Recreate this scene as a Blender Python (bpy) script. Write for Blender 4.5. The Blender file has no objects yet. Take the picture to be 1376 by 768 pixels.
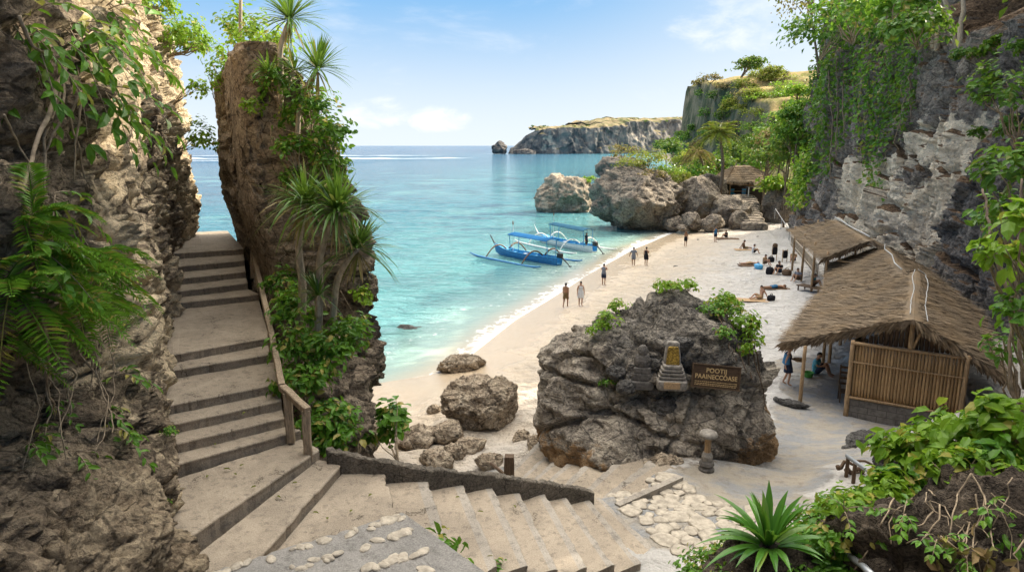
import bpy, bmesh, math, random
import numpy as np
from mathutils import Vector, Matrix

rng = np.random.default_rng(11)
random.seed(5)
SC = bpy.context.scene
COL = SC.collection
R = math.radians

# ------------------------------------------------------------------ camera model (sea level z = 0, eye 11 m up)
FPX, CX, CY = 917.0, 688.0, 384.0
EYE = np.array([0.0, 0.0, 11.0])
PITCH = math.atan(189 / FPX)
_c, _s = math.cos(PITCH), math.sin(PITCH)

def ray(px, py):
    u, v = (px - CX) / FPX, (CY - py) / FPX
    return np.array([u, _c + v * _s, -_s + v * _c])

def G(px, py, z):            # photo pixel -> point at height z
    d = ray(px, py)
    return EYE + d * ((z - EYE[2]) / d[2])

def U(px, py, y):            # photo pixel -> point at distance y ahead
    d = ray(px, py)
    return EYE + d * (y / d[1])

# ------------------------------------------------------------------ noise (numpy)
def _h(ix, iy, iz, seed):
    h = (ix.astype(np.uint32) * np.uint32(374761393) + iy.astype(np.uint32) * np.uint32(668265263)
         + iz.astype(np.uint32) * np.uint32(2147483647) + np.uint32((seed * 974711 + 13) & 0xFFFFFFFF))
    h = (h ^ (h >> np.uint32(13))) * np.uint32(1274126177)
    h = (h ^ (h >> np.uint32(16))) * np.uint32(2246822519)
    return h ^ (h >> np.uint32(13))

def perlin(P, seed=0):
    P = np.asarray(P, float)
    i = np.floor(P).astype(np.int64); f = P - i
    w = f * f * f * (f * (f * 6 - 15) + 10)
    out = 0.0
    for dx in (0, 1):
        wx = w[:, 0] if dx else 1 - w[:, 0]
        for dy in (0, 1):
            wy = w[:, 1] if dy else 1 - w[:, 1]
            for dz in (0, 1):
                wz = w[:, 2] if dz else 1 - w[:, 2]
                h = _h(i[:, 0] + dx, i[:, 1] + dy, i[:, 2] + dz, seed)
                gx = (h & np.uint32(1023)) / 511.5 - 1
                gy = ((h >> np.uint32(10)) & np.uint32(1023)) / 511.5 - 1
                gz = ((h >> np.uint32(20)) & np.uint32(1023)) / 511.5 - 1
                out = out + wx * wy * wz * (gx * (f[:, 0] - dx) + gy * (f[:, 1] - dy) + gz * (f[:, 2] - dz))
    return out

def fbm(P, o=4, seed=0, gain=.5, lac=2.03):
    P = np.asarray(P, float); s = 0.0; a = 1.0
    for k in range(o):
        s = s + a * perlin(P + 17.3 * k, seed + k)
        P = P * lac; a *= gain
    return s

def ridged(P, o=4, seed=0, gain=.5):
    P = np.asarray(P, float); s = 0.0; a = 1.0
    for k in range(o):
        s = s + a * (1 - 2.2 * np.abs(perlin(P + 9.1 * k, seed + k)))
        P = P * 2.07; a *= gain
    return s

def worley(P, seed=0):
    P = np.asarray(P, float)
    i = np.floor(P).astype(np.int64)
    f1 = np.full(len(P), 9.0); f2 = np.full(len(P), 9.0)
    for dx in (-1, 0, 1):
        for dy in (-1, 0, 1):
            for dz in (-1, 0, 1):
                c = i + (dx, dy, dz)
                h = _h(c[:, 0], c[:, 1], c[:, 2], seed)
                q = np.stack([(h & np.uint32(1023)) / 1023., ((h >> np.uint32(10)) & np.uint32(1023)) / 1023.,
                              ((h >> np.uint32(20)) & np.uint32(1023)) / 1023.], 1) + c
                d = np.linalg.norm(P - q, axis=1)
                f2 = np.minimum(f2, np.maximum(d, f1)); f1 = np.minimum(f1, d)
    return f1, f2

def facets(P, seed=0, tilt_=.9, lift=.6):
    """angular blocks: every cell is a tilted plane of its own, with steps between the cells"""
    P = np.asarray(P, float); P = P + .10 * np.stack([perlin(P * 2.3, seed + 71), perlin(P * 2.3, seed + 72), perlin(P * 2.3, seed + 73)], 1)
    i = np.floor(P).astype(np.int64); best = np.full(len(P), 9.0); out = np.zeros(len(P))
    for dx in (-1, 0, 1):
        for dy in (-1, 0, 1):
            for dz in (-1, 0, 1):
                c = i + (dx, dy, dz)
                h = _h(c[:, 0], c[:, 1], c[:, 2], seed); h2 = _h(c[:, 0], c[:, 1], c[:, 2], seed + 500)
                q = np.stack([(h & np.uint32(1023)) / 1023., ((h >> np.uint32(10)) & np.uint32(1023)) / 1023., ((h >> np.uint32(20)) & np.uint32(1023)) / 1023.], 1) + c
                g = np.stack([(h2 & np.uint32(255)) / 127.5 - 1, ((h2 >> np.uint32(8)) & np.uint32(255)) / 127.5 - 1, ((h2 >> np.uint32(16)) & np.uint32(255)) / 127.5 - 1], 1)
                r = ((h2 >> np.uint32(24)) & np.uint32(255)) / 127.5 - 1
                D = P - q; d = np.linalg.norm(D, axis=1)
                k = d < best; best = np.where(k, d, best); out = np.where(k, lift * r + tilt_ * (D * g).sum(1), out)
    return out

def sstep(a, b, x):
    t = np.clip((np.asarray(x, float) - a) / (b - a), 0, 1)
    return t * t * (3 - 2 * t)

def unit(v):
    v = np.asarray(v, float)
    return v / np.maximum(np.linalg.norm(v, axis=-1, keepdims=True), 1e-9)

# ------------------------------------------------------------------ mesh building
class MB:
    def __init__(s):
        s.v = []; s.f = []; s.n = 0
    def add(s, V, F, m=0):
        V = np.asarray(V, float).reshape(-1, 3)
        s.v.append(V)
        if isinstance(F, np.ndarray):
            s.f.append((F + s.n, m))
        else:
            by = {}
            for q in F:
                by.setdefault(len(q), []).append(q)
            for k, qs in by.items():
                s.f.append((np.array(qs, int) + s.n, m))
        s.n += len(V)
        return s
    def grid(s, V, m=0, closed_u=False):       # V (nu, nv, 3)
        nu, nv = V.shape[:2]
        I = np.arange(nu * nv).reshape(nu, nv)
        if closed_u:
            I = np.vstack([I, I[:1]])
        F = np.stack([I[:-1, :-1], I[1:, :-1], I[1:, 1:], I[:-1, 1:]], -1).reshape(-1, 4)
        return s.add(V.reshape(-1, 3), F, m)
    def box(s, c, size, rot=None, m=0, bev=0.0):
        hx, hy, hz = np.array(size) / 2
        if bev:
            b = min(bev, hx * .9, hy * .9, hz * .9)
            V = []
            for sx in (-1, 1):
                for sy in (-1, 1):
                    for sz in (-1, 1):
                        V += [(sx * (hx - b), sy * (hy - b), sz * hz), (sx * (hx - b), sy * hy, sz * (hz - b)), (sx * hx, sy * (hy - b), sz * (hz - b))]
            bm = bmesh.new()
            for p in V: bm.verts.new(p)
            bmesh.ops.convex_hull(bm, input=bm.verts)
            bm.verts.index_update()
            V = np.array([p.co[:] for p in bm.verts]); F = [[q.index for q in f.verts] for f in bm.faces]
            bm.free()
        else:
            V = np.array([(x, y, z) for x in (-hx, hx) for y in (-hy, hy) for z in (-hz, hz)])
            F = [(0, 1, 3, 2), (4, 6, 7, 5), (0, 4, 5, 1), (2, 3, 7, 6), (0, 2, 6, 4), (1, 5, 7, 3)]
        if rot is not None:
            V = V @ np.array(rot).T
        return s.add(V + np.array(c), F, m)
    def tube(s, pts, rad, n=6, m=0, cap=True, ell=None):
        pts = np.asarray(pts, float); k = len(pts)
        rad = np.full(k, rad) if np.isscalar(rad) else np.asarray(rad, float)
        t = unit(np.gradient(pts, axis=0))
        ref = np.array([0, 0, 1.0]) if abs(t[0][2]) < .9 else np.array([1.0, 0, 0])
        a = unit(np.cross(t[0], ref)); A = []
        for q in t:
            a = unit(a - q * a.dot(q)); A.append(a)
        A = np.array(A); B = np.cross(t, A)
        th = np.linspace(0, 2 * np.pi, n, endpoint=False)
        e = 1.0 if ell is None else ell
        V = pts[:, None] + rad[:, None, None] * (np.cos(th)[None, :, None] * A[:, None] + e * np.sin(th)[None, :, None] * B[:, None])
        I = np.arange(k * n).reshape(k, n); J = np.roll(I, -1, 1)
        F = np.stack([I[:-1], J[:-1], J[1:], I[1:]], -1).reshape(-1, 4)
        s.add(V.reshape(-1, 3), F, m)
        if cap:
            b = s.n - k * n
            s.f.append((np.array([list(range(n))[::-1]]) + b, m)); s.f.append((np.array([list(range(n))]) + b + (k - 1) * n, m))
        return s
    def loft(s, rings, m=0, cap=True):         # rings (k, n, 3), closed loops
        rings = np.asarray(rings, float); k, n = rings.shape[:2]
        I = np.arange(k * n).reshape(k, n); J = np.roll(I, -1, 1)
        F = np.stack([I[:-1], J[:-1], J[1:], I[1:]], -1).reshape(-1, 4)
        s.add(rings.reshape(-1, 3), F, m)
        if cap:
            b = s.n - k * n
            s.f.append((np.array([list(range(n))[::-1]]) + b, m)); s.f.append((np.array([list(range(n))]) + b + (k - 1) * n, m))
        return s
    def ball(s, c, r, sub=2, m=0, rot=None):
        V, F = ico(sub)
        V = V * np.array(r)
        if rot is not None: V = V @ np.array(rot).T
        return s.add(V + np.array(c), F, m)
    def data(s):
        V = np.concatenate(s.v) if s.v else np.zeros((0, 3))
        return V, s.f
    def build(s, name, mats, parent=None, smooth=False, attrs=None, loc=None):
        me = bpy.data.meshes.new(name)
        V, F = s.data()
        me.vertices.add(len(V)); me.vertices.foreach_set('co', V.astype(np.float32).ravel())
        nl = sum(f.size for f, _ in F); npoly = sum(len(f) for f, _ in F)
        me.loops.add(nl); me.polygons.add(npoly)
        li = np.concatenate([f.ravel() for f, _ in F]).astype(np.int32)
        cnt = np.concatenate([np.full(len(f), f.shape[1]) for f, _ in F])
        st = np.concatenate([[0], np.cumsum(cnt)[:-1]]).astype(np.int32)
        me.loops.foreach_set('vertex_index', li)
        me.polygons.foreach_set('loop_start', st)
        me.polygons.foreach_set('material_index', np.concatenate([np.full(len(f), m) for f, m in F]).astype(np.int32))
        me.polygons.foreach_set('use_smooth', np.full(npoly, bool(smooth)))
        if attrs:
            for k, a in attrs.items():
                at = me.attributes.new(k, 'FLOAT', 'POINT'); at.data.foreach_set('value', np.asarray(a, np.float32).ravel())
        me.update(); me.validate()
        for mt in (mats if isinstance(mats, (list, tuple)) else [mats]):
            me.materials.append(mt)
        o = bpy.data.objects.new(name, me); COL.objects.link(o)
        if parent is not None: o.parent = parent
        if loc is not None: o.location = loc
        return o

_ico = {}
def ico(sub):
    if sub not in _ico:
        bm = bmesh.new(); bmesh.ops.create_icosphere(bm, subdivisions=sub, radius=1)
        V = np.array([v.co[:] for v in bm.verts]); F = np.array([[v.index for v in f.verts] for f in bm.faces]); bm.free()
        _ico[sub] = (V, F)
    return _ico[sub]

def tag(o, label=None, cat=None, group=None, kind=None):
    if label: o['label'] = label
    if cat: o['category'] = cat
    if group: o['group'] = group
    if kind: o['kind'] = kind
    return o

def empty(name, loc, rz=0.0, label=None, cat=None, group=None):
    o = bpy.data.objects.new(name, None); COL.objects.link(o)
    o.location = tuple(loc); o.rotation_euler = (0, 0, rz); o.empty_display_size = .2
    return tag(o, label, cat, group)

def copy_tree(o, parent=None):
    kids = list(o.children)
    c = o.copy(); COL.objects.link(c)
    if parent is not None: c.parent = parent
    for ch in kids: copy_tree(ch, c)
    return c

def rotz(a):
    return np.array([[math.cos(a), -math.sin(a), 0], [math.sin(a), math.cos(a), 0], [0, 0, 1]])

# ------------------------------------------------------------------ leaves
LEAF7 = (np.array([[0, 0, 0], [.5, 0, .0], [1, 0, -.16], [.26, .40, .10], [.68, .36, .06], [.26, -.40, .10], [.68, -.36, .06]]),
         [(0, 1, 4, 3), (1, 2, 4), (0, 5, 6, 1), (1, 6, 2)])
LEAF4 = (np.array([[0, 0, 0], [.5, .5, .12], [1, 0, -.05], [.5, -.5, .12]]), [(0, 2, 1), (0, 3, 2)])

def leaves(mb, pos, d, nrm, length, width, tpl=LEAF7, m=0):
    pos = np.asarray(pos, float); d = unit(d); k = len(pos)
    side = unit(np.cross(nrm, d)); up = np.cross(d, side)
    T, F = tpl
    length = np.broadcast_to(length, (k,)); width = np.broadcast_to(width, (k,))
    V = (pos[:, None] + T[None, :, 0, None] * (length[:, None, None] * d[:, None])
         + T[None, :, 1, None] * (width[:, None, None] * side[:, None]) + T[None, :, 2, None] * (length[:, None, None] * up[:, None]))
    nv = len(T); off = (np.arange(k) * nv)[:, None]
    base = mb.n
    mb.v.append(V.reshape(-1, 3)); mb.n += k * nv
    for q in F:
        mb.f.append((base + off + np.array(q)[None], m))
    return mb

def rand_unit(n):
    return unit(rng.normal(size=(n, 3)))

def clump_pts(center, radii, n, nclump=14, spread=.32, shell=.55, up=.5):
    """leaf positions gathered into clumps near the surface of an ellipsoid, with outward directions"""
    q = rand_unit(nclump); q[:, 2] = np.where(q[:, 2] < -.3, -q[:, 2] * .5, q[:, 2])
    cc = q * (shell + (1 - shell) * rng.random((nclump, 1)))
    which = rng.integers(0, nclump, n)
    size = spread * (.6 + .8 * rng.random(nclump))
    p = cc[which] + rng.normal(size=(n, 3)) * size[which][:, None] * .55
    out = unit(p + .6 * rand_unit(n) + np.array([0, 0, up]))
    return p * np.array(radii) + np.array(center), out

def foliage(mb, center, radii, n, leaf, nclump=14, spread=.32, shell=.55, up=.5, tpl=LEAF7, wid=.55, droop=.35):
    p, out = clump_pts(center, radii, n, nclump, spread, shell, up)
    d = unit(np.cross(out, rand_unit(n)) + .35 * out - np.array([0, 0, droop]))
    L = leaf * (.65 + .7 * rng.random(n))
    leaves(mb, p, d, out, L, L * wid, tpl)
    return p

def blade(mb, base, d, length, width, droop, seg=6, m=0, fold=.25):
    """sword leaf: arching strip with a folded middle"""
    d = unit(d); t = np.linspace(0, 1, seg + 1)
    P = np.array(base) + d[None] * (t * length)[:, None]
    P[:, 2] -= droop * length * t ** 2.2
    tg = unit(np.gradient(P, axis=0))
    side = unit(np.cross(tg, np.array([0, 0, 1.0]) + .001)); up = np.cross(side, tg)
    w = width * np.minimum(1, .55 + 2.2 * t) * np.clip((1 - t) * 2.6, 0.02, 1)
    V = np.stack([P - side * w[:, None] + up * (fold * w)[:, None], P, P + side * w[:, None] + up * (fold * w)[:, None]], 1)
    mb.grid(V, m)

def frond(mb, base, d, length, droop, npair=22, pin=.28, pw=.2, m=0, vang=.25, tpl=LEAF4, rach=.008, mr=0):
    """fern or palm frond: arching rachis with paired leaflets"""
    d = unit(d); t = np.linspace(0, 1, npair + 2)
    P = np.array(base) + d[None] * (t * length)[:, None]
    P[:, 2] -= droop * length * t ** 2
    mb.tube(P, np.linspace(rach, rach * .3, len(P)), 4, mr, cap=False)
    tg = unit(np.gradient(P, axis=0)); side = unit(np.cross(tg, [0.001, 0, 1.0])); up = np.cross(side, tg)
    s = slice(1, None)
    prof = np.sin(np.pi * np.clip(t[s] * .86 + .12, 0, 1)) ** .7 * pin * length
    for sg in (-1, 1):
        dd = unit(side[s] * sg + tg[s] * .55 + up[s] * vang + rng.normal(size=(len(prof), 3)) * .07)
        leaves(mb, P[s], dd, up[s], prof * (.9 + .2 * rng.random(len(prof))), np.full(len(prof), pw * length * 1.0 / npair * 3.2), tpl, m)
# ------------------------------------------------------------------ materials
class NT:
    def __init__(s, tree): s.t = tree; tree.nodes.clear()
    def n(s, typ, ins=None, **kw):
        nd = s.t.nodes.new(typ)
        for k, v in kw.items(): setattr(nd, k, v)
        for k, v in (ins or {}).items():
            i = nd.inputs[k]
            if isinstance(v, bpy.types.NodeSocket): s.t.links.new(v, i)
            else:
                try: i.default_value = v
                except Exception:
                    i.default_value = (*v, 1.0)
        return nd
    def noise(s, vec, scale, detail=5, rough=.6, dist=0.0):
        return s.n('ShaderNodeTexNoise', {'Vector': vec, 'Scale': scale, 'Detail': detail, 'Roughness': rough, 'Distortion': dist}).outputs['Fac']
    def vor(s, vec, scale, feature='F1', out='Distance', rnd=1.0):
        return s.n('ShaderNodeTexVoronoi', {'Vector': vec, 'Scale': scale, 'Randomness': rnd}, feature=feature).outputs[out]
    def ramp(s, fac, a, b, lo=0.0, hi=1.0):
        return s.n('ShaderNodeMapRange', {'Value': fac, 'From Min': a, 'From Max': b, 'To Min': lo, 'To Max': hi}, interpolation_type='SMOOTHSTEP').outputs[0]
    def mix(s, f, a, b, blend='MIX'):
        nd = s.n('ShaderNodeMix', data_type='RGBA', blend_type=blend)
        for i, v in ((0, f), (6, a), (7, b)):
            if isinstance(v, bpy.types.NodeSocket): s.t.links.new(v, nd.inputs[i])
            elif i == 0: nd.inputs[0].default_value = v
            else: nd.inputs[i].default_value = (*v, 1.0) if len(v) == 3 else v
        return nd.outputs[2]
    def math(s, op, a, b=0.0, clamp=False):
        nd = s.n('ShaderNodeMath', operation=op, use_clamp=clamp)
        for i, v in ((0, a), (1, b)):
            if isinstance(v, bpy.types.NodeSocket): s.t.links.new(v, nd.inputs[i])
            else: nd.inputs[i].default_value = v
        return nd.outputs[0]
    def attr(s, name): return s.n('ShaderNodeAttribute', attribute_name=name).outputs['Fac']
    def pos(s, sc=(1, 1, 1), rot=(0, 0, 0), obj=True):
        c = s.n('ShaderNodeTexCoord').outputs['Object']
        return s.n('ShaderNodeMapping', {'Vector': c, 'Scale': sc, 'Rotation': rot}).outputs[0]
    def bump(s, h, strength=.5, dist=.05, normal=None):
        ins = {'Height': h, 'Strength': strength, 'Distance': dist}
        if normal is not None: ins['Normal'] = normal
        return s.n('ShaderNodeBump', ins).outputs[0]
    def out(s, sh, vol=None):
        o = s.n('ShaderNodeOutputMaterial')
        if sh is not None: s.t.links.new(sh, o.inputs['Surface'])
        if vol is not None: s.t.links.new(vol, o.inputs['Volume'])
    def bsdf(s, color, rough=.8, normal=None, spec=.3, **kw):
        ins = {'Base Color': color, 'Roughness': rough, 'Specular IOR Level': spec}
        if normal is not None: ins['Normal'] = normal
        ins.update(kw)
        return s.n('ShaderNodeBsdfPrincipled', ins).outputs[0]

def newmat(name):
    m = bpy.data.materials.new(name); m.use_nodes = True
    return m, NT(m.node_tree)

M = {}
def rockmat(name, pale, mid, dark, sc=1.0, lo=.42, hi=.60, streak=.5, pit=.5, bump=.8, attr=None, moss=None, fine=1.0, soil=None):
    m, t = newmat(name)
    p = t.pos()
    big = t.noise(p, .55 * sc, 7, .62, .6)
    med = t.noise(p, 2.3 * sc, 8, .72, .5)
    fin = t.noise(p, 11 * sc, 6, .75, .3)
    st = t.noise(t.pos((1.3, 1.3, .16)), 1.1 * sc, 6, .6, .4)
    lay = t.noise(t.pos((.8, .8, 2.6), (.35, .5, 0)), 2.4 * sc, 7, .7, .8)
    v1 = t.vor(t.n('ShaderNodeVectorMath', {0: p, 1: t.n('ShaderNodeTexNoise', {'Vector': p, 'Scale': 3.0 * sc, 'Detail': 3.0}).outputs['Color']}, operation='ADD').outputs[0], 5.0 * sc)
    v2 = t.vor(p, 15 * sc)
    crk = t.vor(t.n('ShaderNodeMapping', {'Vector': p, 'Scale': (1, 1, 1.7), 'Rotation': (.4, .3, 0)}).outputs[0], 1.4 * sc, 'DISTANCE_TO_EDGE')
    mixv = t.math('ADD', t.math('MULTIPLY', big, .45), t.math('MULTIPLY', med, .55))
    col = t.mix(t.ramp(mixv, lo, hi), mid, pale)
    col = t.mix(t.math('MULTIPLY', t.ramp(st, .48, .64), streak), col, dark)
    if attr and len(attr) > 2:
        a2 = t.attr(attr[2])
        dk = t.mix(t.ramp(med, .42, .62), dark, tuple(x * 2.1 for x in dark))
        col = t.mix(t.ramp(t.math('ADD', a2, t.math('MULTIPLY', t.math('SUBTRACT', st, .5), 1.6)), .38, .60), col, dk)
    # cavity shade painted dark into the pits, highlights painted pale on the crests
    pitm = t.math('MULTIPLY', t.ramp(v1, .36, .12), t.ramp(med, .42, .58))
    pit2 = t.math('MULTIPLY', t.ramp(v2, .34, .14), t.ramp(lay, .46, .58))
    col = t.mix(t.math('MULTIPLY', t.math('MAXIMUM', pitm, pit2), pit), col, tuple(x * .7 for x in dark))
    col = t.mix(t.ramp(lay, .50, .36), col, t.mix(.55, col, dark))
    col = t.mix(t.math('MULTIPLY', t.ramp(lay, .56, .70), .6), col, t.mix(.5, col, pale))
    col = t.mix(t.ramp(fin, .36, .62), t.mix(.42, col, (.012, .01, .009)), t.mix(.34, col, pale))
    col = t.mix(t.math('MULTIPLY', t.ramp(t.math('ADD', crk, t.math('MULTIPLY', t.math('SUBTRACT', med, .5), .16)), .03, .005), .6), col, tuple(x * .5 for x in dark))
    if attr:
        a = t.attr(attr[0])
        pm = t.ramp(t.math('ADD', a, t.math('ADD', t.math('MULTIPLY', t.math('SUBTRACT', med, .5), 1.6), t.math('MULTIPLY', t.math('SUBTRACT', lay, .5), 1.2))), .40, .62)
        pc_ = t.mix(t.ramp(fin, .34, .56), tuple(x * .6 for x in attr[1]), attr[1])
        pc_ = t.mix(t.math('MULTIPLY', t.ramp(st, .54, .68), .4), pc_, (attr[1][0] * .62, attr[1][1] * .52, attr[1][2] * .40))
        col = t.mix(t.math('MULTIPLY', pm, t.math('SUBTRACT', 1.0, t.math('MULTIPLY', t.math('MAXIMUM', pitm, pit2), .55))), col, pc_)
    if soil:
        nz_ = t.n('ShaderNodeSeparateXYZ', {0: t.n('ShaderNodeNewGeometry').outputs['Normal']}).outputs['Z']
        sc_ = t.mix(t.ramp(fin, .35, .65), (.07, .045, .03), (.24, .16, .10))
        col = t.mix(t.ramp(t.math('ADD', nz_, t.math('MULTIPLY', t.math('SUBTRACT', med, .5), .8)), .50, .68), col, sc_)
    if moss:
        col = t.mix(t.math('MULTIPLY', t.ramp(t.noise(p, 1.3 * sc, 6, .7), .55, .68), .7), col, moss)
    h = t.math('ADD', t.math('MULTIPLY', fin, .55 * fine), t.math('ADD', t.math('MULTIPLY', t.math('MINIMUM', v1, .45), 1.2), t.math('ADD', t.math('MULTIPLY', t.math('MINIMUM', v2, .4), .4 * fine), t.math('ADD', med, t.math('MULTIPLY', lay, 1.3)))))
    t.out(t.bsdf(col, .92, t.bump(h, bump, .13 / sc), .15))
    M[name] = m
    return m

def leafmat(name, a, b, old=None, rough=.42, trans=.38, spec=.35, oldf=.12):
    m, t = newmat(name)
    g = t.n('ShaderNodeNewGeometry')
    r = g.outputs['Random Per Island']
    cl = t.noise(t.pos(), .9, 3, .5)
    f = t.math('ADD', t.math('MULTIPLY', r, .65), t.math('MULTIPLY', t.ramp(cl, .32, .68), .45), True)
    col = t.mix(f, a, b)
    if old is not None:
        r2 = t.math('FRACT', t.math('MULTIPLY', r, 37.7))
        col = t.mix(t.ramp(r2, 1 - oldf, 1 - oldf * .6), col, old)
    pr = t.bsdf(col, rough, None, spec)
    tr = t.n('ShaderNodeBsdfTranslucent', {'Color': t.mix(.35, col, (.30, .42, .03), 'MIX')}).outputs[0]
    mx = t.n('ShaderNodeMixShader', {0: trans})
    t.t.links.new(pr, mx.inputs[1]); t.t.links.new(tr, mx.inputs[2])
    t.out(mx.outputs[0]); M[name] = m
    return m

def plain(name, col, rough=.7, spec=.3, var=.25, sc=8.0, bump=.15, metal=0.0, stretch=(1, 1, 1)):
    m, t = newmat(name)
    p = t.pos(stretch)
    nz = t.noise(p, sc, 6, .65)
    c = t.mix(t.ramp(nz, .3, .7), tuple(x * (1 - var) for x in col), tuple(min(1, x * (1 + var)) for x in col))
    t.out(t.bsdf(c, rough, t.bump(nz, bump, .02), spec, Metallic=metal)); M[name] = m
    return m

# rocks
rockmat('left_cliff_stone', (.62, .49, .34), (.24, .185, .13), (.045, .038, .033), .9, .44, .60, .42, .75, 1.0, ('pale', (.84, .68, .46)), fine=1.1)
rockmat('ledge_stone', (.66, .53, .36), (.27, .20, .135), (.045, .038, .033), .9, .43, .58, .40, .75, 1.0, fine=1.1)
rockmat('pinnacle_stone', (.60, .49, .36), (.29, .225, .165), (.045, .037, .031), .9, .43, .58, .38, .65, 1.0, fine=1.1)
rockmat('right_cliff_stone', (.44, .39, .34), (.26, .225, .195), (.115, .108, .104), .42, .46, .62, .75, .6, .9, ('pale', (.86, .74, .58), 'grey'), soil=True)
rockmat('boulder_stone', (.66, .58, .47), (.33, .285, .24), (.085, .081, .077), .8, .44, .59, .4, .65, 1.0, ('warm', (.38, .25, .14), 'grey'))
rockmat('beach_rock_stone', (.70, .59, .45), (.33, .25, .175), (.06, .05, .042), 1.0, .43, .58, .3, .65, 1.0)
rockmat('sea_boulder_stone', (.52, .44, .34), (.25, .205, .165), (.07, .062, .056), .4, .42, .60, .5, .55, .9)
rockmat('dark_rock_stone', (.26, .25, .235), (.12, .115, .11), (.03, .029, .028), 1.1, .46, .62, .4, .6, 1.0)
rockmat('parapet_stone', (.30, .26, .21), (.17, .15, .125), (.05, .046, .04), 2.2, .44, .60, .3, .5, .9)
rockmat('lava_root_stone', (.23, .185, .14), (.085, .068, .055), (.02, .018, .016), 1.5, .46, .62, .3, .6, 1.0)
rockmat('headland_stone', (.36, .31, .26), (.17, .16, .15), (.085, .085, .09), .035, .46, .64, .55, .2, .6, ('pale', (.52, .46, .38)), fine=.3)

def hillmat():
    m, t = newmat('dry_hill')
    p = t.pos()
    g = t.n('ShaderNodeNewGeometry')
    nz = t.n('ShaderNodeSeparateXYZ', {0: g.outputs['Normal']}).outputs['Z']
    n1 = t.noise(p, .11, 6, .65, .5); n2 = t.noise(p, .7, 6, .7)
    grass = t.mix(t.ramp(n1, .4, .6), (.40, .29, .12), (.20, .20, .06))
    grass = t.mix(t.ramp(n2, .45, .7), grass, (.44, .34, .17))
    rock = t.mix(t.ramp(t.noise(t.pos((1, 1, .55)), .16, 8, .72, 1.2), .42, .62), (.07, .085, .05), (.22, .19, .13))
    col = t.mix(t.ramp(nz, .45, .72), rock, grass)
    t.out(t.bsdf(col, .95, t.bump(n2, .7, .6), .1)); M['dry_hill'] = m
hillmat()

def stone_concrete(name, a, b, dark, cobble=0.0):
    m, t = newmat(name)
    p = t.pos()
    n1 = t.noise(p, .9, 7, .65, .4); n2 = t.noise(p, 6, 7, .7); n3 = t.noise(p, 45, 4, .7)
    col = t.mix(t.ramp(n1, .35, .65), a, b)
    col = t.mix(t.math('MULTIPLY', t.ramp(n2, .50, .66), .7), col, dark)
    col = t.mix(t.math('MULTIPLY', t.ramp(t.noise(p, 2.2, 8, .75), .56, .66), .5), col, tuple(x * .55 for x in a))
    col = t.mix(t.ramp(n3, .25, .75), t.mix(.22, col, (0, 0, 0)), t.mix(.14, col, (1, .95, .85)))
    cr = t.vor(p, .7, 'DISTANCE_TO_EDGE')
    wob = t.math('ADD', cr, t.math('MULTIPLY', t.math('SUBTRACT', t.noise(p, 2.5, 5, .7), .5), .45))
    crack = t.math('MULTIPLY', t.ramp(t.math('ABSOLUTE', wob), .010, .002), t.ramp(n1, .53, .6))
    col = t.mix(t.math('MULTIPLY', crack, .75), col, (.05, .04, .03))
    h = t.math('ADD', t.math('MULTIPLY', n2, .8), t.math('SUBTRACT', t.math('MULTIPLY', n3, .35), crack))
    t.out(t.bsdf(col, .88, t.bump(h, .55, .03), .2)); M[name] = m
stone_concrete('concrete', (.385, .315, .235), (.265, .215, .16), (.145, .115, .085))
stone_concrete('dark_concrete', (.235, .225, .215), (.17, .165, .16), (.085, .08, .075))
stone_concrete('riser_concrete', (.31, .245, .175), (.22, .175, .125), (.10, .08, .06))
stone_concrete('nosing_concrete', (.37, .33, .28), (.25, .22, .185), (.12, .105, .09))
plain('cobble', (.40, .355, .29), .8, .25, .3, 7, .5)

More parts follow.
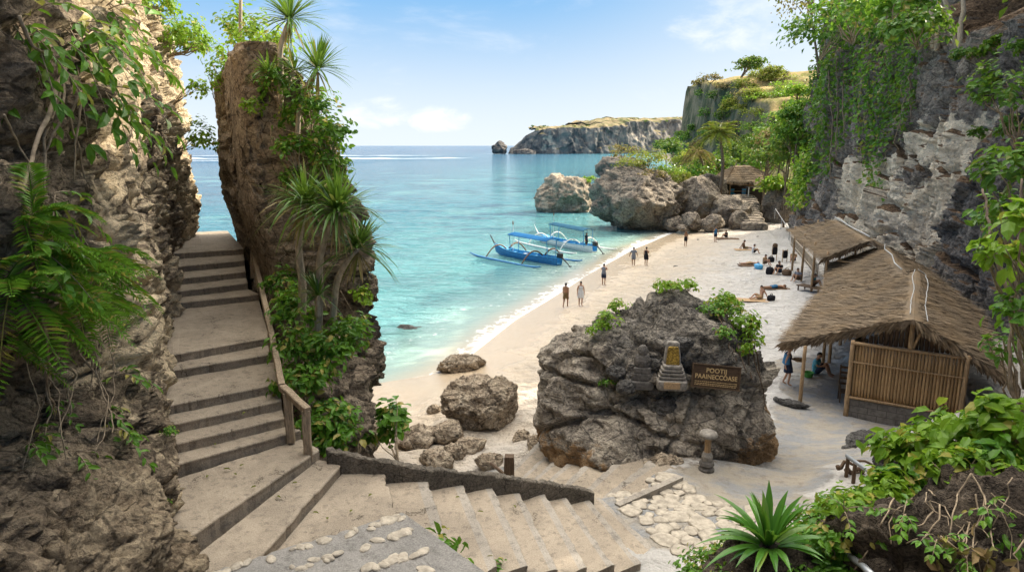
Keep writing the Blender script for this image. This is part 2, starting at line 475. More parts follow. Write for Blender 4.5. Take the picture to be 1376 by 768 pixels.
def ground():
    m, t = newmat('beach_ground')
    p = t.pos()
    wet, pav, stn, dirt, warm = (t.attr(k) for k in ('wet', 'paved', 'stones', 'dirt', 'warm'))
    n1 = t.noise(p, .35, 6, .6); n2 = t.noise(p, 3.2, 7, .7); n3 = t.noise(p, 38, 4, .7); n4 = t.noise(p, 1.1, 6, .65)
    # foot-trodden dry sand: many shallow dimples
    dim = t.math('ADD', t.vor(p, 1.9, 'SMOOTH_F1'), t.math('MULTIPLY', t.noise(p, 5, 3, .6), .5))
    sand = t.mix(t.ramp(n1, .35, .65), (.50, .485, .465), (.61, .59, .565))
    sand = t.mix(warm, sand, t.mix(t.ramp(n4, .4, .62), (.56, .47, .365), (.52, .45, .365)))
    sand = t.mix(t.math('MULTIPLY', t.ramp(n4, .55, .7), t.math('MULTIPLY', warm, .5)), sand, (.52, .41, .29))
    sand = t.mix(t.ramp(n3, .3, .75), t.mix(.12, sand, (.2, .15, .1)), sand)
    sand = t.mix(t.math('MULTIPLY', t.ramp(t.noise(p, 9, 3, .5), .70, .76), .5), sand, (.22, .18, .14))
    wetc = t.mix(t.ramp(n2, .3, .7), (.50, .39, .265), (.55, .44, .31))
    sand = t.mix(wet, sand, wetc)
    # poured concrete / packed path
    pc = t.mix(t.ramp(n4, .38, .62), (.45, .40, .33), (.33, .335, .34))
    pc = t.mix(t.math('MULTIPLY', t.ramp(n2, .5, .72), .6), pc, (.25, .215, .175))
    pc = t.mix(t.ramp(n3, .3, .7), t.mix(.2, pc, (0, 0, 0)), pc)
    col = t.mix(t.ramp(t.math('ADD', pav, t.math('MULTIPLY', t.math('SUBTRACT', n2, .5), .8)), .38, .62), sand, pc)
    # crazy paving
    wp = t.n('ShaderNodeVectorMath', {0: p, 1: t.n('ShaderNodeTexNoise', {'Vector': p, 'Scale': 2.5}).outputs['Color']}, operation='ADD').outputs[0]
    e = t.vor(wp, 2.2, 'DISTANCE_TO_EDGE', 'Distance', .95)
    cc = t.vor(wp, 2.2, 'F1', 'Color', .95)
    sc = t.mix(t.n('ShaderNodeSeparateColor', {0: cc}).outputs[0], (.44, .37, .28), (.62, .56, .47))
    sc = t.mix(t.ramp(n2, .5, .75), sc, (.36, .30, .23))
    sm = t.math('MULTIPLY', t.ramp(e, .035, .075), t.ramp(t.math('ADD', stn, t.math('MULTIPLY', t.math('SUBTRACT', t.n('ShaderNodeSeparateColor', {0: cc}).outputs[1], .5), .5)), .42, .5))
    col = t.mix(sm, col, sc)
    dc = t.mix(t.ramp(n2, .35, .65), (.07, .055, .042), (.19, .15, .11))
    dc = t.mix(t.ramp(t.noise(p, 14, 5, .7), .55, .7), dc, (.30, .24, .17))
    col = t.mix(t.ramp(t.math('ADD', dirt, t.math('MULTIPLY', t.math('SUBTRACT', n2, .5), .9)), .38, .6), col, dc)
    rough = t.math('SUBTRACT', .92, t.math('MULTIPLY', wet, .78))
    dry = t.math('SUBTRACT', 1.0, wet)
    h = t.math('ADD', t.math('MULTIPLY', dim, t.math('MULTIPLY', dry, t.math('SUBTRACT', 1.25, pav))), t.math('ADD', t.math('MULTIPLY', n2, t.math('MULTIPLY', dry, .5)), t.math('ADD', t.math('MULTIPLY', n3, .06), t.math('MULTIPLY', sm, .35))))
    t.out(t.bsdf(col, rough, t.bump(h, 1.0, .34), .35)); M['beach_ground'] = m
ground()

def sea():
    m, t = newmat('sea_water')
    p = t.pos()
    off, reef, foam = t.attr('off'), t.attr('reef'), t.attr('foam')
    n1 = t.noise(p, .035, 5, .6, .6); n2 = t.noise(t.pos((.5, 1, 1), (0, 0, .5)), .16, 5, .65, .8)
    o = t.math('ADD', off, t.math('MULTIPLY', t.math('SUBTRACT', n1, .5), t.math('MULTIPLY', off, .9)))
    c = t.mix(t.ramp(o, .0, 3.0), (.48, .40, .29), (.27, .37, .32))
    c = t.mix(t.ramp(o, 1.2, 8), c, (.115, .32, .33))
    c = t.mix(t.ramp(o, 8, 45), c, (.050, .215, .265))
    c = t.mix(t.ramp(o, 40, 130), c, (.018, .115, .195))
    c = t.mix(t.ramp(o, 130, 400), c, (.008, .075, .16))
    pat = t.math('MULTIPLY', t.ramp(n2, .50, .64), reef)
    c = t.mix(t.math('MULTIPLY', pat, .92), c, (.010, .075, .13))
    lite = t.math('MULTIPLY', t.ramp(t.noise(p, .06, 4, .55, .4), .52, .68), t.math('MULTIPLY', reef, .55))
    c = t.mix(lite, c, (.14, .36, .35))
    f1 = t.noise(t.pos((1, 1, 1), (0, 0, .45)), 1.5, 7, .72, .6)
    f2 = t.vor(t.n('ShaderNodeVectorMath', {0: p, 1: t.n('ShaderNodeTexNoise', {'Vector': p, 'Scale': 1.2, 'Detail': 3.0}).outputs['Color']}, operation='ADD').outputs[0], 1.1, 'DISTANCE_TO_EDGE')
    lace = t.math('MAXIMUM', t.ramp(f1, .50, .62), t.ramp(f2, .10, .02))
    fm = t.math('MULTIPLY', t.ramp(t.math('ADD', foam, t.math('MULTIPLY', t.math('SUBTRACT', f1, .5), 1.9)), .40, .95), t.math('MAXIMUM', lace, t.math('MULTIPLY', t.ramp(foam, .7, 1.1), .7)), True)
    c = t.mix(fm, c, (.86, .88, .87))
    w1 = t.noise(t.pos((.55, 1.5, 1), (0, 0, .35)), .9, 4, .6, .5); w2 = t.noise(t.pos((.7, 1.4, 1), (0, 0, .5)), 4.2, 4, .6)
    w3 = t.noise(t.pos((.5, 1.6, 1), (0, 0, .3)), .22, 3, .55, .4)
    h = t.math('ADD', t.math('MULTIPLY', w1, 1.0), t.math('ADD', t.math('MULTIPLY', w2, .22), t.math('MULTIPLY', w3, 1.8)))
    b = t.bump(h, 1.0, 1.0)
    b2 = t.bump(h, .12, .02)
    nm = t.n('ShaderNodeMix', data_type='VECTOR')
    for i, v in ((0, t.ramp(off, 0, 8)), (4, b2), (5, b)): t.t.links.new(v, nm.inputs[i])
    r = t.math('ADD', .10, t.math('MULTIPLY', fm, .6))
    t.out(t.bsdf(c, r, nm.outputs[1], .30, IOR=1.33)); M['sea_water'] = m
sea()

# foliage
leafmat('fern_leaf', (.055, .17, .014), (.19, .40, .032), (.36, .32, .07), oldf=.16)
leafmat('broad_leaf', (.05, .155, .018), (.17, .37, .035), (.40, .35, .09), .36, oldf=.14)
leafmat('bright_leaf', (.12, .26, .02), (.28, .46, .04), (.40, .38, .07), .40, .45)
leafmat('ivy_leaf', (.04, .125, .015), (.12, .27, .028), (.20, .24, .05), .5, .35)
leafmat('canopy_leaf', (.04, .10, .016), (.12, .22, .032), (.24, .22, .06), .5, .35)
leafmat('yellow_leaf', (.14, .18, .025), (.30, .32, .05), (.40, .30, .08), .5, .45)
leafmat('dry_leaf', (.22, .15, .075), (.36, .26, .13), (.16, .17, .05), .7, .3, .15, .25)
leafmat('sword_leaf', (.04, .115, .02), (.12, .25, .04), (.34, .29, .11), .38, .3, .4, .1)
leafmat('lily_leaf', (.04, .14, .018), (.11, .29, .035), (.20, .32, .05), .3, .3, .5, .1)
leafmat('palm_leaf', (.10, .15, .02), (.26, .30, .05), (.36, .28, .10), .42, .35)
# wood, thatch, bamboo
plain('grey_wood', (.30, .235, .165), .8, .2, .4, 9, .6, stretch=(3, 3, .5))
plain('dark_wood', (.10, .065, .04), .75, .25, .4, 9, .5, stretch=(3, 3, .5))
plain('pole_wood', (.33, .22, .12), .7, .25, .35, 9, .5, stretch=(3, 3, .5))
plain('bark', (.20, .155, .115), .9, .1, .4, 7, .8, stretch=(2, 2, .6))
plain('pale_bark', (.42, .35, .27), .85, .15, .3, 6, .6, stretch=(2, 2, .5))
plain('root_wood', (.33, .26, .18), .85, .15, .4, 9, .5)
def thatch():
    m, t = newmat('thatch')
    r = t.n('ShaderNodeNewGeometry').outputs['Random Per Island']
    p = t.pos()
    n1 = t.noise(p, .7, 5, .65); n2 = t.noise(p, 12, 5, .7)
    c = t.mix(r, (.065, .048, .034), (.34, .265, .185))
    c = t.mix(t.math('MULTIPLY', t.ramp(n1, .42, .62), .45), c, (.30, .21, .12))
    c = t.mix(t.math('MULTIPLY', t.ramp(n2, .5, .7), .5), c, (.09, .065, .042))
    t.out(t.bsdf(c, .95, t.bump(n2, .6, .03), .1)); M['thatch'] = m
thatch()
def bamboo():
    m, t = newmat('bamboo')
    r = t.n('ShaderNodeNewGeometry').outputs['Random Per Island']
    p = t.pos()
    nz = t.noise(t.pos((4, 4, .8)), 4, 6, .65)
    c = t.mix(r, (.25, .155, .07), (.42, .27, .13))
    c = t.mix(t.math('MULTIPLY', t.ramp(nz, .45, .7), .6), c, (.15, .09, .045))
    t.out(t.bsdf(c, .5, t.bump(nz, .3, .01), .35)); M['bamboo'] = m
bamboo()
def blocks():
    m, t = newmat('block_wall')
    c = t.n('ShaderNodeTexCoord').outputs['Object']
    sp = t.n('ShaderNodeSeparateXYZ', {0: c})
    v = t.n('ShaderNodeCombineXYZ', {0: t.math('ADD', sp.outputs[0], sp.outputs[1]), 1: sp.outputs[2]}).outputs[0]
    b = t.n('ShaderNodeTexBrick', {'Vector': v, 'Color1': (.20, .185, .165, 1), 'Color2': (.155, .14, .125, 1), 'Mortar': (.09, .08, .07, 1), 'Scale': 1.0, 'Mortar Size': .012, 'Brick Width': .62, 'Row Height': .25})
    nz = t.noise(c, 5, 7, .7)
    col = t.mix(t.ramp(nz, .4, .7), b.outputs[0], (.10, .09, .08))
    t.out(t.bsdf(col, .92, t.bump(t.math('SUBTRACT', t.math('MULTIPLY', nz, .6), b.outputs[1]), .6, .02), .15)); M['block_wall'] = m
blocks()
plain('shade_cloth', (.035, .03, .026), .9, .1, .3)
plain('blue_paint', (.035, .19, .42), .45, .4, .25, 5, .15)
plain('light_blue_paint', (.07, .33, .58), .5, .4, .25, 5, .15)
plain('canopy_blue', (.02, .11, .26), .95, .05, .2, 4, .15)
plain('canopy_slate', (.025, .085, .14), .95, .05, .25, 4, .15)
plain('white_paint', (.72, .72, .69), .5, .35, .12, 6, .15)
plain('engine_black', (.022, .022, .024), .4, .4, .2)
plain('arm_brown', (.20, .11, .06), .6, .3, .3)
plain('rope_white', (.44, .44, .43), .8, .2, .1)
plain('gold', (.34, .22, .04), .5, .5, .75, 16, 1.0, .3)
plain('shrine_stone', (.25, .23, .205), .9, .15, .4, 9, .8)
plain('shrine_dark', (.13, .12, .11), .9, .15, .4, 9, .8)
plain('sign_board', (.065, .04, .024), .7, .25, .35, 9, .3, stretch=(.6, 1, 4))
plain('sign_letter', (.47, .33, .16), .6, .3, .15)
plain('skin', (.42, .24, .15), .55, .35, .08)
plain('skin_tan', (.30, .16, .09), .55, .35, .08)
plain('hair_black', (.018, .014, .012), .5, .4, .3)
plain('cloth_black', (.02, .02, .024), .9, .1, .3)
plain('cloth_white', (.60, .62, .64), .9, .1, .12)
plain('cloth_olive', (.17, .12, .06), .9, .1, .3)
plain('cloth_grey', (.20, .22, .26), .9, .1, .35, 30)
plain('cloth_blue', (.05, .16, .30), .9, .1, .2)
plain('cloth_teal', (.09, .30, .40), .9, .1, .25)
plain('cloth_navy', (.03, .04, .07), .9, .1, .3)
plain('cloth_tan', (.42, .29, .17), .9, .1, .3, 20)
plain('cloth_brown', (.13, .085, .055), .9, .1, .35, 20)
plain('green_plastic', (.08, .30, .06), .5, .3, .2)
plain('basket', (.26, .15, .07), .8, .2, .5, 40, .8)
plain('grey_metal', (.34, .36, .38), .45, .4, .15, 5, .1, .5)
# ------------------------------------------------------------------ terrain
SHORE = np.array([(-60, -4), (-40, 5), (-20, 14), (-12, 19.5), (-8, 24), (-6, 27.8), (-3.2, 32.2), (-2, 36), (.1, 42.5), (2.85, 49), (6.6, 58.5), (13, 72.9), (20.9, 87.6),
                  (27, 97), (34, 108), (44, 140), (50, 190), (57, 230), (95, 400), (150, 700), (180, 860), (300, 1100)], float)

def shore_s(x, y):           # signed distance to the waterline, positive on land
    x = np.asarray(x, float); y = np.asarray(y, float)
    best = np.full(x.shape, 1e9); sg = np.ones(x.shape)
    for (ax, ay), (bx, by) in zip(SHORE[:-1], SHORE[1:]):
        dx, dy = bx - ax, by - ay; L2 = dx * dx + dy * dy
        t = np.clip(((x - ax) * dx + (y - ay) * dy) / L2, 0, 1)
        d = np.hypot(x - ax - t * dx, y - ay - t * dy)
        c = (x - ax) * dy - (y - ay) * dx
        k = d < best
        best = np.where(k, d, best); sg = np.where(k, np.sign(c), sg)
    return best * sg

CTRL = np.array([(2.3, 13.7, 3.27), (3.9, 15, 3.18), (4.9, 15.7, 3.0), (5, 13, 3.27), (3.2, 12.6, 3.28), (6, 16, 2.75), (5, 11.8, 3.6), (7.8, 19.5, 1.9), (7, 18, 2.2), (9, 22, 1.25), (11, 24, .95), (12, 26, .9), (10, 28, .9), (14, 24, .9), (16, 22, .95),
                 (2.2, 15.6, 2.6), (1.2, 16.4, 1.9), (.2, 16.8, 1.5), (-.8, 17.6, 1.35), (-1.2, 22, 1.0), (-1.7, 19.5, 1.15), (.8, 19.7, 1.4), (-4, 23, .6), (-3.5, 18, 1.3), (-4, 14, 2.6), (-5, 16.5, 2.6),
                 (-2, 12.8, 3.2), (-1, 13.4, 2.4), (0, 13.6, 2.6), (1, 14.2, 2.8), (-2, 10, 3.9), (0, 9.6, 3.7), (1.5, 9.8, 3.3), (3, 10.8, 3.2), (-4, 10.5, 4.5), (-5, 8, 4.6), (-1.7, 7.4, 4.8), (-3, 6, 4.9), (.6, 8.3, 4.5),
                 (5.5, 8.5, 4.7), (8.7, 11, 5.7), (3.9, 10.3, 4.15), (9, 15.2, 3.1), (12, 14, 4.3), (14, 18, 3.3), (17, 21, 2.2), (4.5, 7.5, 5.1), (2.5, 8.3, 4.5), (2, 6, 5.3), (12, 8, 7.2), (5, 4, 7.4), (0, 0, 9.3), (0, 3, 7.6), (-3, 2, 8), (9, 0, 10), (16, 8, 10),
                 (2, 30, .9), (8, 32, 1.0), (14, 32, 1.2), (20, 30, 1.8), (6, 25, 1.0), (3, 23, 1.2), (-6, 26, .25), (-12, 16, .5), (-20, 10, 0), (24, 24, 3), (4.5, 19, 2.2)], float)

def ground_z(x, y):
    x = np.asarray(x, float); y = np.asarray(y, float)
    s = shore_s(x, y)
    b = np.where(s < 0, .10 * s, np.where(s < 8, .085 * s, .68 + .045 * (s - 8)))
    b = np.minimum(np.maximum(b, -3.0), 2.0)
    d2 = (x[..., None] - CTRL[:, 0]) ** 2 + (y[..., None] - CTRL[:, 1]) ** 2 + .12
    w = d2 ** -1.7
    c = (w * CTRL[:, 2]).sum(-1) / w.sum(-1)
    k = sstep(24, 33, y + .0 * x) ; k = np.maximum(k, sstep(1, -4, s))
    return c * (1 - k) + b * k

def GG(px, py):              # photo pixel -> point on the ground
    z = 1.0
    for _ in range(12):
        p = G(px, py, z); z = .5 * z + .5 * float(ground_z(np.array([p[0]]), np.array([p[1]]))[0])
    return G(px, py, z)

def gz1(x, y): return float(ground_z(np.array([x]), np.array([y]))[0])

def bump_at(x, y, cx, cy, r): return np.exp(-(((x - cx) ** 2 + (y - cy) ** 2) / r ** 2))

def build_ground():
    ys = np.concatenate([np.arange(-6, 5, .5), np.arange(5, 30, .12), np.arange(30, 60, .18), np.arange(60, 128, .6)])
    xs = np.concatenate([np.arange(-32, -8, .8), np.arange(-8, 20, .13), np.arange(20, 62, .6)])
    X, Y = np.meshgrid(xs, ys, indexing='ij')
    Z = ground_z(X.ravel(), Y.ravel()).reshape(X.shape)
    S = shore_s(X.ravel(), Y.ravel()).reshape(X.shape)
    P = np.stack([X.ravel(), Y.ravel(), np.zeros(X.size)], 1)
    n = fbm(P * .55, 4, 3).reshape(X.shape); n2 = fbm(P * 2.1, 3, 8).reshape(X.shape)
    near = sstep(40, 20, Y)
    wet = sstep(5.2, 1.8, S + n * 1.8)
    # paved path by the stairs, running past the boulder to the hut
    pav = np.zeros_like(X)
    for cx, cy, r in ((3.4, 13.8, 2.2), (5.2, 14.6, 1.9), (6.6, 16.4, 1.8), (8.5, 19, 2.4), (10.5, 21.5, 2.7), (12, 24, 2.5), (12.8, 27, 1.8), (13.5, 30, 1.6), (1, 17, 1.6), (-.3, 18, 1.5), (0, 16.5, 1.6), (9.5, 17.5, 1.6)):
        pav = np.maximum(pav, bump_at(X, Y, cx, cy, r))
    pav = sstep(.2, .75, pav)
    stn = np.maximum(bump_at(X, Y, 3.5, 13.0, 1.6), np.maximum(.8 * bump_at(X, Y, 2.9, 14.5, 1.1), .9 * bump_at(X, Y, 4.4, 12.4, 1.2)))
    dirt = np.maximum.reduce([sstep(4.6, 5.2, Z), sstep(11.6, 10.6, Y), sstep(-1.6, -2.6, X) * sstep(20, 16, Y), sstep(0, 1.2, X - 10.5 - .55 * (Y - 15)) * sstep(24, 20, Y),
                              sstep(.0, .8, X - (7.6 + (Y - 14) * 1.0)) * sstep(17.5, 15.5, Y), bump_at(X, Y, 4.5, 17.2, 2.0) * .55])
    warm = sstep(15, 4, S + 3 * n)
    rough_near = (n2 * .05 + n * .05) * near + dirt * (ridged(P * 1.6, 4, 21).reshape(X.shape) * .10) * sstep(35, 25, Y)
    f1_, _ = worley(P * 1.5 + .4 * n2.reshape(-1, 1), 401)
    Z = Z + .055 * (sstep(.15, .6, f1_).reshape(X.shape) - .6) * sstep(5, 9, S) * (1 - pav) * (1 - np.clip(dirt, 0, 1))
    Z = Z + rough_near * (1 - .85 * pav) * (1 - wet) + (n * .05 + .03 * n2) * (1 - near) * sstep(2, 8, S)
    mb = MB().grid(np.stack([X, Y, Z], -1))
    o = mb.build('beach', M['beach_ground'], smooth=True, attrs=dict(wet=wet, paved=pav, stones=0 * stn, dirt=np.clip(dirt, 0, 1), warm=warm))
    tag(o, 'pale sand beach curving between the blue bay and the cliff foot', 'beach', kind='structure')
build_ground()

def build_sea():
    r = np.concatenate([np.geomspace(9, 140, 420), np.geomspace(141, 12000, 150)])
    th = np.radians(np.linspace(-75, 62, 430))
    Rr, T = np.meshgrid(r, th, indexing='ij')
    X, Y = Rr * np.sin(T), Rr * np.cos(T)
    S = -shore_s(X.ravel(), Y.ravel()).reshape(X.shape)
    P = np.stack([X.ravel(), Y.ravel(), np.zeros(X.size)], 1)
    n = fbm(P * .10, 4, 40).reshape(X.shape); n2 = fbm(P * np.array([.5, .9, 1]), 3, 44).reshape(X.shape)
    foam = np.maximum(sstep(2.6, .3, np.abs(S + .6 + n * 1.6)), .38 * sstep(1.5, .2, np.abs(S - 3.4 + n * 3.2 + .5 * n2)))
    foam = np.maximum(foam, .24 * sstep(1.2, .2, np.abs(S - 7 + n * 4))) * sstep(150, 100, Y)
    reef = sstep(12, 30, S) * sstep(420, 200, Y)
    yb = 565 + 30 * np.sin(X / 80) + 0.20 * (X + 150) + 26 * fbm(P * .012, 3, 60).reshape(X.shape)
    band = sstep(42, 12, np.abs(Y - yb)) * sstep(0, -50, X + 10) * (.75 + .9 * fbm(P * np.array([.02, .05, 1]), 3, 66).reshape(X.shape))
    band = np.maximum(band, .8 * sstep(14, 4, np.abs(Y - yb + 95 + .12 * X)) * sstep(-60, -140, X))
    band = np.maximum(band, .9 * sstep(20, 6, np.abs(Y - yb - 170 - .1 * X)) * sstep(-20, -120, X))
    near_head = sstep(28, 8, np.abs(Y - 868 + 10 * n)) * sstep(-60, -20, X) * sstep(30, 8, X)
    foam = np.clip(np.maximum.reduce([foam, band * 1.15, near_head * .8]), 0, 1.2)
    amp = sstep(1, 14, S) * sstep(300, 120, Y)
    Z = (.035 * n2 + .07 * fbm(P * np.array([.22, .42, 1]), 2, 51).reshape(X.shape)) * amp + band * 1.2
    Z = Z + np.where(S < 0, 0.0, .0) + .012
    mb = MB().grid(np.stack([X, Y, Z], -1)[:, ::-1])
    o = mb.build('sea', M['sea_water'], smooth=True, attrs=dict(off=np.maximum(S, 0)[:, ::-1], reef=reef[:, ::-1], foam=foam[:, ::-1]))
    tag(o, 'turquoise bay water deepening to blue with white surf on the reef', 'sea', kind='structure')
build_sea()

# ------------------------------------------------------------------ cliffs
def resample(path, n):
    path = np.asarray(path, float)
    d = np.concatenate([[0], np.cumsum(np.linalg.norm(np.diff(path[:, :2], axis=0), axis=1))])
    t = np.linspace(0, d[-1], n)
    out = np.stack([np.interp(t, d, path[:, k]) for k in range(path.shape[1])], 1)
    k = max(3, n // 40) | 1
    ker = np.hanning(k + 2)[1:-1]; ker /= ker.sum()
    for c in range(out.shape[1]):
        e = np.pad(out[:, c], k // 2, mode='edge'); out[:, c] = np.convolve(e, ker, 'valid')
    return out

def cliff(path, n, zb, nz, side, disp, lean=0.0, back=0.0, nback=0, rise=.3):
    """wall over a plan polyline (x, y, ztop); side=+1: outward normal to the left of travel. Returns V (n, nz+nback, 3) and outward normals in plan"""
    Q = resample(path, n)
    t = unit(np.gradient(Q[:, :2], axis=0)); N = np.stack([-t[:, 1], t[:, 0]], 1) * side
    v = np.linspace(0, 1, nz)
    Z = zb + (Q[:, 2:3] - zb) * v[None]
    X = Q[:, 0:1] - N[:, 0:1] * lean * (Z - zb); Y = Q[:, 1:2] - N[:, 1:2] * lean * (Z - zb)
    if nback:
        w = np.linspace(0, 1, nback + 1)[1:]
        bx = X[:, -1:] - N[:, 0:1] * back * w; by = Y[:, -1:] - N[:, 1:2] * back * w
        bz = Z[:, -1:] + rise * back * w ** .8
        X = np.hstack([X, bx]); Y = np.hstack([Y, by]); Z = np.hstack([Z, bz])
    V = np.stack([X, Y, Z], -1)
    D = disp(V.reshape(-1, 3)).reshape(V.shape[:2])
    fade = np.ones(V.shape[1])
    if nback: fade[nz:] = np.linspace(.8, .3, nback)
    V[..., 0] += N[:, 0:1] * D * fade; V[..., 1] += N[:, 1:2] * D * fade
    if nback: V[:, nz:, 2] += .25 * D[:, nz:]
    V[..., 2] += .3 * D * (np.arange(V.shape[1]) > 2)
    return V, N

def vnormals(V):
    a = np.gradient(V, axis=0); b = np.gradient(V, axis=1)
    return unit(np.cross(a, b))

def tilt(P, a=.45):
    c, s = math.cos(a), math.sin(a)
    return np.stack([P[:, 0] * c - P[:, 2] * s, P[:, 1] * c - P[:, 2] * s, P[:, 2] * c + (P[:, 0] + P[:, 1]) * .7 * s], 1)

def left_disp(P):
    q = tilt(P)
    d = .32 * fbm(P / 2.6, 3, 101) + .14 * ridged(q * np.array([.7, .7, 1.8]), 4, 111) + .10 * fbm(P * 2.6, 4, 121)
    f1, f2 = worley(P * 2.4 + .3 * fbm(P * 2, 2, 7)[:, None], 5)
    d -= .16 * sstep(.42, .12, f1) * sstep(-.2, .3, fbm(P * .8, 2, 9))
    e1, e2 = worley(q * np.array([.8, .8, 1.3]), 17)
    d -= .22 * sstep(.12, .0, e2 - e1)
    d += .20 * facets(q * np.array([.75, .75, .55]), 61) + .085 * facets(q * np.array([2.2, 2.2, 1.7]), 63) + .03 * facets(P * 6, 65)
    d += .05 * fbm(P * 8, 3, 131) - .06 * sstep(.4, .1, worley(P * 6.5, 31)[0])
    y, z = P[:, 1], P[:, 2]
    near = sstep(10.5, 8.0, y)
    d -= 1.5 * near * np.exp(-((z - 8.5) / .8) ** 2)            # dark overhang above the ledge rocks
    d += .40 * near * np.exp(-((z - 6.5) / .9) ** 2)            # jutting ledges
    return d - .32 + .18 * sstep(20, 26, y)

LV, LN = cliff([(-2.6, -4, 21), (-3.6, 1, 21), (-4.3, 5, 21), (-4.85, 8.6, 21), (-5.25, 10, 20.5), (-5.95, 11.6, 20), (-7.45, 14.4, 19), (-9.25, 18.6, 17.5), (-11.1, 22.4, 15.6), (-12.75, 27.6, 14.0), (-14.4, 29.4, 13), (-18, 30.5, 12), (-26, 30, 12)],
               640, .2, 380, -1, left_disp, lean=.015, back=14, nback=16, rise=.25)
mbl = MB().grid(LV)
pL = LV.reshape(-1, 3)
lp_ = sstep(7.9, 9.6, pL[:, 1] + 1.2 * fbm(pL * .5, 3, 88)) * (.72 + .9 * fbm(pL * .8, 4, 89)) - .55 * sstep(.0, .35, fbm(pL * np.array([.5, .5, .16]), 3, 90)) * sstep(14, 10, pL[:, 2])
oL = mbl.build('cliff', M['left_cliff_stone'], smooth=True, attrs=dict(pale=np.clip(lp_, 0, 1)))
tag(oL, 'tall pitted limestone cliff wall rising beside the concrete stairs', 'cliff', kind='structure')
LVN = vnormals(LV)

RPATH = [(13, -6, 20), (15, 4, 20), (17, 11, 19), (19.5, 18, 18.2), (21, 25, 17), (23.2, 32, 16.3), (26, 41, 17), (28, 52, 18.5), (29.6, 62, 21), (31, 73, 23.5), (34, 82, 25), (43, 89, 26), (60, 93, 27)]
def right_disp(P):
    d = 1.5 * fbm(P / 9, 3, 201) + .55 * ridged(P * np.array([.22, .22, .12]), 4, 211) + .22 * fbm(P * .9, 4, 221) + .14 * ridged(tilt(P, .2) * np.array([.5, .5, 1.4]), 3, 231)
    e1, e2 = worley(P * np.array([.28, .28, .22]), 47)
    d -= .7 * sstep(.10, .0, e2 - e1)
    d -= .28 * sstep(.42, .1, worley(P * .95, 33)[0]) * sstep(0, .3, fbm(P * .3, 2, 5))
    y, z = P[:, 1], P[:, 2]
    und = np.exp(-((z - 5.2) / 3.4) ** 2) * sstep(27, 32, y) * sstep(60, 48, y)
    d -= .5 * und                                              # undercut behind the thatched shelters
    d -= .8 * np.exp(-((y - 46.5) / 1.6) ** 2)                  # vertical cleft
    d += 1.0 * facets(P * np.array([.17, .17, .10]), 67) + .42 * facets(P * np.array([.5, .5, .36]), 69) + .16 * facets(P * np.array([1.5, 1.5, 1.2]), 73)
    d += .08 * fbm(P * 3.2, 3, 241)
    return d - .4
RV, RN = cliff(RPATH, 620, -.4, 260, 1, right_disp, lean=.10, back=30, nback=30, rise=.42)
p = RV.reshape(-1, 3)
nzz = fbm(p * .35, 4, 77)
n5 = fbm(p * 1.1, 4, 78)
yr = np.interp(p[:, 2], [2, 4, 7, 9, 11, 13.5], [43.5, 42.5, 40.6, 40.4, 39.3, 38.3]) + 1.1 * nzz + .5 * n5
zt = np.interp(p[:, 1], [36, 38.5, 45, 50, 54, 60], [12.5, 13.2, 12.8, 12.3, 10.3, 9.8]) + 1.6 * nzz + .8 * n5
pale = sstep(-.5, .5, p[:, 1] - yr) * sstep(.7, -.7, p[:, 2] - zt) * sstep(66, 61, p[:, 1])
dks = np.exp(-((p[:, 2] - 9.2 + .25 * (p[:, 1] - 48)) / 1.2) ** 2 - ((p[:, 1] - 49) / 2.6) ** 2)      # dark stained hollow inside the pale face
pale = np.clip(pale * (1 - .8 * dks + .55 * n5), 0, 1)
grey = np.clip(sstep(.6, -.6, p[:, 1] - yr) * (.85 + .5 * nzz) + sstep(0, 1, p[:, 2] - zt) * .35 * sstep(52, 44, p[:, 1]) + .3 * nzz, 0, 1) * (1 - pale)
oR = MB().grid(RV).build('cliff', M['right_cliff_stone'], smooth=True, attrs=dict(pale=np.clip(pale, 0, 1), grey=grey))
tag(oR, 'grey and white limestone cliff hung with greenery behind the thatched huts', 'cliff', kind='structure')
RVN = -vnormals(RV)
if RVN[200, 80, 0] > 0: RVN = -RVN
if LVN[200, 100, 0] < 0: LVN = -LVN

# hill with dry terraces beyond the beach
def hill_h(x, y):
    P = np.stack([x, y, 0 * x], 1)
    n = fbm(P / 26, 4, 301); n2 = fbm(P / 7, 4, 311)
    xe = np.interp(y, [80, 95, 110, 130, 150, 180, 200, 230, 300, 400], [36, 39, 39, 43, 48, 52.5, 53.5, 55, 72, 120]) + 3.5 * n + 2.2 * n2
    wd = np.interp(y, [95, 120, 150, 175, 200, 400], [16, 18, 14, 7, 4, 4])
    fr = np.interp(y + 5 * n, [84, 96, 108, 125, 150, 172, 190, 205, 300], [0, 2.0, 4.2, 9, 17, 24, 28.5, 30, 33])
    fr = fr + np.clip(x - 62, 0, 60) * .10
    k = 3.1
    q = fr / k; fl = np.floor(q); terr = (fl + sstep(.55, .95, q - fl)) * k
    fr = np.where(y > 120, .30 * fr + .70 * terr, fr)
    h = fr * sstep(0, 1, (x - xe) / wd) + n2 * .8 * sstep(0, 6, x - xe)
    return np.where(x < xe, -.6 * np.minimum(xe - x, 4), h)
xs = np.concatenate([np.arange(30, 75, .55), np.arange(75, 210, 2.0)]); ys = np.concatenate([np.arange(86, 215, .8), np.arange(215, 420, 4)])
X, Y = np.meshgrid(xs, ys, indexing='ij')
Z = hill_h(X.ravel(), Y.ravel()).reshape(X.shape)
HV = np.stack([X, Y, Z], -1)
oH = MB().grid(HV).build('hill', M['dry_hill'], smooth=True)
tag(oH, 'terraced hill of dry golden grass with a sheer seaward cliff', 'hill', kind='structure')
def hz(x, y): return float(hill_h(np.array([float(x)]), np.array([float(y)]))[0])

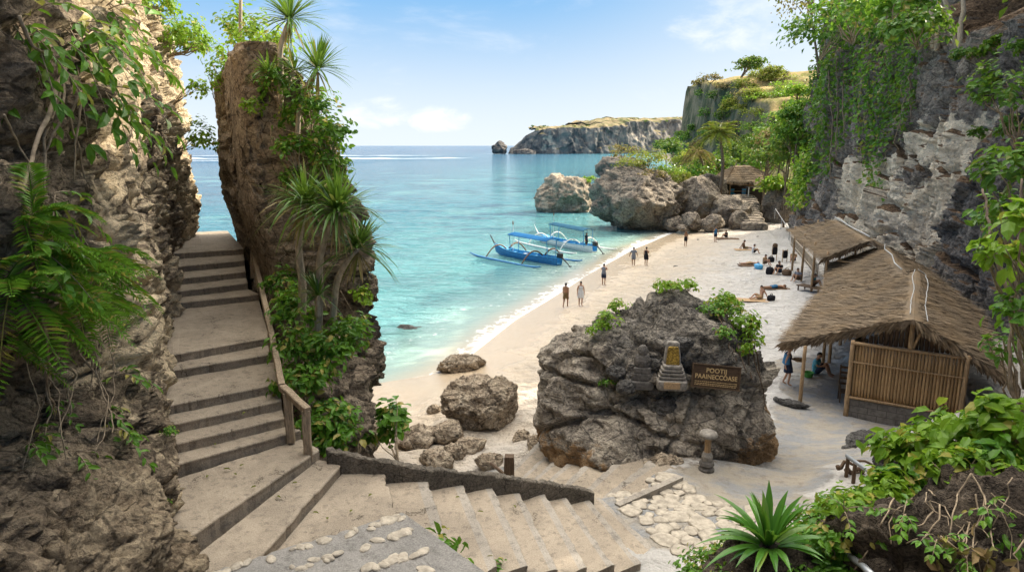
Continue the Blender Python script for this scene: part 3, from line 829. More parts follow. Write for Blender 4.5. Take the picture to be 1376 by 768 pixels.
# far headland
def head_disp(P):
    return 7 * fbm(P / 60, 3, 401) + 4 * facets(P * np.array([.05, .05, .02]), 79) + 5 * ridged(P * np.array([.03, .03, .010]), 4, 411) + 2.4 * fbm(P / 9, 3, 421)
HP = [(0, 925, 2), (4, 906, 5), (9, 894, 13), (18, 886, 21), (30, 884, 27), (50, 886, 29), (85, 896, 30), (120, 908, 31), (142, 918, 34), (162, 932, 39), (200, 950, 42), (250, 985, 44), (330, 1010, 46), (430, 1040, 46)]
FV, FN = cliff(HP, 420, -2, 60, -1, head_disp, lean=.34, back=110, nback=14, rise=.035)
pf = FV.reshape(-1, 3)
pale = (np.exp(-((pf[:, 0] - 46) / 13) ** 2 - ((pf[:, 2] - 16) / 18) ** 2) * .8 + np.exp(-((pf[:, 0] - 178) / 22) ** 2 - ((pf[:, 2] - 24) / 15) ** 2) * .8) * (.6 + 2.2 * fbm(pf / 9, 4, 8)) + .35 * fbm(pf / 20, 3, 9)
m_h, t_h = newmat('headland_ground')
pp = t_h.pos(); gn = t_h.n('ShaderNodeNewGeometry')
nzc = t_h.n('ShaderNodeSeparateXYZ', {0: gn.outputs['Normal']}).outputs['Z']
nn = t_h.noise(pp, .05, 6, .7); nm = t_h.noise(t_h.pos((1, 1, .3)), .12, 7, .7)
rk = t_h.mix(t_h.ramp(nm, .4, .62), (.10, .10, .10), (.27, .25, .22))
rk = t_h.mix(t_h.ramp(t_h.math('ADD', t_h.attr('pale'), t_h.math('MULTIPLY', t_h.math('SUBTRACT', nm, .5), .9)), .4, .7), rk, (.50, .42, .33))
gr = t_h.mix(t_h.ramp(nn, .42, .6), (.33, .26, .15), (.13, .14, .06))
t_h.out(t_h.bsdf(t_h.mix(t_h.ramp(nzc, .55, .8), rk, gr), .95, t_h.bump(nm, .8, 3.0), .1)); M['headland_ground'] = m_h
oF = MB().grid(FV).build('headland', M['headland_ground'], smooth=True, attrs=dict(pale=np.clip(pale, 0, 1)))
tag(oF, 'long flat topped headland of grey cliffs across the bay', 'headland', kind='structure')
# ------------------------------------------------------------------ stairs
def slab(nl, nr, br, bl, z, h, seed, nu=44, chip=.045, mb=None, nosing=False):
    """one concrete step: nose line nl-nr, back line bl-br (plan), top at z, depth h"""
    nl, nr, br, bl = (np.array(q[:2], float) for q in (nl, nr, br, bl))
    u = np.linspace(0, 1, nu)[:, None]
    N = nl + (nr - nl) * u; B = bl + (br - bl) * u
    f = unit(N - B)
    wn = .055 / max(.1, float(np.linalg.norm(B - N, axis=1).mean()))
    prof = [(1.0, 0), (.75, 0), (.5, 0), (.25, 0), (wn, 0), (0, -.012), ('f', -.03), ('f', -.5 * min(h, .2)), ('f', -min(h, .2)), ('f', -h)]
    rings = []
    for q, dz in prof:
        if q == 'f': xy = N + f * (.012 if dz > -.1 else 0.0)
        else: xy = N + (B - N) * q
        rings.append(np.concatenate([xy, np.full((nu, 1), z + dz)], 1))
    rings.append(np.concatenate([B, np.full((nu, 1), z - h)], 1))
    V = np.stack(rings, 1)                               # nu, 11, 3
    P = V.reshape(-1, 3)
    n = fbm(P * 3.1 + seed * 7.7, 4, seed).reshape(V.shape[:2]); n1 = fbm(P * 9 + seed, 3, seed + 3).reshape(V.shape[:2])
    ch = np.clip(fbm(np.concatenate([N, np.full((nu, 1), z)], 1) * 3.4 + seed, 4, seed + 9) + .02, 0, 1)[:, None]
    V[:, :5, 2] += (.016 * n + .006 * n1)[:, :5]
    V[:, 4:9, 0] += (-f[:, 0:1] * (chip * 3.0 * ch + .015 * n[:, 4:9])); V[:, 4:9, 1] += (-f[:, 1:2] * (chip * 3.0 * ch + .015 * n[:, 4:9]))
    V[:, 4:7, 2] -= chip * 1.1 * ch
    b0 = mb.n; mb.loft(V)
    Fq, _ = mb.f[-3]; k = len(prof) + 1
    strip = (Fq.min(1) - b0) % k                         # which run of the profile each face belongs to
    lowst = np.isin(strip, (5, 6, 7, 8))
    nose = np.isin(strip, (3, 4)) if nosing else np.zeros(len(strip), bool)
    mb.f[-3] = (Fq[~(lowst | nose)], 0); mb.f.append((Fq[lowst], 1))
    if nosing: mb.f.append((Fq[nose], 3))
    return mb

STEP_PX = [((257.7, 311.8), (304, 310)), ((242.4, 339.5), (325, 334)), ((246, 356.8), (326, 349.4)), ((248.5, 373), (327.7, 364.7)), ((245, 390), (330, 380)), ((251, 405), (345, 395)),
           ((244.8, 473.5), (358.6, 453)), ((243, 495), (363.5, 475)), ((248.5, 539.6), (372, 515)), ((243, 567), (374.7, 538)), ((250, 592), (378.4, 561.4)), ((258.4, 617), (400.6, 578)),
           ((255, 720), (426.5, 605)), ((361.5, 733.6), (459.6, 621.8)), ((531, 685), (516, 631)), ((600, 723), (573, 640)), ((666, 752), (619.6, 644)), ((707, 752), (659, 647)),
           ((746, 758), (695, 653)), ((785, 755), (729, 656)), ((822, 752), (753, 657)), ((858, 750), (790, 668)), ((894, 749), (805, 666))]
SN = []
zz = 7.5
for i, (a, b) in enumerate(STEP_PX):
    if i >= 2: zz -= .2
    A, B = G(*a, zz), G(*b, zz)
    if i >= 14:                                       # run the noses on under the nearer flight
        d = unit(A - B); A = A + d * (1.1 if i < 16 else .12)
    if i == 13: d = unit(A - B); A = A + d * 2.2
    if i == 12: d = unit(A - B); A = A + d * .8
    SN.append((A, B, zz))
def ext(A, B, l=.35, r=.05):
    d = unit(B - A); return A - d * l, B + d * r
st = empty('concrete_stairs', SN[11][0], 0, 'worn beige concrete stairs climbing along the cliff to a gap above the sea', 'stairs')
inv = Matrix.Translation(-st.location)
for i in range(1, 13):
    A, B, z = SN[i]; A0, B0, _ = SN[i - 1]
    A, B = ext(A, B); A0, B0 = ext(A0, B0)
    if i == 12: A = A - unit(B - A) * .1; A0 = A0 + np.array([-.4, -.6, 0])
    mb = MB(); slab(A, B, B0, A0, z, 1.3 if i < 12 else .9, 40 + i, mb=mb)
    mb.v = [v - np.array(st.location) for v in mb.v]
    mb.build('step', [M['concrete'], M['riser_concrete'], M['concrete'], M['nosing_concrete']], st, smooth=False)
st2 = empty('concrete_stairs', SN[17][0], 0, 'wide concrete flight fanning down from the landing to the paved path', 'stairs')
for i in range(13, 23):
    A, B, z = SN[i]; A0, B0, _ = SN[i - 1]
    if i == 13: A0 = SN[12][0] + np.array([-.1, -1.2, 0])
    if i == 14: A0 = SN[13][0]
    mb = MB(); slab(A, B, B0, A0, z, .8, 70 + i, mb=mb, chip=.022 if i > 14 else .05, nosing=i > 14)
    mb.v = [v - np.array(st2.location) for v in mb.v]
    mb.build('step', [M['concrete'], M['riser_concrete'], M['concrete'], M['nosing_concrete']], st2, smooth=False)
# rough masonry steps nearest the camera, rising to the viewer
st3 = empty('stone_steps', G(540, 700, 5.1), 0, 'rough grey steps set with pale cobbles at the bottom edge of the view', 'stairs')
near_steps = [((250, 775), (540, 687), 5.22), ((330, 775), (549, 706), 5.40), ((440, 772), (569, 734), 5.58), ((530, 778), (583, 754), 5.76), ((560, 800), (600, 780), 5.94)]
for k, (a, b, z) in enumerate(near_steps):
    A, B = G(*a, z), G(*b, z)
    d = unit(B - A); nrm = np.array([d[1], -d[0], 0])
    if nrm[1] > 0: nrm = -nrm
    mb = MB(); slab(A - d * .8, B, B + nrm * 2.2 + d * .35, A - d * .8 + nrm * 2.2, z, .9, 100 + k, chip=.05, mb=mb)
    mb.v = [v - np.array(st3.location) for v in mb.v]
    mc = mb; L = np.linalg.norm(B - A) + .6
    for _ in range(int(9 * L)):
        u = rng.random() * L; w = .07 + rng.random() * .15
        c = B - d * u + nrm * w + np.array([0, 0, .0])
        r = .045 + .06 * rng.random()
        V, F = ico(2); q = V * (1 + .25 * fbm(V * 1.7 + rng.random() * 90, 2, 3))[:, None]
        q = q * np.array([r * (1 + .6 * rng.random()), r * .8, .032]) @ rotz(rng.random() * 6).T
        mc.add(q + c - np.array(st3.location), F, 2)
    mb.build('step', [M['dark_concrete'], M['dark_concrete'], M['cobble'], M['dark_concrete']], st3)
# small flight and ramp below the boulder, leading down to the sand
st4 = empty('concrete_stairs', G(760, 640, 2.6), 0, 'narrow shallow steps turning down under the carved boulder towards the sand', 'stairs')
low = [((826, 676), (911, 638), 3.28), ((813, 664), (866, 622), 3.08), ((790, 654), (836, 610), 2.88), ((757, 650), (802, 607), 2.68), ((731, 648), (782, 606), 2.48), ((714, 645), (756, 607), 2.28), ((698, 643), (738, 605), 2.08), ((676, 640), (716, 600), 1.88)]
for k in range(1, len(low)):
    a, b, z = low[k]; A, B = G(*a, z), G(*b, z)
    a0, b0, z0 = low[k - 1]; A0, B0 = G(*a0, z0), G(*b0, z0)
    A, B = ext(A, B, .5, .5); A0, B0 = ext(A0, B0, .5, .5)
    mb = MB(); slab(A, B, B0, A0, z, .7, 130 + k, mb=mb, chip=.03, nosing=True)
    mb.v = [v - np.array(st4.location) for v in mb.v]
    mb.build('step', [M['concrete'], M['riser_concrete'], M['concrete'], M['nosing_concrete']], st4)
A, B = G(*low[0][0], 3.285), G(*low[0][1], 3.285)
kb = MB(); d = unit(B - A); nrm = np.array([d[1], -d[0], 0])
kb.loft(np.stack([np.stack([q + nrm * .0 + [0, 0, -.3], q + nrm * .16 + [0, 0, -.3], q + nrm * .16 + [0, 0, .018], q + [0, 0, .018]]) for q in (A + (B - A) * t for t in np.linspace(0, 1, 9))]))
A2, B2 = SN[22][0], SN[22][1]; d2 = unit(B2 - A2); n2 = np.array([d2[1], -d2[0], 0])
tag(kb.build('kerb_strip', M['nosing_concrete']), 'grey concrete strip edging the crazy paving near the carved boulder', 'kerb')
# low parapet curving along the flight
pp = [(436, 606, 5.36), (462, 613, 5.26), (512, 622, 5.12), (572, 632, 4.92), (620, 637, 4.72), (660, 641, 4.52), (700, 647, 4.32), (735, 651, 4.08), (768, 657, 3.84), (797, 664, 3.6)]
C = np.array([G(x, y, z) for x, y, z in pp])
tt = np.linspace(0, len(C) - 1, 260); C = np.stack([np.interp(tt, np.arange(len(C)), C[:, k]) for k in range(3)], 1)
tg = unit(np.gradient(C, axis=0)); sd_ = unit(np.stack([-tg[:, 1], tg[:, 0], 0 * tg[:, 0]], 1))
prof = [(-.02, -.8), (-.015, -.10), (-.01, -.03), (.01, -.012), (.06, -.004), (.13, -.008), (.17, -.03), (.18, -.10), (.2, -.9)]
rings = np.stack([C + sd_ * a + np.array([0, 0, b]) for a, b in prof], 1)
q = rings.reshape(-1, 3); nn_ = (.035 * fbm(q * 1.1, 4, 151) + .035 * ridged(q * 5, 3, 87) - .03 * sstep(.35, .1, worley(q * 5, 89)[0]) + .05 * ridged(q * 1.1, 2, 5) * 0).reshape(rings.shape[:2])
rings += nn_[..., None] * np.array([.5, .5, 1.0])
tag(MB().loft(rings).build('parapet', M['parapet_stone']), 'low rough grey kerb wall curving along the outer side of the wide stair flight', 'parapet')
# handrail
hr = empty('wooden_handrail', G(410, 606, 5.3), 0, 'weathered grey timber handrail beside the upper stairs', 'handrail')
L0 = np.array(hr.location)
T = [G(338, 328, 7.75), G(357, 412, 7.25), G(379, 520, 6.42), G(411, 549, 6.2)]
def beam(a, b, w, h, mb, seed=0):
    a, b = np.array(a), np.array(b); n = 10
    t_ = np.linspace(0, 1, n)[:, None]; c = a + (b - a) * t_
    c += .02 * np.stack([fbm(c * 1.2 + seed, 2, 3), fbm(c * 1.2 + seed, 2, 4), fbm(c * 1.2 + seed, 2, 5)], 1)
    d = unit(b - a); s_ = unit(np.cross(d, [0, 0, 1]) if abs(d[2]) < .95 else np.array([1., .2, 0])); u_ = np.cross(s_, d)
    pr = [(-1, -.8), (-.8, -1), (.8, -1), (1, -.8), (1, .8), (.8, 1), (-.8, 1), (-1, .8)]
    r = np.stack([c + s_ * (x * w / 2) + u_ * (y * h / 2) for x, y in pr], 1)
    r += (.008 * fbm(r.reshape(-1, 3) * 8, 2, 9)).reshape(r.shape[:2])[..., None]
    mb.loft(r)
mb = MB(); beam(T[0] - L0, T[1] - L0, .12, .15, mb); beam(T[1] - L0, T[2] - L0, .125, .16, mb, 3); mb.build('rail', M['grey_wood'], hr)
mb = MB(); beam(T[2] - L0, T[3] - L0 + (T[3] - T[2]) * .08, .14, .13, mb, 5); mb.build('rail', M['grey_wood'], hr)
for top, base in ((T[3], G(413, 606, 5.3)), (T[2] + (T[3] - T[2]) * .2, G(394, 583, 5.5)), (T[2] * .35 + T[1] * .65, G(369, 458, 6.4)), (T[0] * .93 + T[1] * .07, G(334, 378, 6.9))):
    b = base.copy(); b[:2] = .25 * b[:2] + .75 * top[:2]; b[2] = base[2] - .15
    mb = MB(); beam(b - L0, np.array(top) - L0 + [0, 0, -.02], .15, .15, mb, 7); mb.build('post', M['grey_wood'], hr)

# ------------------------------------------------------------------ pinnacle beside the stairs
def pinnacle():
    n, m = 300, 320
    lev = np.array([(75, 318, 372), (88, 300, 392), (115, 297, 412), (150, 296, 430), (200, 299, 452), (260, 302, 476), (320, 322, 488), (380, 340, 498), (430, 352, 504), (480, 362, 503), (530, 372, 492), (580, 380, 490), (650, 385, 505)], float)
    zl = np.array([U(400, py, 18.2)[2] for py in lev[:, 0]])
    xr = np.array([U(r, py, 17.9)[0] for py, r in lev[:, [0, 2]]])
    z = np.linspace(-.2, zl[0] + .25, n)
    XR = np.interp(z, zl[::-1], xr[::-1])
    th = np.linspace(0, 2 * np.pi, m, endpoint=False)
    a, b = np.cos(th), np.sin(th)
    e = .27
    a = np.sign(a) * np.abs(a) ** e; b = np.sign(b) * np.abs(b) ** e
    V = np.zeros((n, m, 3))
    for k in range(n):
        low_ = sstep(6.5, 3.5, z[k])
        t0, t1 = 0.6, 12.0 - 1.0 * sstep(9, 13.5, z[k])
        xl = -6.15 - .45 * sstep(7.4, 9.5, z[k]) + .25 * low_
        wdt = max(.8, XR[k] - (xl - .43 * 1.2))
        aa = (a + 1) / 2 * wdt; bb = t0 + (b + 1) / 2 * (t1 - t0)
        # right side tapers towards the back of the fin
        aa = aa * (1 - .30 * sstep(0, 12, bb))
        top = 1 - .30 * sstep(zl[0] - .1, zl[0] + .25, z[k]) ** 2
        V[k, :, 0] = xl + aa * top + (1 - top) * .45 * wdt - .43 * bb
        V[k, :, 1] = 17.0 + .90 * bb
        V[k, :, 2] = z[k] + .35 * math.sin(k * .0) 
    c = V.mean(1, keepdims=True)
    N = unit((V - c) * np.array([1, .35, 0]))
    P = V.reshape(-1, 3)
    q = tilt(P, -.35)
    d = .40 * fbm(P / 1.9, 3, 501) + .20 * ridged(q * np.array([.8, .8, 1.7]), 4, 511) + .11 * fbm(P * 2.5, 4, 521)
    e1, e2 = worley(q * np.array([.75, .75, 1.05]), 57); d -= .25 * sstep(.13, 0, e2 - e1)
    d -= .15 * sstep(.42, .1, worley(P * 2.1, 51)[0]) + .04 * fbm(P * 7, 3, 4) * -1
    d -= .05 * sstep(.4, .1, worley(P * 5.5, 53)[0])
    d += .30 * facets(q * np.array([.7, .7, .42]), 81) + .11 * facets(q * np.array([2.0, 2.0, 1.4]), 83) + .035 * facets(P * 5.5, 85)
    right = (V[..., 0] - c[..., 0]).ravel()
    leftside = sstep(.2, -.9, (V[..., 0] + .43 * (V[..., 1] - 17) / .9).ravel() + 5.3)
    d = d - .12; d = np.where(d > 0, d * (1 - .6 * leftside), d)
    V += (N * d.reshape(V.shape[:2])[..., None])
    mb = MB().loft(V)
    o = mb.build('rock_pinnacle', M['pinnacle_stone'], smooth=True)
    tag(o, 'tall brown rock fin standing beside the stairs with palms growing on it', 'rock')
    return V
PV = pinnacle()

# ------------------------------------------------------------------ boulders
def rock(name, c, r, seed, mat, label, group=None, rot=0.0, sub=5, amp=.20, planes=9, blobs=None, rough=1.0, attrs=None, cat='boulder', crease=1.0, tiltv=None, kind=None):
    V, F = ico(sub)
    rs = np.random.default_rng(seed)
    if blobs is None:
        V = V * (1 + amp * 1.3 * fbm(V * 1.25 + seed, 3, seed))[:, None]
        for _ in range(planes):
            nrm = unit(rs.normal(size=3)); h = .66 + .24 * rs.random()
            d = V @ nrm; V = V - np.maximum(d - h, 0)[:, None] * nrm * .88
        P = V * np.array(r)
    else:
        rad = np.zeros(len(V))
        for (bc, br) in blobs:                                # star-shaped union seen from the centre
            bc, br = np.array(bc, float), np.array(br, float)
            dv = V / br; oc = -bc / br
            A_ = (dv ** 2).sum(1); B_ = dv @ oc; C_ = (oc ** 2).sum() - 1
            disc = np.maximum(B_ * B_ - A_ * C_, 0); tt_ = (-B_ + np.sqrt(disc)) / A_
            tt_ = np.where(B_ * B_ - A_ * C_ > 0, tt_, 0)
            rad = np.maximum(rad, tt_)
        P = V * rad[:, None]
    size = float(np.mean(r)) if blobs is None else 3.0
    k = 1 / max(size, .1)
    N = unit(P / np.array(r) ** 2) if blobs is None else V
    q = tilt(P + seed * 3.1, .5)
    d = size * (.06 * amp / .2 * ridged(q * k * np.array([1.4, 1.4, 2.4]), 4, seed + 1) + .05 * fbm(P * k * 4 + seed, 4, seed + 2))
    e1, e2 = worley(q * k * np.array([1.6, 1.6, 2.1]), seed + 3); d -= size * .10 * sstep(.12, 0, e2 - e1) * rough * crease
    d -= size * .055 * sstep(.42, .1, worley(P * k * 5 + seed, seed + 4)[0]) * rough
    d += size * amp / .2 * (.09 * facets(q * k * np.array([1.3, 1.3, 1.7]), seed + 6) + .032 * facets(q * k * np.array([3.6, 3.6, 4.6]), seed + 7) + .012 * facets(P * k * 9, seed + 8))
    d += size * .02 * fbm(P * k * 14, 3, seed + 5) * rough
    P = P + N * d[:, None]
    if tiltv: P = P @ np.array(Matrix.Rotation(tiltv[0], 3, tiltv[1])).T
    P = P @ rotz(rot).T
    mb = MB().add(P, F)
    at = attrs(P) if attrs else None
    o = mb.build(name, M[mat], smooth=True, attrs=at, loc=tuple(c))
    tag(o, label, cat, group, kind)
    return o, P + np.array(c)

bc = np.array([4.3, 19.4, 3.6])
def battr(P):
    nz_ = fbm(P * .9, 4, 9)
    warm = np.clip(sstep(.2, -1.6, P[:, 2]) * .75 + .5 * sstep(2.0, 3.6, P[:, 0]) * sstep(1, -1, P[:, 2]) + .5 * nz_, 0, 1)
    grey = np.clip(sstep(.2, 1.6, P[:, 2]) * sstep(-2.6, -1, P[:, 0]) * .8 + .5 * nz_, 0, 1)
    return dict(warm=warm, grey=grey)
oB, BP = rock('carved_boulder', bc, (3.4, 2.6, 3), 33, 'boulder_stone', 'huge dark boulder in mid beach carrying the shrine and the name sign', sub=7, attrs=battr,
     blobs=[((-.15, 0, -.7), (2.95, 2.4, 1.65)), ((1.45, .2, .85), (1.4, 1.5, 1.5)), ((-1.0, .2, .75), (1.5, 1.7, 1.3)), ((.9, .3, 1.7), (1.0, 1.2, 1.0)), ((.6, .1, .9), (1.9, 1.8, 1.85)), ((.45, .5, 1.85), (1.0, 1.2, 1.05)), ((1.35, 0.2, .75), (1.55, 1.6, 1.55)), ((-1.5, .2, .1), (1.6, 1.9, 1.45)), ((1.75, -.2, -.75), (1.3, 1.8, 1.35)), ((-1.2, -.6, -1.0), (1.7, 2.0, 1.2)), ((.6, -.9, -.5), (1.6, 1.5, 1.5)), ((-.25, .3, 1.9), (.45, .6, .65)), ((1.1, .2, 1.8), (.55, .6, .75))], amp=.25, crease=.8)
rock('boulder', GG(648, 572) + [0, .5, .55], (1.55, 1.1, 1.0), 41, 'beach_rock_stone', 'tan boulder with a pale top on the sand left of the carved boulder', sub=6, amp=.26, planes=18, crease=.5)
rock('boulder', GG(622, 496) + [0, .1, .25], (1.3, .7, .42), 47, 'beach_rock_stone', 'low brown rock lying at the wet edge of the sand', sub=5, rot=.35, amp=.25)
for px, py, r_, sd_, lb in ((604, 590, (.62, .5, .42), 51, 'knobbly tan rock at the foot of the paler boulder, above the kerb'), (562, 600, (.75, .6, .5), 53, 'brown rock beside the leafy shrub at the kerb wall'),
                            (632, 606, (.6, .45, .3), 55, 'flat pale rock between the kerb wall and the sand ramp'), (586, 622, (.65, .4, .3), 57, 'cream limestone lump just outside the kerb wall'), (657, 626, (.42, .35, .3), 59, 'small rock left of the cut timber post'), (700, 590, (.3, .3, .2), 61, 'small brown stone between tan boulder and carved boulder'),
                            (612, 612, (.4, .35, .28), 63, 'small pale stone in the rubble below the tan boulder'), (720, 600, (.42, .3, .22), 65, 'small stone tucked under the left foot of the carved boulder'), (583, 553, (.30, .2, .2), 67, 'lone pale stone on the open sand'), (500, 576, (.45, .4, .25), 69, 'grey stone on the sand beside the rock fin')):
    rock('rock', GG(px, py) + [0, 0, r_[2] * .45], r_, sd_, 'beach_rock_stone', lb, sub=4, amp=.26, cat='rock', rot=sd_ * .7)
rock('rock', GG(893, 628) + [0, .1, .05], (.55, .38, .26), 71, 'beach_rock_stone', 'flat grey stone lying in front of the carved boulder', sub=4, cat='rock')
rock('rock', GG(1003, 606) + [0, .1, .1], (.38, .3, .24), 73, 'dark_rock_stone', 'dark rubble stone under the right side of the carved boulder', sub=4, cat='rock')
rock('rock', GG(1024, 603) + [0, .1, .1], (.2, .2, .2), 75, 'beach_rock_stone', 'small tan stone under the right side of the carved boulder', sub=4, cat='rock')
rock('slab_stone', GG(1062, 545) + [0, 0, .1], (.75, .22, .16), 77, 'dark_rock_stone', 'long dark stone slab lying on the sand left of the bamboo hut', sub=4, rot=-.7, cat='rock')
rock('boulder', GG(1172, 594) + [0, -.2, .05], (1.0, .6, .34), 79, 'dark_rock_stone', 'jagged dark rock below the block wall of the hut', sub=5, rot=.3)
rock('boulder', GG(1206, 622) + [0, -.2, .3], (.7, .6, .55), 81, 'dark_rock_stone', 'rounded dark grey boulder half hidden by the bright bush', sub=5, amp=.12, planes=4)
# rocks at the far end of the beach and in the water
rock('sea_boulder', G(862, 312, 0) + [.3, 4.4, 3.4], (5.9, 5.2, 5.2), 91, 'sea_boulder_stone', 'big rounded boulder at the water edge topped with yellow bushes', sub=6, amp=.25, planes=16, crease=.25)
rock('sea_boulder', G(768, 284, 0) + [0, 2, 1.9], (5.4, 4.2, 4.6), 93, 'beach_rock_stone', 'sunlit pointed sea rock standing in the bay', sub=6, amp=.24, planes=12, rot=.5, crease=.3)
rock('sea_boulder', G(832, 236, 0)*[1,1,0] + [0, 0, 2], (9, 6, 5.5), 95, 'sea_boulder_stone', 'brown rock peeking out behind the big water edge boulder', sub=5, amp=.2)
for px, py, y, r_, sd_, lb in ((940, 268, 92, (3.3, 3, 2.9), 111, 'grey boulder behind the far end of the sand, left of the palm trunk'), (978, 286, 90, (2.9, 2.6, 2.5), 113, 'grey boulder under the low terrace wall of the far hut'), (930, 298, 86, (1.7, 1.4, 1.1), 115, 'smooth squat boulder at the end of the sand'),
                               (957, 300, 85, (1.5, 1.3, 1.1), 117, 'pointed boulder left of the far steps'), (952, 254, 101, (2.6, 2.4, 2.4), 119, 'dark boulder behind the coconut palm'), (905, 300, 88, (1.6, 1.4, .9), 121, 'low boulder touching the big water edge boulder'), (993, 300, 86, (1.5, 1.2, 1.6), 123, 'narrow dark boulder right beside the far steps'), (918, 305, 86, (2.4, .9, .35), 127, 'flat ledge of rock at the end of the wet sand'), (950, 283, 91, (1.3, 1.2, 1.1), 129, 'small boulder wedged between two grey boulders'), (921, 262, 97, (2.4, 2, 2.2), 131, 'shaded boulder at the right of the bushy water edge boulder')):
    p_ = U(px, py, y); rock('boulder', p_, r_, sd_, 'sea_boulder_stone', lb, sub=5, amp=.18, planes=10, rot=sd_, crease=.3)
rock('sea_stack', np.array([-16.5, 900, 5.0]), (10, 7, 10), 135, 'headland_stone', 'small dark sea stack off the tip of the headland', sub=4, amp=.25, cat='rock')
rock('rock', np.array([14, 868, 1.0]), (14, 7, 5), 137, 'headland_stone', 'pale fallen rock at the foot of the headland', sub=4, amp=.25, cat='rock')
rock('rock', G(546, 445, -.25), (1.2, .7, .4), 141, 'dark_rock_stone', 'dark rock just under the clear shallow water', sub=4, cat='rock')
rock('rock', G(492, 497, 0) + [0, 0, .05], (.5, .4, .25), 143, 'dark_rock_stone', 'dark stone awash beside the rock fin', sub=4, cat='rock')
# dark rooty rock at the lower right, ledge blocks at the lower left
rock('rock_outcrop', np.array([7.4, 9.2, 4.5]), (3.0, 1.6, 1.35), 151, 'lava_root_stone', 'dark crumbly rock face with dry roots in the lower right corner', sub=6, amp=.34, rot=.2, cat='rock')
rock('ledge_rock', np.array([-4.75, 6.9, 6.55]), (.75, 1.25, .62), 155, 'ledge_stone', 'jutting beige ledge block at the foot of the left cliff', sub=6, amp=.24, rot=.25, cat='rock')
rock('ledge_rock', np.array([-4.85, 7.7, 5.45]), (.75, 1.0, .75), 157, 'ledge_stone', 'brownish ledge block in the lower left corner', sub=6, amp=.24, rot=.4, cat='rock')
rock('ledge_rock', np.array([-4.6, 6.1, 5.6]), (.7, .9, .8), 159, 'ledge_stone', 'brown ledge block at the bottom left edge of the view', sub=6, amp=.24, rot=.1, cat='rock')

# crazy paving: flat stones bedded in the path
pvb = MB(); pts_ = []
rs_ = np.random.default_rng(9)
for _ in range(4000):
    x, y = 1.8 + 4.6 * rs_.random(), 11.4 + 4.0 * rs_.random()
    if min(((x - 3.5) ** 2 + (y - 13.0) ** 2) / 2.1, ((x - 3.3) ** 2 + (y - 14.3) ** 2) / 1.0, ((x - 4.5) ** 2 + (y - 12.4) ** 2) / 1.5) > 1: continue
    if x < 2.25 + .42 * (14 - y) : continue
    r = .09 + .15 * rs_.random() ** 1.5
    if all((x - a) ** 2 + (y - b) ** 2 > (r + c) ** 2 * .92 for a, b, c in pts_): pts_.append((x, y, r))
for k, (x, y, r) in enumerate(pts_):
    V, F = ico(3); q = np.sign(V) * np.abs(V) ** .6 * np.array([r * 1.25, r * 1.05, .045]); q[:, :2] *= (1 + .34 * fbm(V * 1.5 + k * 3.3, 2, k))[:, None]
    q = q @ rotz(k * 1.3).T; pvb.add(q + [x, y, gz1(x, y) + .002], F)
tag(pvb.build('paving', M['cobble'], smooth=True), 'pale irregular stones bedded in the path at the foot of the wide stairs', 'paving', kind='structure')
# ------------------------------------------------------------------ thatched buildings
def patch(a, b, c, d, nu, nv, sag=.12, seed=0, rough=.05):
    """bilinear roof patch a-b (eave, along u) to d-c (ridge); returns (nu, nv, 3)"""
    u = np.linspace(0, 1, nu)[:, None, None]; v = np.linspace(0, 1, nv)[None, :, None]
    a, b, c, d = (np.array(q, float) for q in (a, b, c, d))
    V = (1 - v) * ((1 - u) * a + u * b) + v * ((1 - u) * d + u * c)
    V[..., 2] -= (sag * 4 * v * (1 - v))[..., 0] * .5
    n = fbm(V.reshape(-1, 3) * 1.3 + seed, 4, seed).reshape(V.shape[:2])
    V[..., 2] += rough * n
    cs_ = np.linspace(0, 1, nv) * 6.99; V[..., 2] -= .07 * (cs_ - np.floor(cs_))[None] ** 1.5      # overlapping courses
    return V

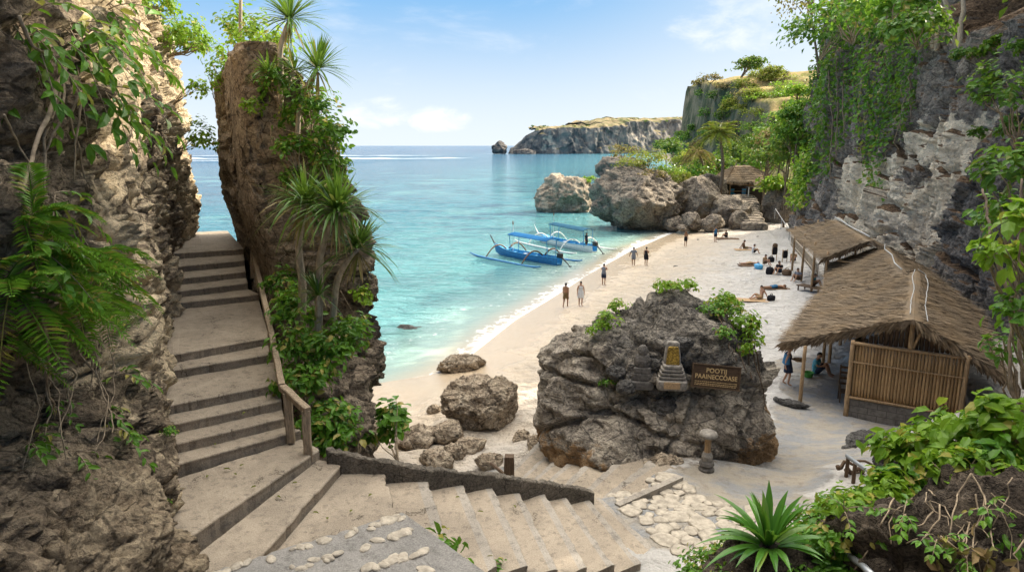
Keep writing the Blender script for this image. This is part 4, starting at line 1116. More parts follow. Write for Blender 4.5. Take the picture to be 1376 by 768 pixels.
def thatch_slope(mb, a, b, c, d, nblade, seed, thick=.16, blen=.75, over=.30):
    V = patch(a, b, c, d, 40, 64, seed=seed)
    W = V.copy(); W[..., 2] -= thick
    mb.grid(V); mb.grid(W[::-1])
    mb.grid(np.stack([V[:, 0], W[:, 0]], 1)); mb.grid(np.stack([V[:, -1], W[:, -1]], 1)[::-1]); mb.grid(np.stack([V[0], W[0]], 1)[::-1]); mb.grid(np.stack([V[-1], W[-1]], 1))
    a, b, c, d = (np.array(q, float) for q in (a, b, c, d))
    k = nblade
    u = rng.random(k); v = np.floor(rng.random(k) * 14) / 14 + rng.normal(size=k) * .018
    v = np.clip(v, 0, 1)
    eave = rng.random(k) < .2; v = np.where(eave, 0.0 + .05 * rng.random(k), v)
    iu = (u * 39).astype(int); iv = np.clip((v * 63).astype(int), 0, 63)
    pos = V[iu, iv] + (u * 39 - iu)[:, None] * (V[np.minimum(iu + 1, 39), iv] - V[iu, iv])
    down = unit(((1 - u)[:, None] * (a - d) + u[:, None] * (b - c)))
    nrm = unit(np.cross(unit(b - a), unit(d - a)));
    if nrm[2] < 0: nrm = -nrm
    dd = unit(down + rng.normal(size=(k, 3)) * .16 + nrm * (.07 + .05 * rng.random(k))[:, None] - np.array([0, 0, .35]) * eave[:, None])
    L = blen * (.5 + .8 * rng.random(k)); L = np.where(eave, L * .75, L)
    leaves(mb, pos + nrm * .02, dd, np.tile(nrm, (k, 1)), L, (.035 + .06 * rng.random(k)) * .6, (np.array([[0, -.5, 0], [0, .5, 0], [.7, .35, .0], [.7, -.35, 0], [1, 0, -.02]]), [(0, 3, 2, 1), (3, 4, 2)]))
    # fringe on the raking edges
    for e0, e1 in ((a, d), (b, c)):
        m = nblade // 14; t_ = rng.random(m)[:, None]
        q = e0 + (e1 - e0) * t_; sdv = unit(e0 - (b if e0 is a else a))
        leaves(mb, q + [0, 0, -.06], unit(unit(e0 - e1) + .5 * sdv + rng.normal(size=(m, 3)) * .25 - [0, 0, .4]), np.tile(nrm, (m, 1)), .32 + .3 * rng.random(m), .05, LEAF4)
    return V

def bamboo_panel(mb, p0, p1, z0, z1, w=.105, seed=0, topf=None):
    p0, p1 = np.array(p0, float), np.array(p1, float); L = np.linalg.norm(p1 - p0); n = int(L / w)
    rs = np.random.default_rng(seed)
    for i in range(n):
        q = p0 + (p1 - p0) * ((i + .5) / n)
        zt = z1 if topf is None else topf((i + .5) / n)
        zs = np.linspace(z0 + rs.normal() * .012, zt + rs.normal() * .015, 8)
        pts = np.stack([np.full(8, q[0]), np.full(8, q[1]), zs], 1)
        r = np.full(8, w * .5 * (.86 + .16 * rs.random())); r[[2, 5]] *= 1.08
        mb.tube(pts, r, 7)
def pole(mb, a, b, r=.06, seed=0, n=7):
    t_ = np.linspace(0, 1, 8)[:, None]; c = np.array(a) + (np.array(b) - np.array(a)) * t_
    c = c + .03 * np.stack([fbm(c * .9 + seed, 2, 5), fbm(c * .9 + seed, 2, 6), 0 * c[:, 0]], 1)
    mb.tube(c, np.linspace(r * 1.08, r * .9, 8), n)

A0 = G(1137, 559, .9)
RZ = math.atan2(-.53, .85)
hut = empty('bamboo_hut', A0, RZ, 'nearest thatched hut with bamboo walls on a grey block base', 'hut')
IR = rotz(-RZ)
def HL(p): return IR @ (np.asarray(p, float) - A0)          # world -> hut frame (x across the front, y away from the viewer)
WD = 3.55; BH = .78; WH = 2.92; DP = 5.2
# block base on four sides
for nm, a, b in (('block_base', (0, 0), (WD, 0)), ('block_base', (0, .17), (0, DP)), ('block_base', (WD, .17), (WD, DP)), ('block_base', (.2, DP), (WD - .2, DP))):
    c = ((a[0] + b[0]) / 2, (a[1] + b[1]) / 2, BH / 2 - .1); d = (abs(b[0] - a[0]) + (.16 if a[1] == b[1] else 0) or .16, abs(b[1] - a[1]) or .16, BH + .2)
    if a[0] == b[0]: d = (.16, abs(b[1] - a[1]), BH + .2)
    MB().box(c, d, bev=.012).build(nm, M['block_wall'], hut)
mb = MB(); bamboo_panel(mb, (.08, -.02), (WD - .08, -.02), BH + .05, WH, seed=1); mb.build('bamboo_wall', M['bamboo'], hut, smooth=True)
mb = MB(); bamboo_panel(mb, (0, .15), (0, DP), BH + .05, WH - .1, seed=2); mb.build('bamboo_wall', M['bamboo'], hut, smooth=True)
mb = MB(); bamboo_panel(mb, (WD, .15), (WD, DP), BH + .05, WH - .3, seed=3); mb.build('bamboo_wall', M['bamboo'], hut, smooth=True)
for z, r in ((BH + .04, .05), (WH, .06), (2.2, .035)):
    mb = MB(); pole(mb, (-.1, -.095, z), (WD + .1, -.095, z), r, z); mb.build('crossbar', M['pole_wood'], hut, smooth=True)
for x in (-.02, WD):
    mb = MB(); pole(mb, (x, -.08, -.1), (x, -.08, WH + .1), .085, x); mb.build('corner_post', M['pole_wood'], hut, smooth=True)
AP = HL(U(1228, 427, 23.1)); FLE = HL(U(1057, 459, 26.9)); FRE = HL(U(1342, 500, 22.5)); RB = HL(U(1232, 362, 30.9)); LB = HL(G(1103, 395, 3.3)); RBE = np.array([3.7, 8.6, 3.2])
mb = MB(); bamboo_panel(mb, (.3, .25), (WD - .2, .25), WH, 3.6, w=.16, seed=5, topf=lambda t_: WH + .1 + 1.0 * (1 - abs(t_ - .52) / .52) * .95); mb.build('gable_sticks', M['dark_wood'], hut)
mb = MB(); pole(mb, (AP[0], -.05, WH), (AP[0], -.05, AP[2] - .2), .09); mb.build('king_post', M['pole_wood'], hut, smooth=True)
mb = MB(); pole(mb, (AP[0] + .05, -.05, WH), (AP[0] + .3, -.05, AP[2] - .5), .05); mb.build('brace', M['pole_wood'], hut, smooth=True)
for e in (FLE, FRE):
    mb = MB(); pole(mb, e + [0, .25, -.22], AP + [0, .25, -.22], .055); mb.build('rafter', M['pole_wood'], hut, smooth=True)
rf = MB(); thatch_slope(rf, FLE, LB, RB, AP, 9500, 11, blen=.6)
roof = rf.build('thatch_roof', M['thatch'], hut)
rf = MB(); thatch_slope(rf, FRE, RBE, RB, AP, 7500, 13, blen=.7); rf.build('thatch_roof', M['thatch'], hut)
def rope(pts, r, par, name='ridge_rope'):
    P = np.array(pts, float); t_ = np.linspace(0, len(P) - 1, len(P) * 6); P = np.stack([np.interp(t_, np.arange(len(P)), P[:, k]) for k in range(3)], 1)
    P += .03 * np.stack([fbm(P * 2, 2, 1), fbm(P * 2, 2, 2), 0 * P[:, 0]], 1)
    MB().tube(P, r, 6).build(name, M['rope_white'], par, smooth=True)
def along(e, r_, u0, off): return r_ + (e - r_) * u0 + np.array([0, 0, off])
q0 = AP + (RB - AP) * .04; q1 = AP + (RB - AP) * .95
rope([along(FLE, q0, .03, .10), AP + (RB - AP) * .3 + [-.12, 0, .08], AP + (RB - AP) * .5 + [-.05, 0, .10], AP + (RB - AP) * .75 + [-.16, 0, .08], q1 + [-.08, 0, .08]], .018, hut)
rope([along(FRE, q0, .16, .12), AP + (RB - AP) * .3 + (FRE - AP) * .13 + [0, 0, .06], AP + (RB - AP) * .5 + (FRE - AP) * .15 + [0, 0, .12], AP + (RB - AP) * .78 + (FRE - AP) * .17 + [0, 0, .12], q1 + (FRE - AP) * .13 + [0, 0, .1], q1 + [.05, 0, .1]], .018, hut)
def vpost(px, py, topz=None, par=hut, r=.075):
    b = HL(G(px, py, .9)); mb = MB(); t_ = b.copy(); t_[2] = 2.15 + .12 * (b[0] + 2.5) if topz is None else topz
    pole(mb, b + [0, 0, -.15], t_ + [.03, 0, .12], r, px); mb.build('veranda_post', M['pole_wood'], par, smooth=True)
vpost(1075, 541, 2.25); vpost(1104, 500); vpost(1113, 494); vpost(1128, 470)

# second roof, saddle-backed shelter behind the hut
m0 = G(1150, 400, 1.2); m0 = np.array([19.5, 36.0, gz1(19.5, 36)])
mid = empty('thatched_shelter', m0, 0, 'middle thatched shelter roof joined to the back of the bamboo hut', 'shelter')
w2 = lambda *p: np.array(p, float) - m0
rn, rfar = np.array([18.7, 31.9, 5.0]), np.array([22.4, 40.6, 5.15])
e_n, e_f = np.array([16.0, 33.9, 3.25]), np.array([21.0, 44.2, 3.5])
r_n, r_f = np.array([21.2, 30.8, 3.7]), np.array([24.2, 39.4, 4.0])
mb = MB(); thatch_slope(mb, e_n - m0, e_f - m0, rfar - m0, rn - m0, 5200, 21, blen=.6); mb.build('thatch_roof', M['thatch'], mid)
mb = MB(); thatch_slope(mb, r_n - m0, r_f - m0, rfar - m0, rn - m0, 3000, 23, blen=.6); mb.build('thatch_roof', M['thatch'], mid)
mb = MB(); q = np.array([rn + (rfar - rn) * t_ + (e_n - rn) * s_ + [0, 0, .12] for t_, s_ in ((.08, .02), (.3, .05), (.55, .02), (.8, .06), (.96, .02))]) - m0
mb.tube(q, .03, 6); mb.build('ridge_rope', M['rope_white'], mid, smooth=True)
for i, (e0, e1) in enumerate(((e_n, e_f), (r_n, r_f))):
    for t_ in (.1, .5, .92):
        p_ = e0 + (e1 - e0) * t_ - m0 + (np.array([.3, -.2, 0]) if i == 0 else np.array([-.4, .2, 0])); g = gz1(*(p_ + m0)[:2]) - m0[2]
        mb = MB(); pole(mb, (p_[0], p_[1], g - .3), p_ + [0, 0, .05], .07, t_); mb.build('post', M['pole_wood'], mid, smooth=True)
# third roof on poles, farther along the cliff
t0 = np.array([21.5, 47.0, gz1(21.5, 47)])
far = empty('thatched_shelter', t0, 0, 'farther open thatched shelter on poles with a railing, against the cliff', 'shelter')
rn, rfar = U(1170, 322, 40.3), U(1122, 294, 51.5)
e_n, e_f = U(1108, 346, 41.4), U(1061, 307, 55.4)
r_n, r_f = rn + np.array([2.6, -1.4, -1.5]), rfar + np.array([2.6, -1.0, -1.5])
mb = MB(); thatch_slope(mb, e_n - t0, e_f - t0, rfar - t0, rn - t0, 4200, 31, blen=.6); mb.build('thatch_roof', M['thatch'], far)
mb = MB(); thatch_slope(mb, r_n - t0, r_f - t0, rfar - t0, rn - t0, 2200, 33, blen=.6); mb.build('thatch_roof', M['thatch'], far)
mb = MB().tube(np.array([rfar + (rn - rfar) * t_ + [0, 0, .12 + .03 * math.sin(9 * t_)] for t_ in np.linspace(.0, .98, 9)]) - t0, .04, 6); mb.build('ridge_rope', M['rope_white'], far, smooth=True)
for t_ in (.04, .33, .62, .93):
    p_ = e_n + (e_f - e_n) * t_ + (rn - e_n) * .12; g = gz1(p_[0], p_[1])
    mb = MB(); pole(mb, np.array([p_[0], p_[1], g - .2]) - t0, p_ - t0 + [0, 0, .15], .085, t_); mb.build('post', M['pole_wood'], far, smooth=True)
    p2 = p_ + np.array([2.2, 1.0, 0]); g = gz1(p2[0], p2[1])
    mb = MB(); pole(mb, np.array([p2[0], p2[1], g - .2]) - t0, np.array([p2[0], p2[1], p_[2] + .6]) - t0, .08, t_); mb.build('post', M['pole_wood'], far, smooth=True)
mb = MB(); pole(mb, e_n + (rn - e_n) * .05 + [0, 0, -.15] - t0, rn + [0, 0, -.3] - t0, .06); mb.build('rafter', M['pole_wood'], far, smooth=True)
mb = MB(); pole(mb, e_n + (rn - e_n) * .3 + [0, 0, -.5] - t0, r_n + [-.4, 0, -.2] - t0, .05); mb.build('tie_beam', M['pole_wood'], far, smooth=True)
# raised floor and pale railing of the far shelter
fa, fb = GG(1098, 372), GG(1063, 330)
fl = empty('picket_railing', fa, 0, 'pale slatted railing along the beach side of the farther shelter', 'railing')
n = 26; mb = MB()
for i in range(n):
    q = (fb - fa) * (i / (n - 1)); mb.box(q + [0, 0, .5], (.07, .07, 1.0))
for z in (.25, .98):
    mb.tube(np.stack([[0, 0, z], (fb - fa) / 2 + [0, 0, z], (fb - fa) + [0, 0, z]]), .05, 5)
mb.build('slat_panel', M['pale_bark'], fl)
# white pipe railing that climbs beside the far steps
ra, rb = GG(1060, 322) + [0, 0, 1.0], GG(1040, 303) + [0, 0, 2.2]
pr = empty('pipe_railing', ra, 0, 'thin white pipe railing at the cliff foot near the far shelter', 'railing')
MB().tube(np.stack([ra, (ra + rb) / 2, rb]) - ra, .05, 6).build('rail', M['rope_white'], pr)
for t_ in (0, .5, 1):
    q = ra + (rb - ra) * t_; MB().tube(np.stack([q, q - [0, 0, 1.3]]) - ra, .045, 6).build('post', M['rope_white'], pr)
# far hut on its terrace, and the steps below it
fh0 = np.array([35.0, 105.0, 3.3])
fh = empty('thatched_pavilion', fh0, .12, 'small distant pavilion with a pyramid thatched roof on a stone terrace', 'pavilion')
MB().box((0, 0, -1.6), (7.2, 6, 3.4), bev=.08).build('terrace_wall', M['concrete'], fh)
for x, y in ((-3, -2.6), (0, -2.6), (3, -2.6), (-3, 2.6), (3, 2.6)):
    mb = MB(); pole(mb, (x, y, 0), (x, y, 2.9), .11, x); mb.build('post', M['pole_wood'], fh)
mb = MB(); bz, tz = 2.5, 4.75
cs = [(-4.3, -3.6), (4.3, -3.6), (4.3, 3.6), (-4.3, 3.6)]; rd = [(-1.1, 0), (1.1, 0)]
for a, b, c, d in (((*cs[0], bz), (*cs[1], bz), (*rd[1], tz), (*rd[0], tz)), ((*cs[1], bz), (*cs[2], bz), (*rd[1], tz), (*rd[1], tz + .01)), ((*cs[2], bz), (*cs[3], bz), (*rd[0], tz), (*rd[1], tz)), ((*cs[3], bz), (*cs[0], bz), (*rd[0], tz), (*rd[0], tz + .01))):
    thatch_slope(mb, a, b, c, d, 700, 41, blen=1.1)
mb.build('thatch_roof', M['thatch'], fh)
MB().box((0, 2.2, 1.3), (6, .15, 2.4)).build('back_wall', M['shade_cloth'], fh)
mb = MB(); pole(mb, (-3.2, -2.75, 1.0), (3.2, -2.75, 1.0), .06); mb.build('rail', M['pole_wood'], fh)
mb = MB(); pole(mb, (-4.0, -2.85, 2.2), (1.2, -2.85, 1.75), .09); mb.build('beam', M['pole_wood'], fh)
aw = GG(1006, 262); aw = np.array([35.4, 99.5, 3.0])
an = empty('awning', aw, .1, 'small grey lean-to awning beside the distant pavilion', 'awning')
MB().grid(np.stack([np.stack([np.array([x, y, 2.2 - .12 * y - .04 * x * x]) for y in (-1.4, 0, 1.4)]) for x in np.linspace(-2, 2, 7)])).grid(np.stack([np.stack([np.array([x, y, 2.12 - .12 * y - .04 * x * x]) for y in (-1.4, 0, 1.4)]) for x in np.linspace(-2, 2, 7)])[::-1]).build('sheet', M['grey_metal'], an)
for x in (-1.8, 1.8):
    MB().tube([(x, -1.3, -3), (x, -1.3, 2.15)], .07, 6).build('post', M['white_paint'], an)
MB().box((.3, 1.0, .2), (2.8, .2, 3.0)).build('back_panel', M['shade_cloth'], an)
for i, x in enumerate((-1.6, .3)):
    tb = empty('beach_chair', fh0 + [x - .4, -2.2, .15], .1 + i * .2, ['left of the two small blue chairs on the distant terrace', 'right of the two small blue chairs on the distant terrace'][i], 'chair', 'blue chairs on the far terrace')
    MB().box((0, 0, .42), (.75, .6, .08), bev=.02).build('seat', M['light_blue_paint'], tb); MB().box((0, .3, .8), (.75, .08, .7), bev=.02).build('backrest', M['light_blue_paint'], tb)
    for x2 in (-.3, .3):
        for y2 in (-.22, .22): MB().box((x2, y2, .2), (.06, .06, .4)).build('leg', M['light_blue_paint'], tb)
sa, sb = np.array([29.6, 84, 1.3]), np.array([34.0, 101, 3.4])
fs = empty('stone_steps', sa, math.atan2(sb[1] - sa[1], sb[0] - sa[0]) - math.pi / 2, 'distant rough stone steps climbing from the sand to the pavilion', 'stairs')
for i in range(13):
    mb = MB(); V, F = ico(3); q = np.sign(V) * np.abs(V) ** .45 * np.array([1.6, .85, .55]); q = q * (1 + .06 * fbm(V * 2 + i * 3, 3, i))[:, None]
    mb.add(q + [rng.normal() * .15, i * 1.32, i * .19 - .1], F); mb.build('step', M['sea_boulder_stone'], fs)

# ------------------------------------------------------------------ veranda furniture, sticks, broken rail
ch = empty('wooden_chair', G(1133, 545, .9) + [.25, .4, 0], RZ + .25, 'tall dark wooden chair standing against the hut wall', 'chair')
for x in (-.22, .22):
    MB().box((x, -.22, .22), (.05, .05, .44)).build('leg', M['dark_wood'], ch)
    mb = MB(); mb.loft(np.stack([np.stack([np.array([x + dx, .22 + dy + .10 * max(0, z - .45), z]) for dx, dy in ((-.025, -.025), (.025, -.025), (.025, .025), (-.025, .025))]) for z in (0, .45, .9, 1.45)])); mb.build('leg', M['dark_wood'], ch)
MB().box((0, 0, .46), (.52, .5, .05), bev=.012).build('seat', M['dark_wood'], ch)
mb = MB()
for z in (.7, .92, 1.14, 1.36): mb.box((0, .225 + .10 * (z - .45), z), (.42, .025, .09))
mb.build('back_slats', M['dark_wood'], ch)
for x in (-.24, .24):
    MB().box((x, 0, .72), (.05, .5, .04), bev=.01).build('armrest', M['dark_wood'], ch)
    MB().box((x, -.22, .59), (.04, .04, .26)).build('arm_support', M['dark_wood'], ch)
sk = [((1302, 600), (1298, 530), 23.0), ((1312, 598), (1308, 545), 23.2), ((1287, 596), (1300, 548), 23.0), ((1295, 575), (1345, 562), 22.6), ((1275, 590), (1287, 545), 23.0), ((1320, 592), (1296, 528), 23.3)]
lbs = ['tallest of the pale sticks leaning beside the hut corner', 'straight pale stick among those beside the hut corner', 'thin pale stick leaning inwards beside the hut corner', 'pale stick lying almost flat beside the hut corner', 'leftmost pale stick leaning on the bamboo hut corner', 'rightmost pale stick leaning over the bundle at the hut corner']
for (a, b, y), lb in zip(sk, lbs):
    mb = MB(); mb.tube(np.linspace(U(*a, y), U(*b, y + .4), 6) + rng.normal(size=(6, 3)) * .02, .04, 5); tag(mb.build('stick', M['pale_bark'], smooth=True), lb, 'stick', 'sticks leaning at the hut corner')
b0, b1 = GG(1135, 640) + [0, 0, .55], G(1212, 664, 4.0)
br = empty('broken_railing', GG(1135, 650), 0, 'broken grey pole railing over tangled roots beside the path', 'railing'); L0 = np.array(br.location)
MB().tube(np.linspace(b0, b1, 6) - L0, .05, 7).build('rail', M['grey_metal'], br, smooth=True)
for t_ in (.03, .18): 
    q = b0 + (b1 - b0) * t_ - L0; MB().tube([q, q - [0, 0, .75]], .045, 6).build('post', M['dark_wood'], br)
for k in range(4):
    q = b0 - L0 + np.array([.2 * k - .2, 0, -.3]); MB().tube(q + np.cumsum(rng.normal(size=(12, 3)) * .06 + [.07, -.01, -.035], 0), np.linspace(.055, .02, 12), 6).build('root', M['dark_wood'], br, smooth=True)
tp = tag(MB().loft(np.stack([np.stack([np.array([x, y, z]) * [1 + .1 * math.sin(z * 9), 1, 1] for x, y in ((-.13, -.1), (.12, -.12), (.14, .11), (-.11, .13))]) for z in (-.8, 0, .3, .62)])).build('timber_post', M['dark_wood'], loc=G(684, 641, 2.35)), 'short dark cut timber post standing behind the kerb wall', 'post')
tag(MB().tube([G(660, 622, 2.2), G(672, 632, 2.35), G(682, 641, 2.3)], .05, 6).build('timber_offcut', M['dark_wood']), 'thin dark timber leaning towards the short cut post', 'timber')
tag(MB().tube([G(1140, 745, 5.0), G(1160, 760, 5.1), G(1175, 775, 5.3)], .05, 8).build('pipe', M['grey_metal'], smooth=True), 'short grey pipe poking out of the bushes at the bottom edge', 'pipe')

# ------------------------------------------------------------------ shrine, sign and lantern at the boulder
def front_of(px, py, back=0.0):
    """nearest point of the carved boulder on the sight line of a photo pixel"""
    d = unit(ray(px, py)); W = BP - EYE; t_ = W @ d
    k = np.argsort(np.linalg.norm(W - t_[:, None] * d, axis=1))[:30]
    tm = t_[k].min(); return EYE + d * (tm + back)
lp = GG(949, 632); lp[2] = gz1(lp[0], lp[1])
lan = empty('stone_lantern', lp, .3, 'small stone lantern post with a mushroom cap by the carved boulder', 'lantern')
def lathe(mb, prof, n=16, m=0):
    th = np.linspace(0, 2 * np.pi, n, endpoint=False)
    mb.loft(np.stack([np.stack([r * np.cos(th), r * np.sin(th), np.full(n, z)], 1) for r, z in prof]), m)
mb = MB(); lathe(mb, [(.19, -.1), (.20, .06), (.15, .12), (.19, .17), (.17, .24), (.12, .28)]); mb.build('base', M['shrine_dark'], lan)
mb = MB(); lathe(mb, [(.13, .28), (.14, .40), (.11, .46), (.09, .50)]); mb.build('collar', M['shrine_stone'], lan)
mb = MB(); lathe(mb, [(.085, .48), (.075, .7), (.085, .9)], 8); mb.build('shaft', M['pole_wood'], lan)
mb = MB(); lathe(mb, [(.09, .86), (.2, .90), (.24, .96), (.2, 1.03), (.09, 1.07), (.01, 1.08)]); mb.build('cap', M['shrine_stone'], lan, smooth=True)
s0 = front_of(903, 500, -.05)
RS = -.12
shr = empty('stone_shrine', s0, RS, 'carved stone shrine with a gold panel on the boulder front', 'shrine')
shr.scale = (.84, .84, .84)
def stone_box(c, s, mat, par, name, seed, taper=1.0):
    V, F = ico(3); q = np.sign(V) * np.abs(V) ** .3 * np.array(s) / 2; q[:, :2] *= (1 + (taper - 1) * (q[:, 2:3] / s[2] + .5))
    q = q * (1 + .03 * fbm(V * 2.5 + seed, 3, seed))[:, None]
    return MB().add(q + np.array(c), F).build(name, M[mat], par)
stone_box((0, .05, -.36), (.95, .75, .34), 'shrine_stone', shr, 'plinth', 1); MB().box((-.02, -.335, -.33), (.5, .03, .22), bev=.01).build('plinth_panel', M['cloth_tan'], shr)
for i, (w_, z_) in enumerate(((.86, -.12), (.78, .0), (.7, .12), (.6, .23))): stone_box((0, .05, z_), (w_, .6, .10), 'shrine_stone', shr, 'tier', 4 + i)
stone_box((0, .12, .60), (.56, .34, .78), 'shrine_stone', shr, 'stele', 9, .72)
mb = MB(); V, F = ico(4); q = np.sign(V) * np.abs(V) ** .25 * np.array([.19, .035, .31]); q[:, 0] *= 1 - .15 * (q[:, 2] / .31); q += .018 * fbm(V * 9, 3, 2)[:, None] * np.array([0, 1, 0]); mb.add(q + [0, -.075, .56], F); mb.build('gold_panel', M['gold'], shr)
g0 = front_of(863, 500, -.02)
gs = empty('guardian_statue', g0, -.1, 'weathered dark stone figure seated left of the gold shrine', 'statue'); gs.scale = (.88, .88, .88)
for i, (c, s) in enumerate((((0, .1, -.38), (.74, .6, .3)), ((0, .1, -.12), (.62, .5, .24)), ((0, .08, .08), (.54, .42, .2)))): stone_box(c, s, 'shrine_dark', gs, 'tier', 20 + i)
mb = MB(); V, F = ico(4); q = V * np.array([.25, .2, .3]); q *= (1 + .10 * fbm(V * 3, 3, 4))[:, None]; mb.add(q + [0, .08, .34], F); mb.build('torso', M['shrine_dark'], gs)
mb = MB(); q = V * np.array([.15, .15, .19]); q *= (1 + .12 * fbm(V * 4, 3, 5))[:, None]; mb.add(q + [0, .06, .68], F); mb.build('head', M['shrine_dark'], gs)
for k, (px, py, r_, lb) in enumerate(((829, 500, .24, 'rounded stone set left of the guardian figure'), (882, 489, .2, 'rounded stone between the guardian figure and the gold shrine'), (882, 522, .26, 'squarish stone below the gap between figure and shrine'), (893, 545, .3, 'dark stone under the gold shrine plinth'), (918, 462, .22, 'stone knob at the upper right of the gold shrine'), (840, 520, .22, 'stone wedged at the lower left of the guardian figure'))):
    rock('set_stone', front_of(px, py, .05), (r_ * 1.2, r_, r_ * .9), 160 + k, 'dark_rock_stone', lb, sub=4, cat='stone')
sgd = min(float(np.linalg.norm(front_of(x, y) - EYE)) for x in (938, 950, 962, 974, 986) for y in (492, 500, 508, 516)); sg0 = EYE + unit(ray(962, 506)) * (sgd - .05)
sg = empty('name_sign', sg0, -.10, 'dark wooden sign board with carved tan lettering on the boulder', 'sign')
SGI = (Matrix.Rotation(R(4.0), 4, 'Y') @ Matrix.Rotation(R(-12), 4, 'X'))
W_, H_ = 1.20, .58
bd = MB().box((0, 0, 0), (W_, .05, H_), bev=.012).build('board', M['sign_board'], sg); bd.matrix_local = SGI
fr = MB()
for c, s in (((0, -.012, H_ / 2 + .008), (W_ + .05, .062, .03)), ((0, -.012, -H_ / 2 - .008), (W_ + .05, .062, .03)), ((-W_ / 2 - .008, -.012, 0), (.03, .06, H_)), ((W_ / 2 + .008, -.012, 0), (.03, .06, H_))): fr.box(c, s)
f_ = fr.build('frame', M['dark_wood'], sg); f_.matrix_local = SGI
def text(body, size, z, par, mat, wmax):
    cu = bpy.data.curves.new('lettering', 'FONT'); cu.body = body; cu.size = size; cu.extrude = .004; cu.offset = .004; cu.align_x = 'CENTER'; cu.space_character = 1.05
    tmp = bpy.data.objects.new('lettering', cu); COL.objects.link(tmp)
    dg = bpy.context.evaluated_depsgraph_get(); me = bpy.data.meshes.new_from_object(tmp.evaluated_get(dg)); bpy.data.objects.remove(tmp)
    wx = max(v.co.x for v in me.vertices) - min(v.co.x for v in me.vertices)
    k = min(1, wmax / wx) if wmax else 1
    me.transform(Matrix.Translation((0, -.031, z)) @ Matrix.Rotation(R(90), 4, 'X') @ Matrix.Diagonal((k, 1, 1, 1)))
    me.materials.clear(); me.materials.append(M[mat])
    o = bpy.data.objects.new('lettering', me); COL.objects.link(o); o.parent = par; o.matrix_local = SGI
    return o
text('POOTIJ', .165, .10, sg, 'sign_letter', .52); text('PAAINECCOASE', .165, -.065, sg, 'sign_letter', 1.08)
mb = MB()
for r_, z_ in enumerate((-.145, -.195, -.235)):
    x = -.54
    while x < .52:
        l_ = .02 + .05 * rng.random(); mb.box((x + l_ / 2, -.027, z_), (l_, .006, .018)); x += l_ + .014
o_ = mb.build('small_print', M['sign_letter'], sg); o_.matrix_local = SGI
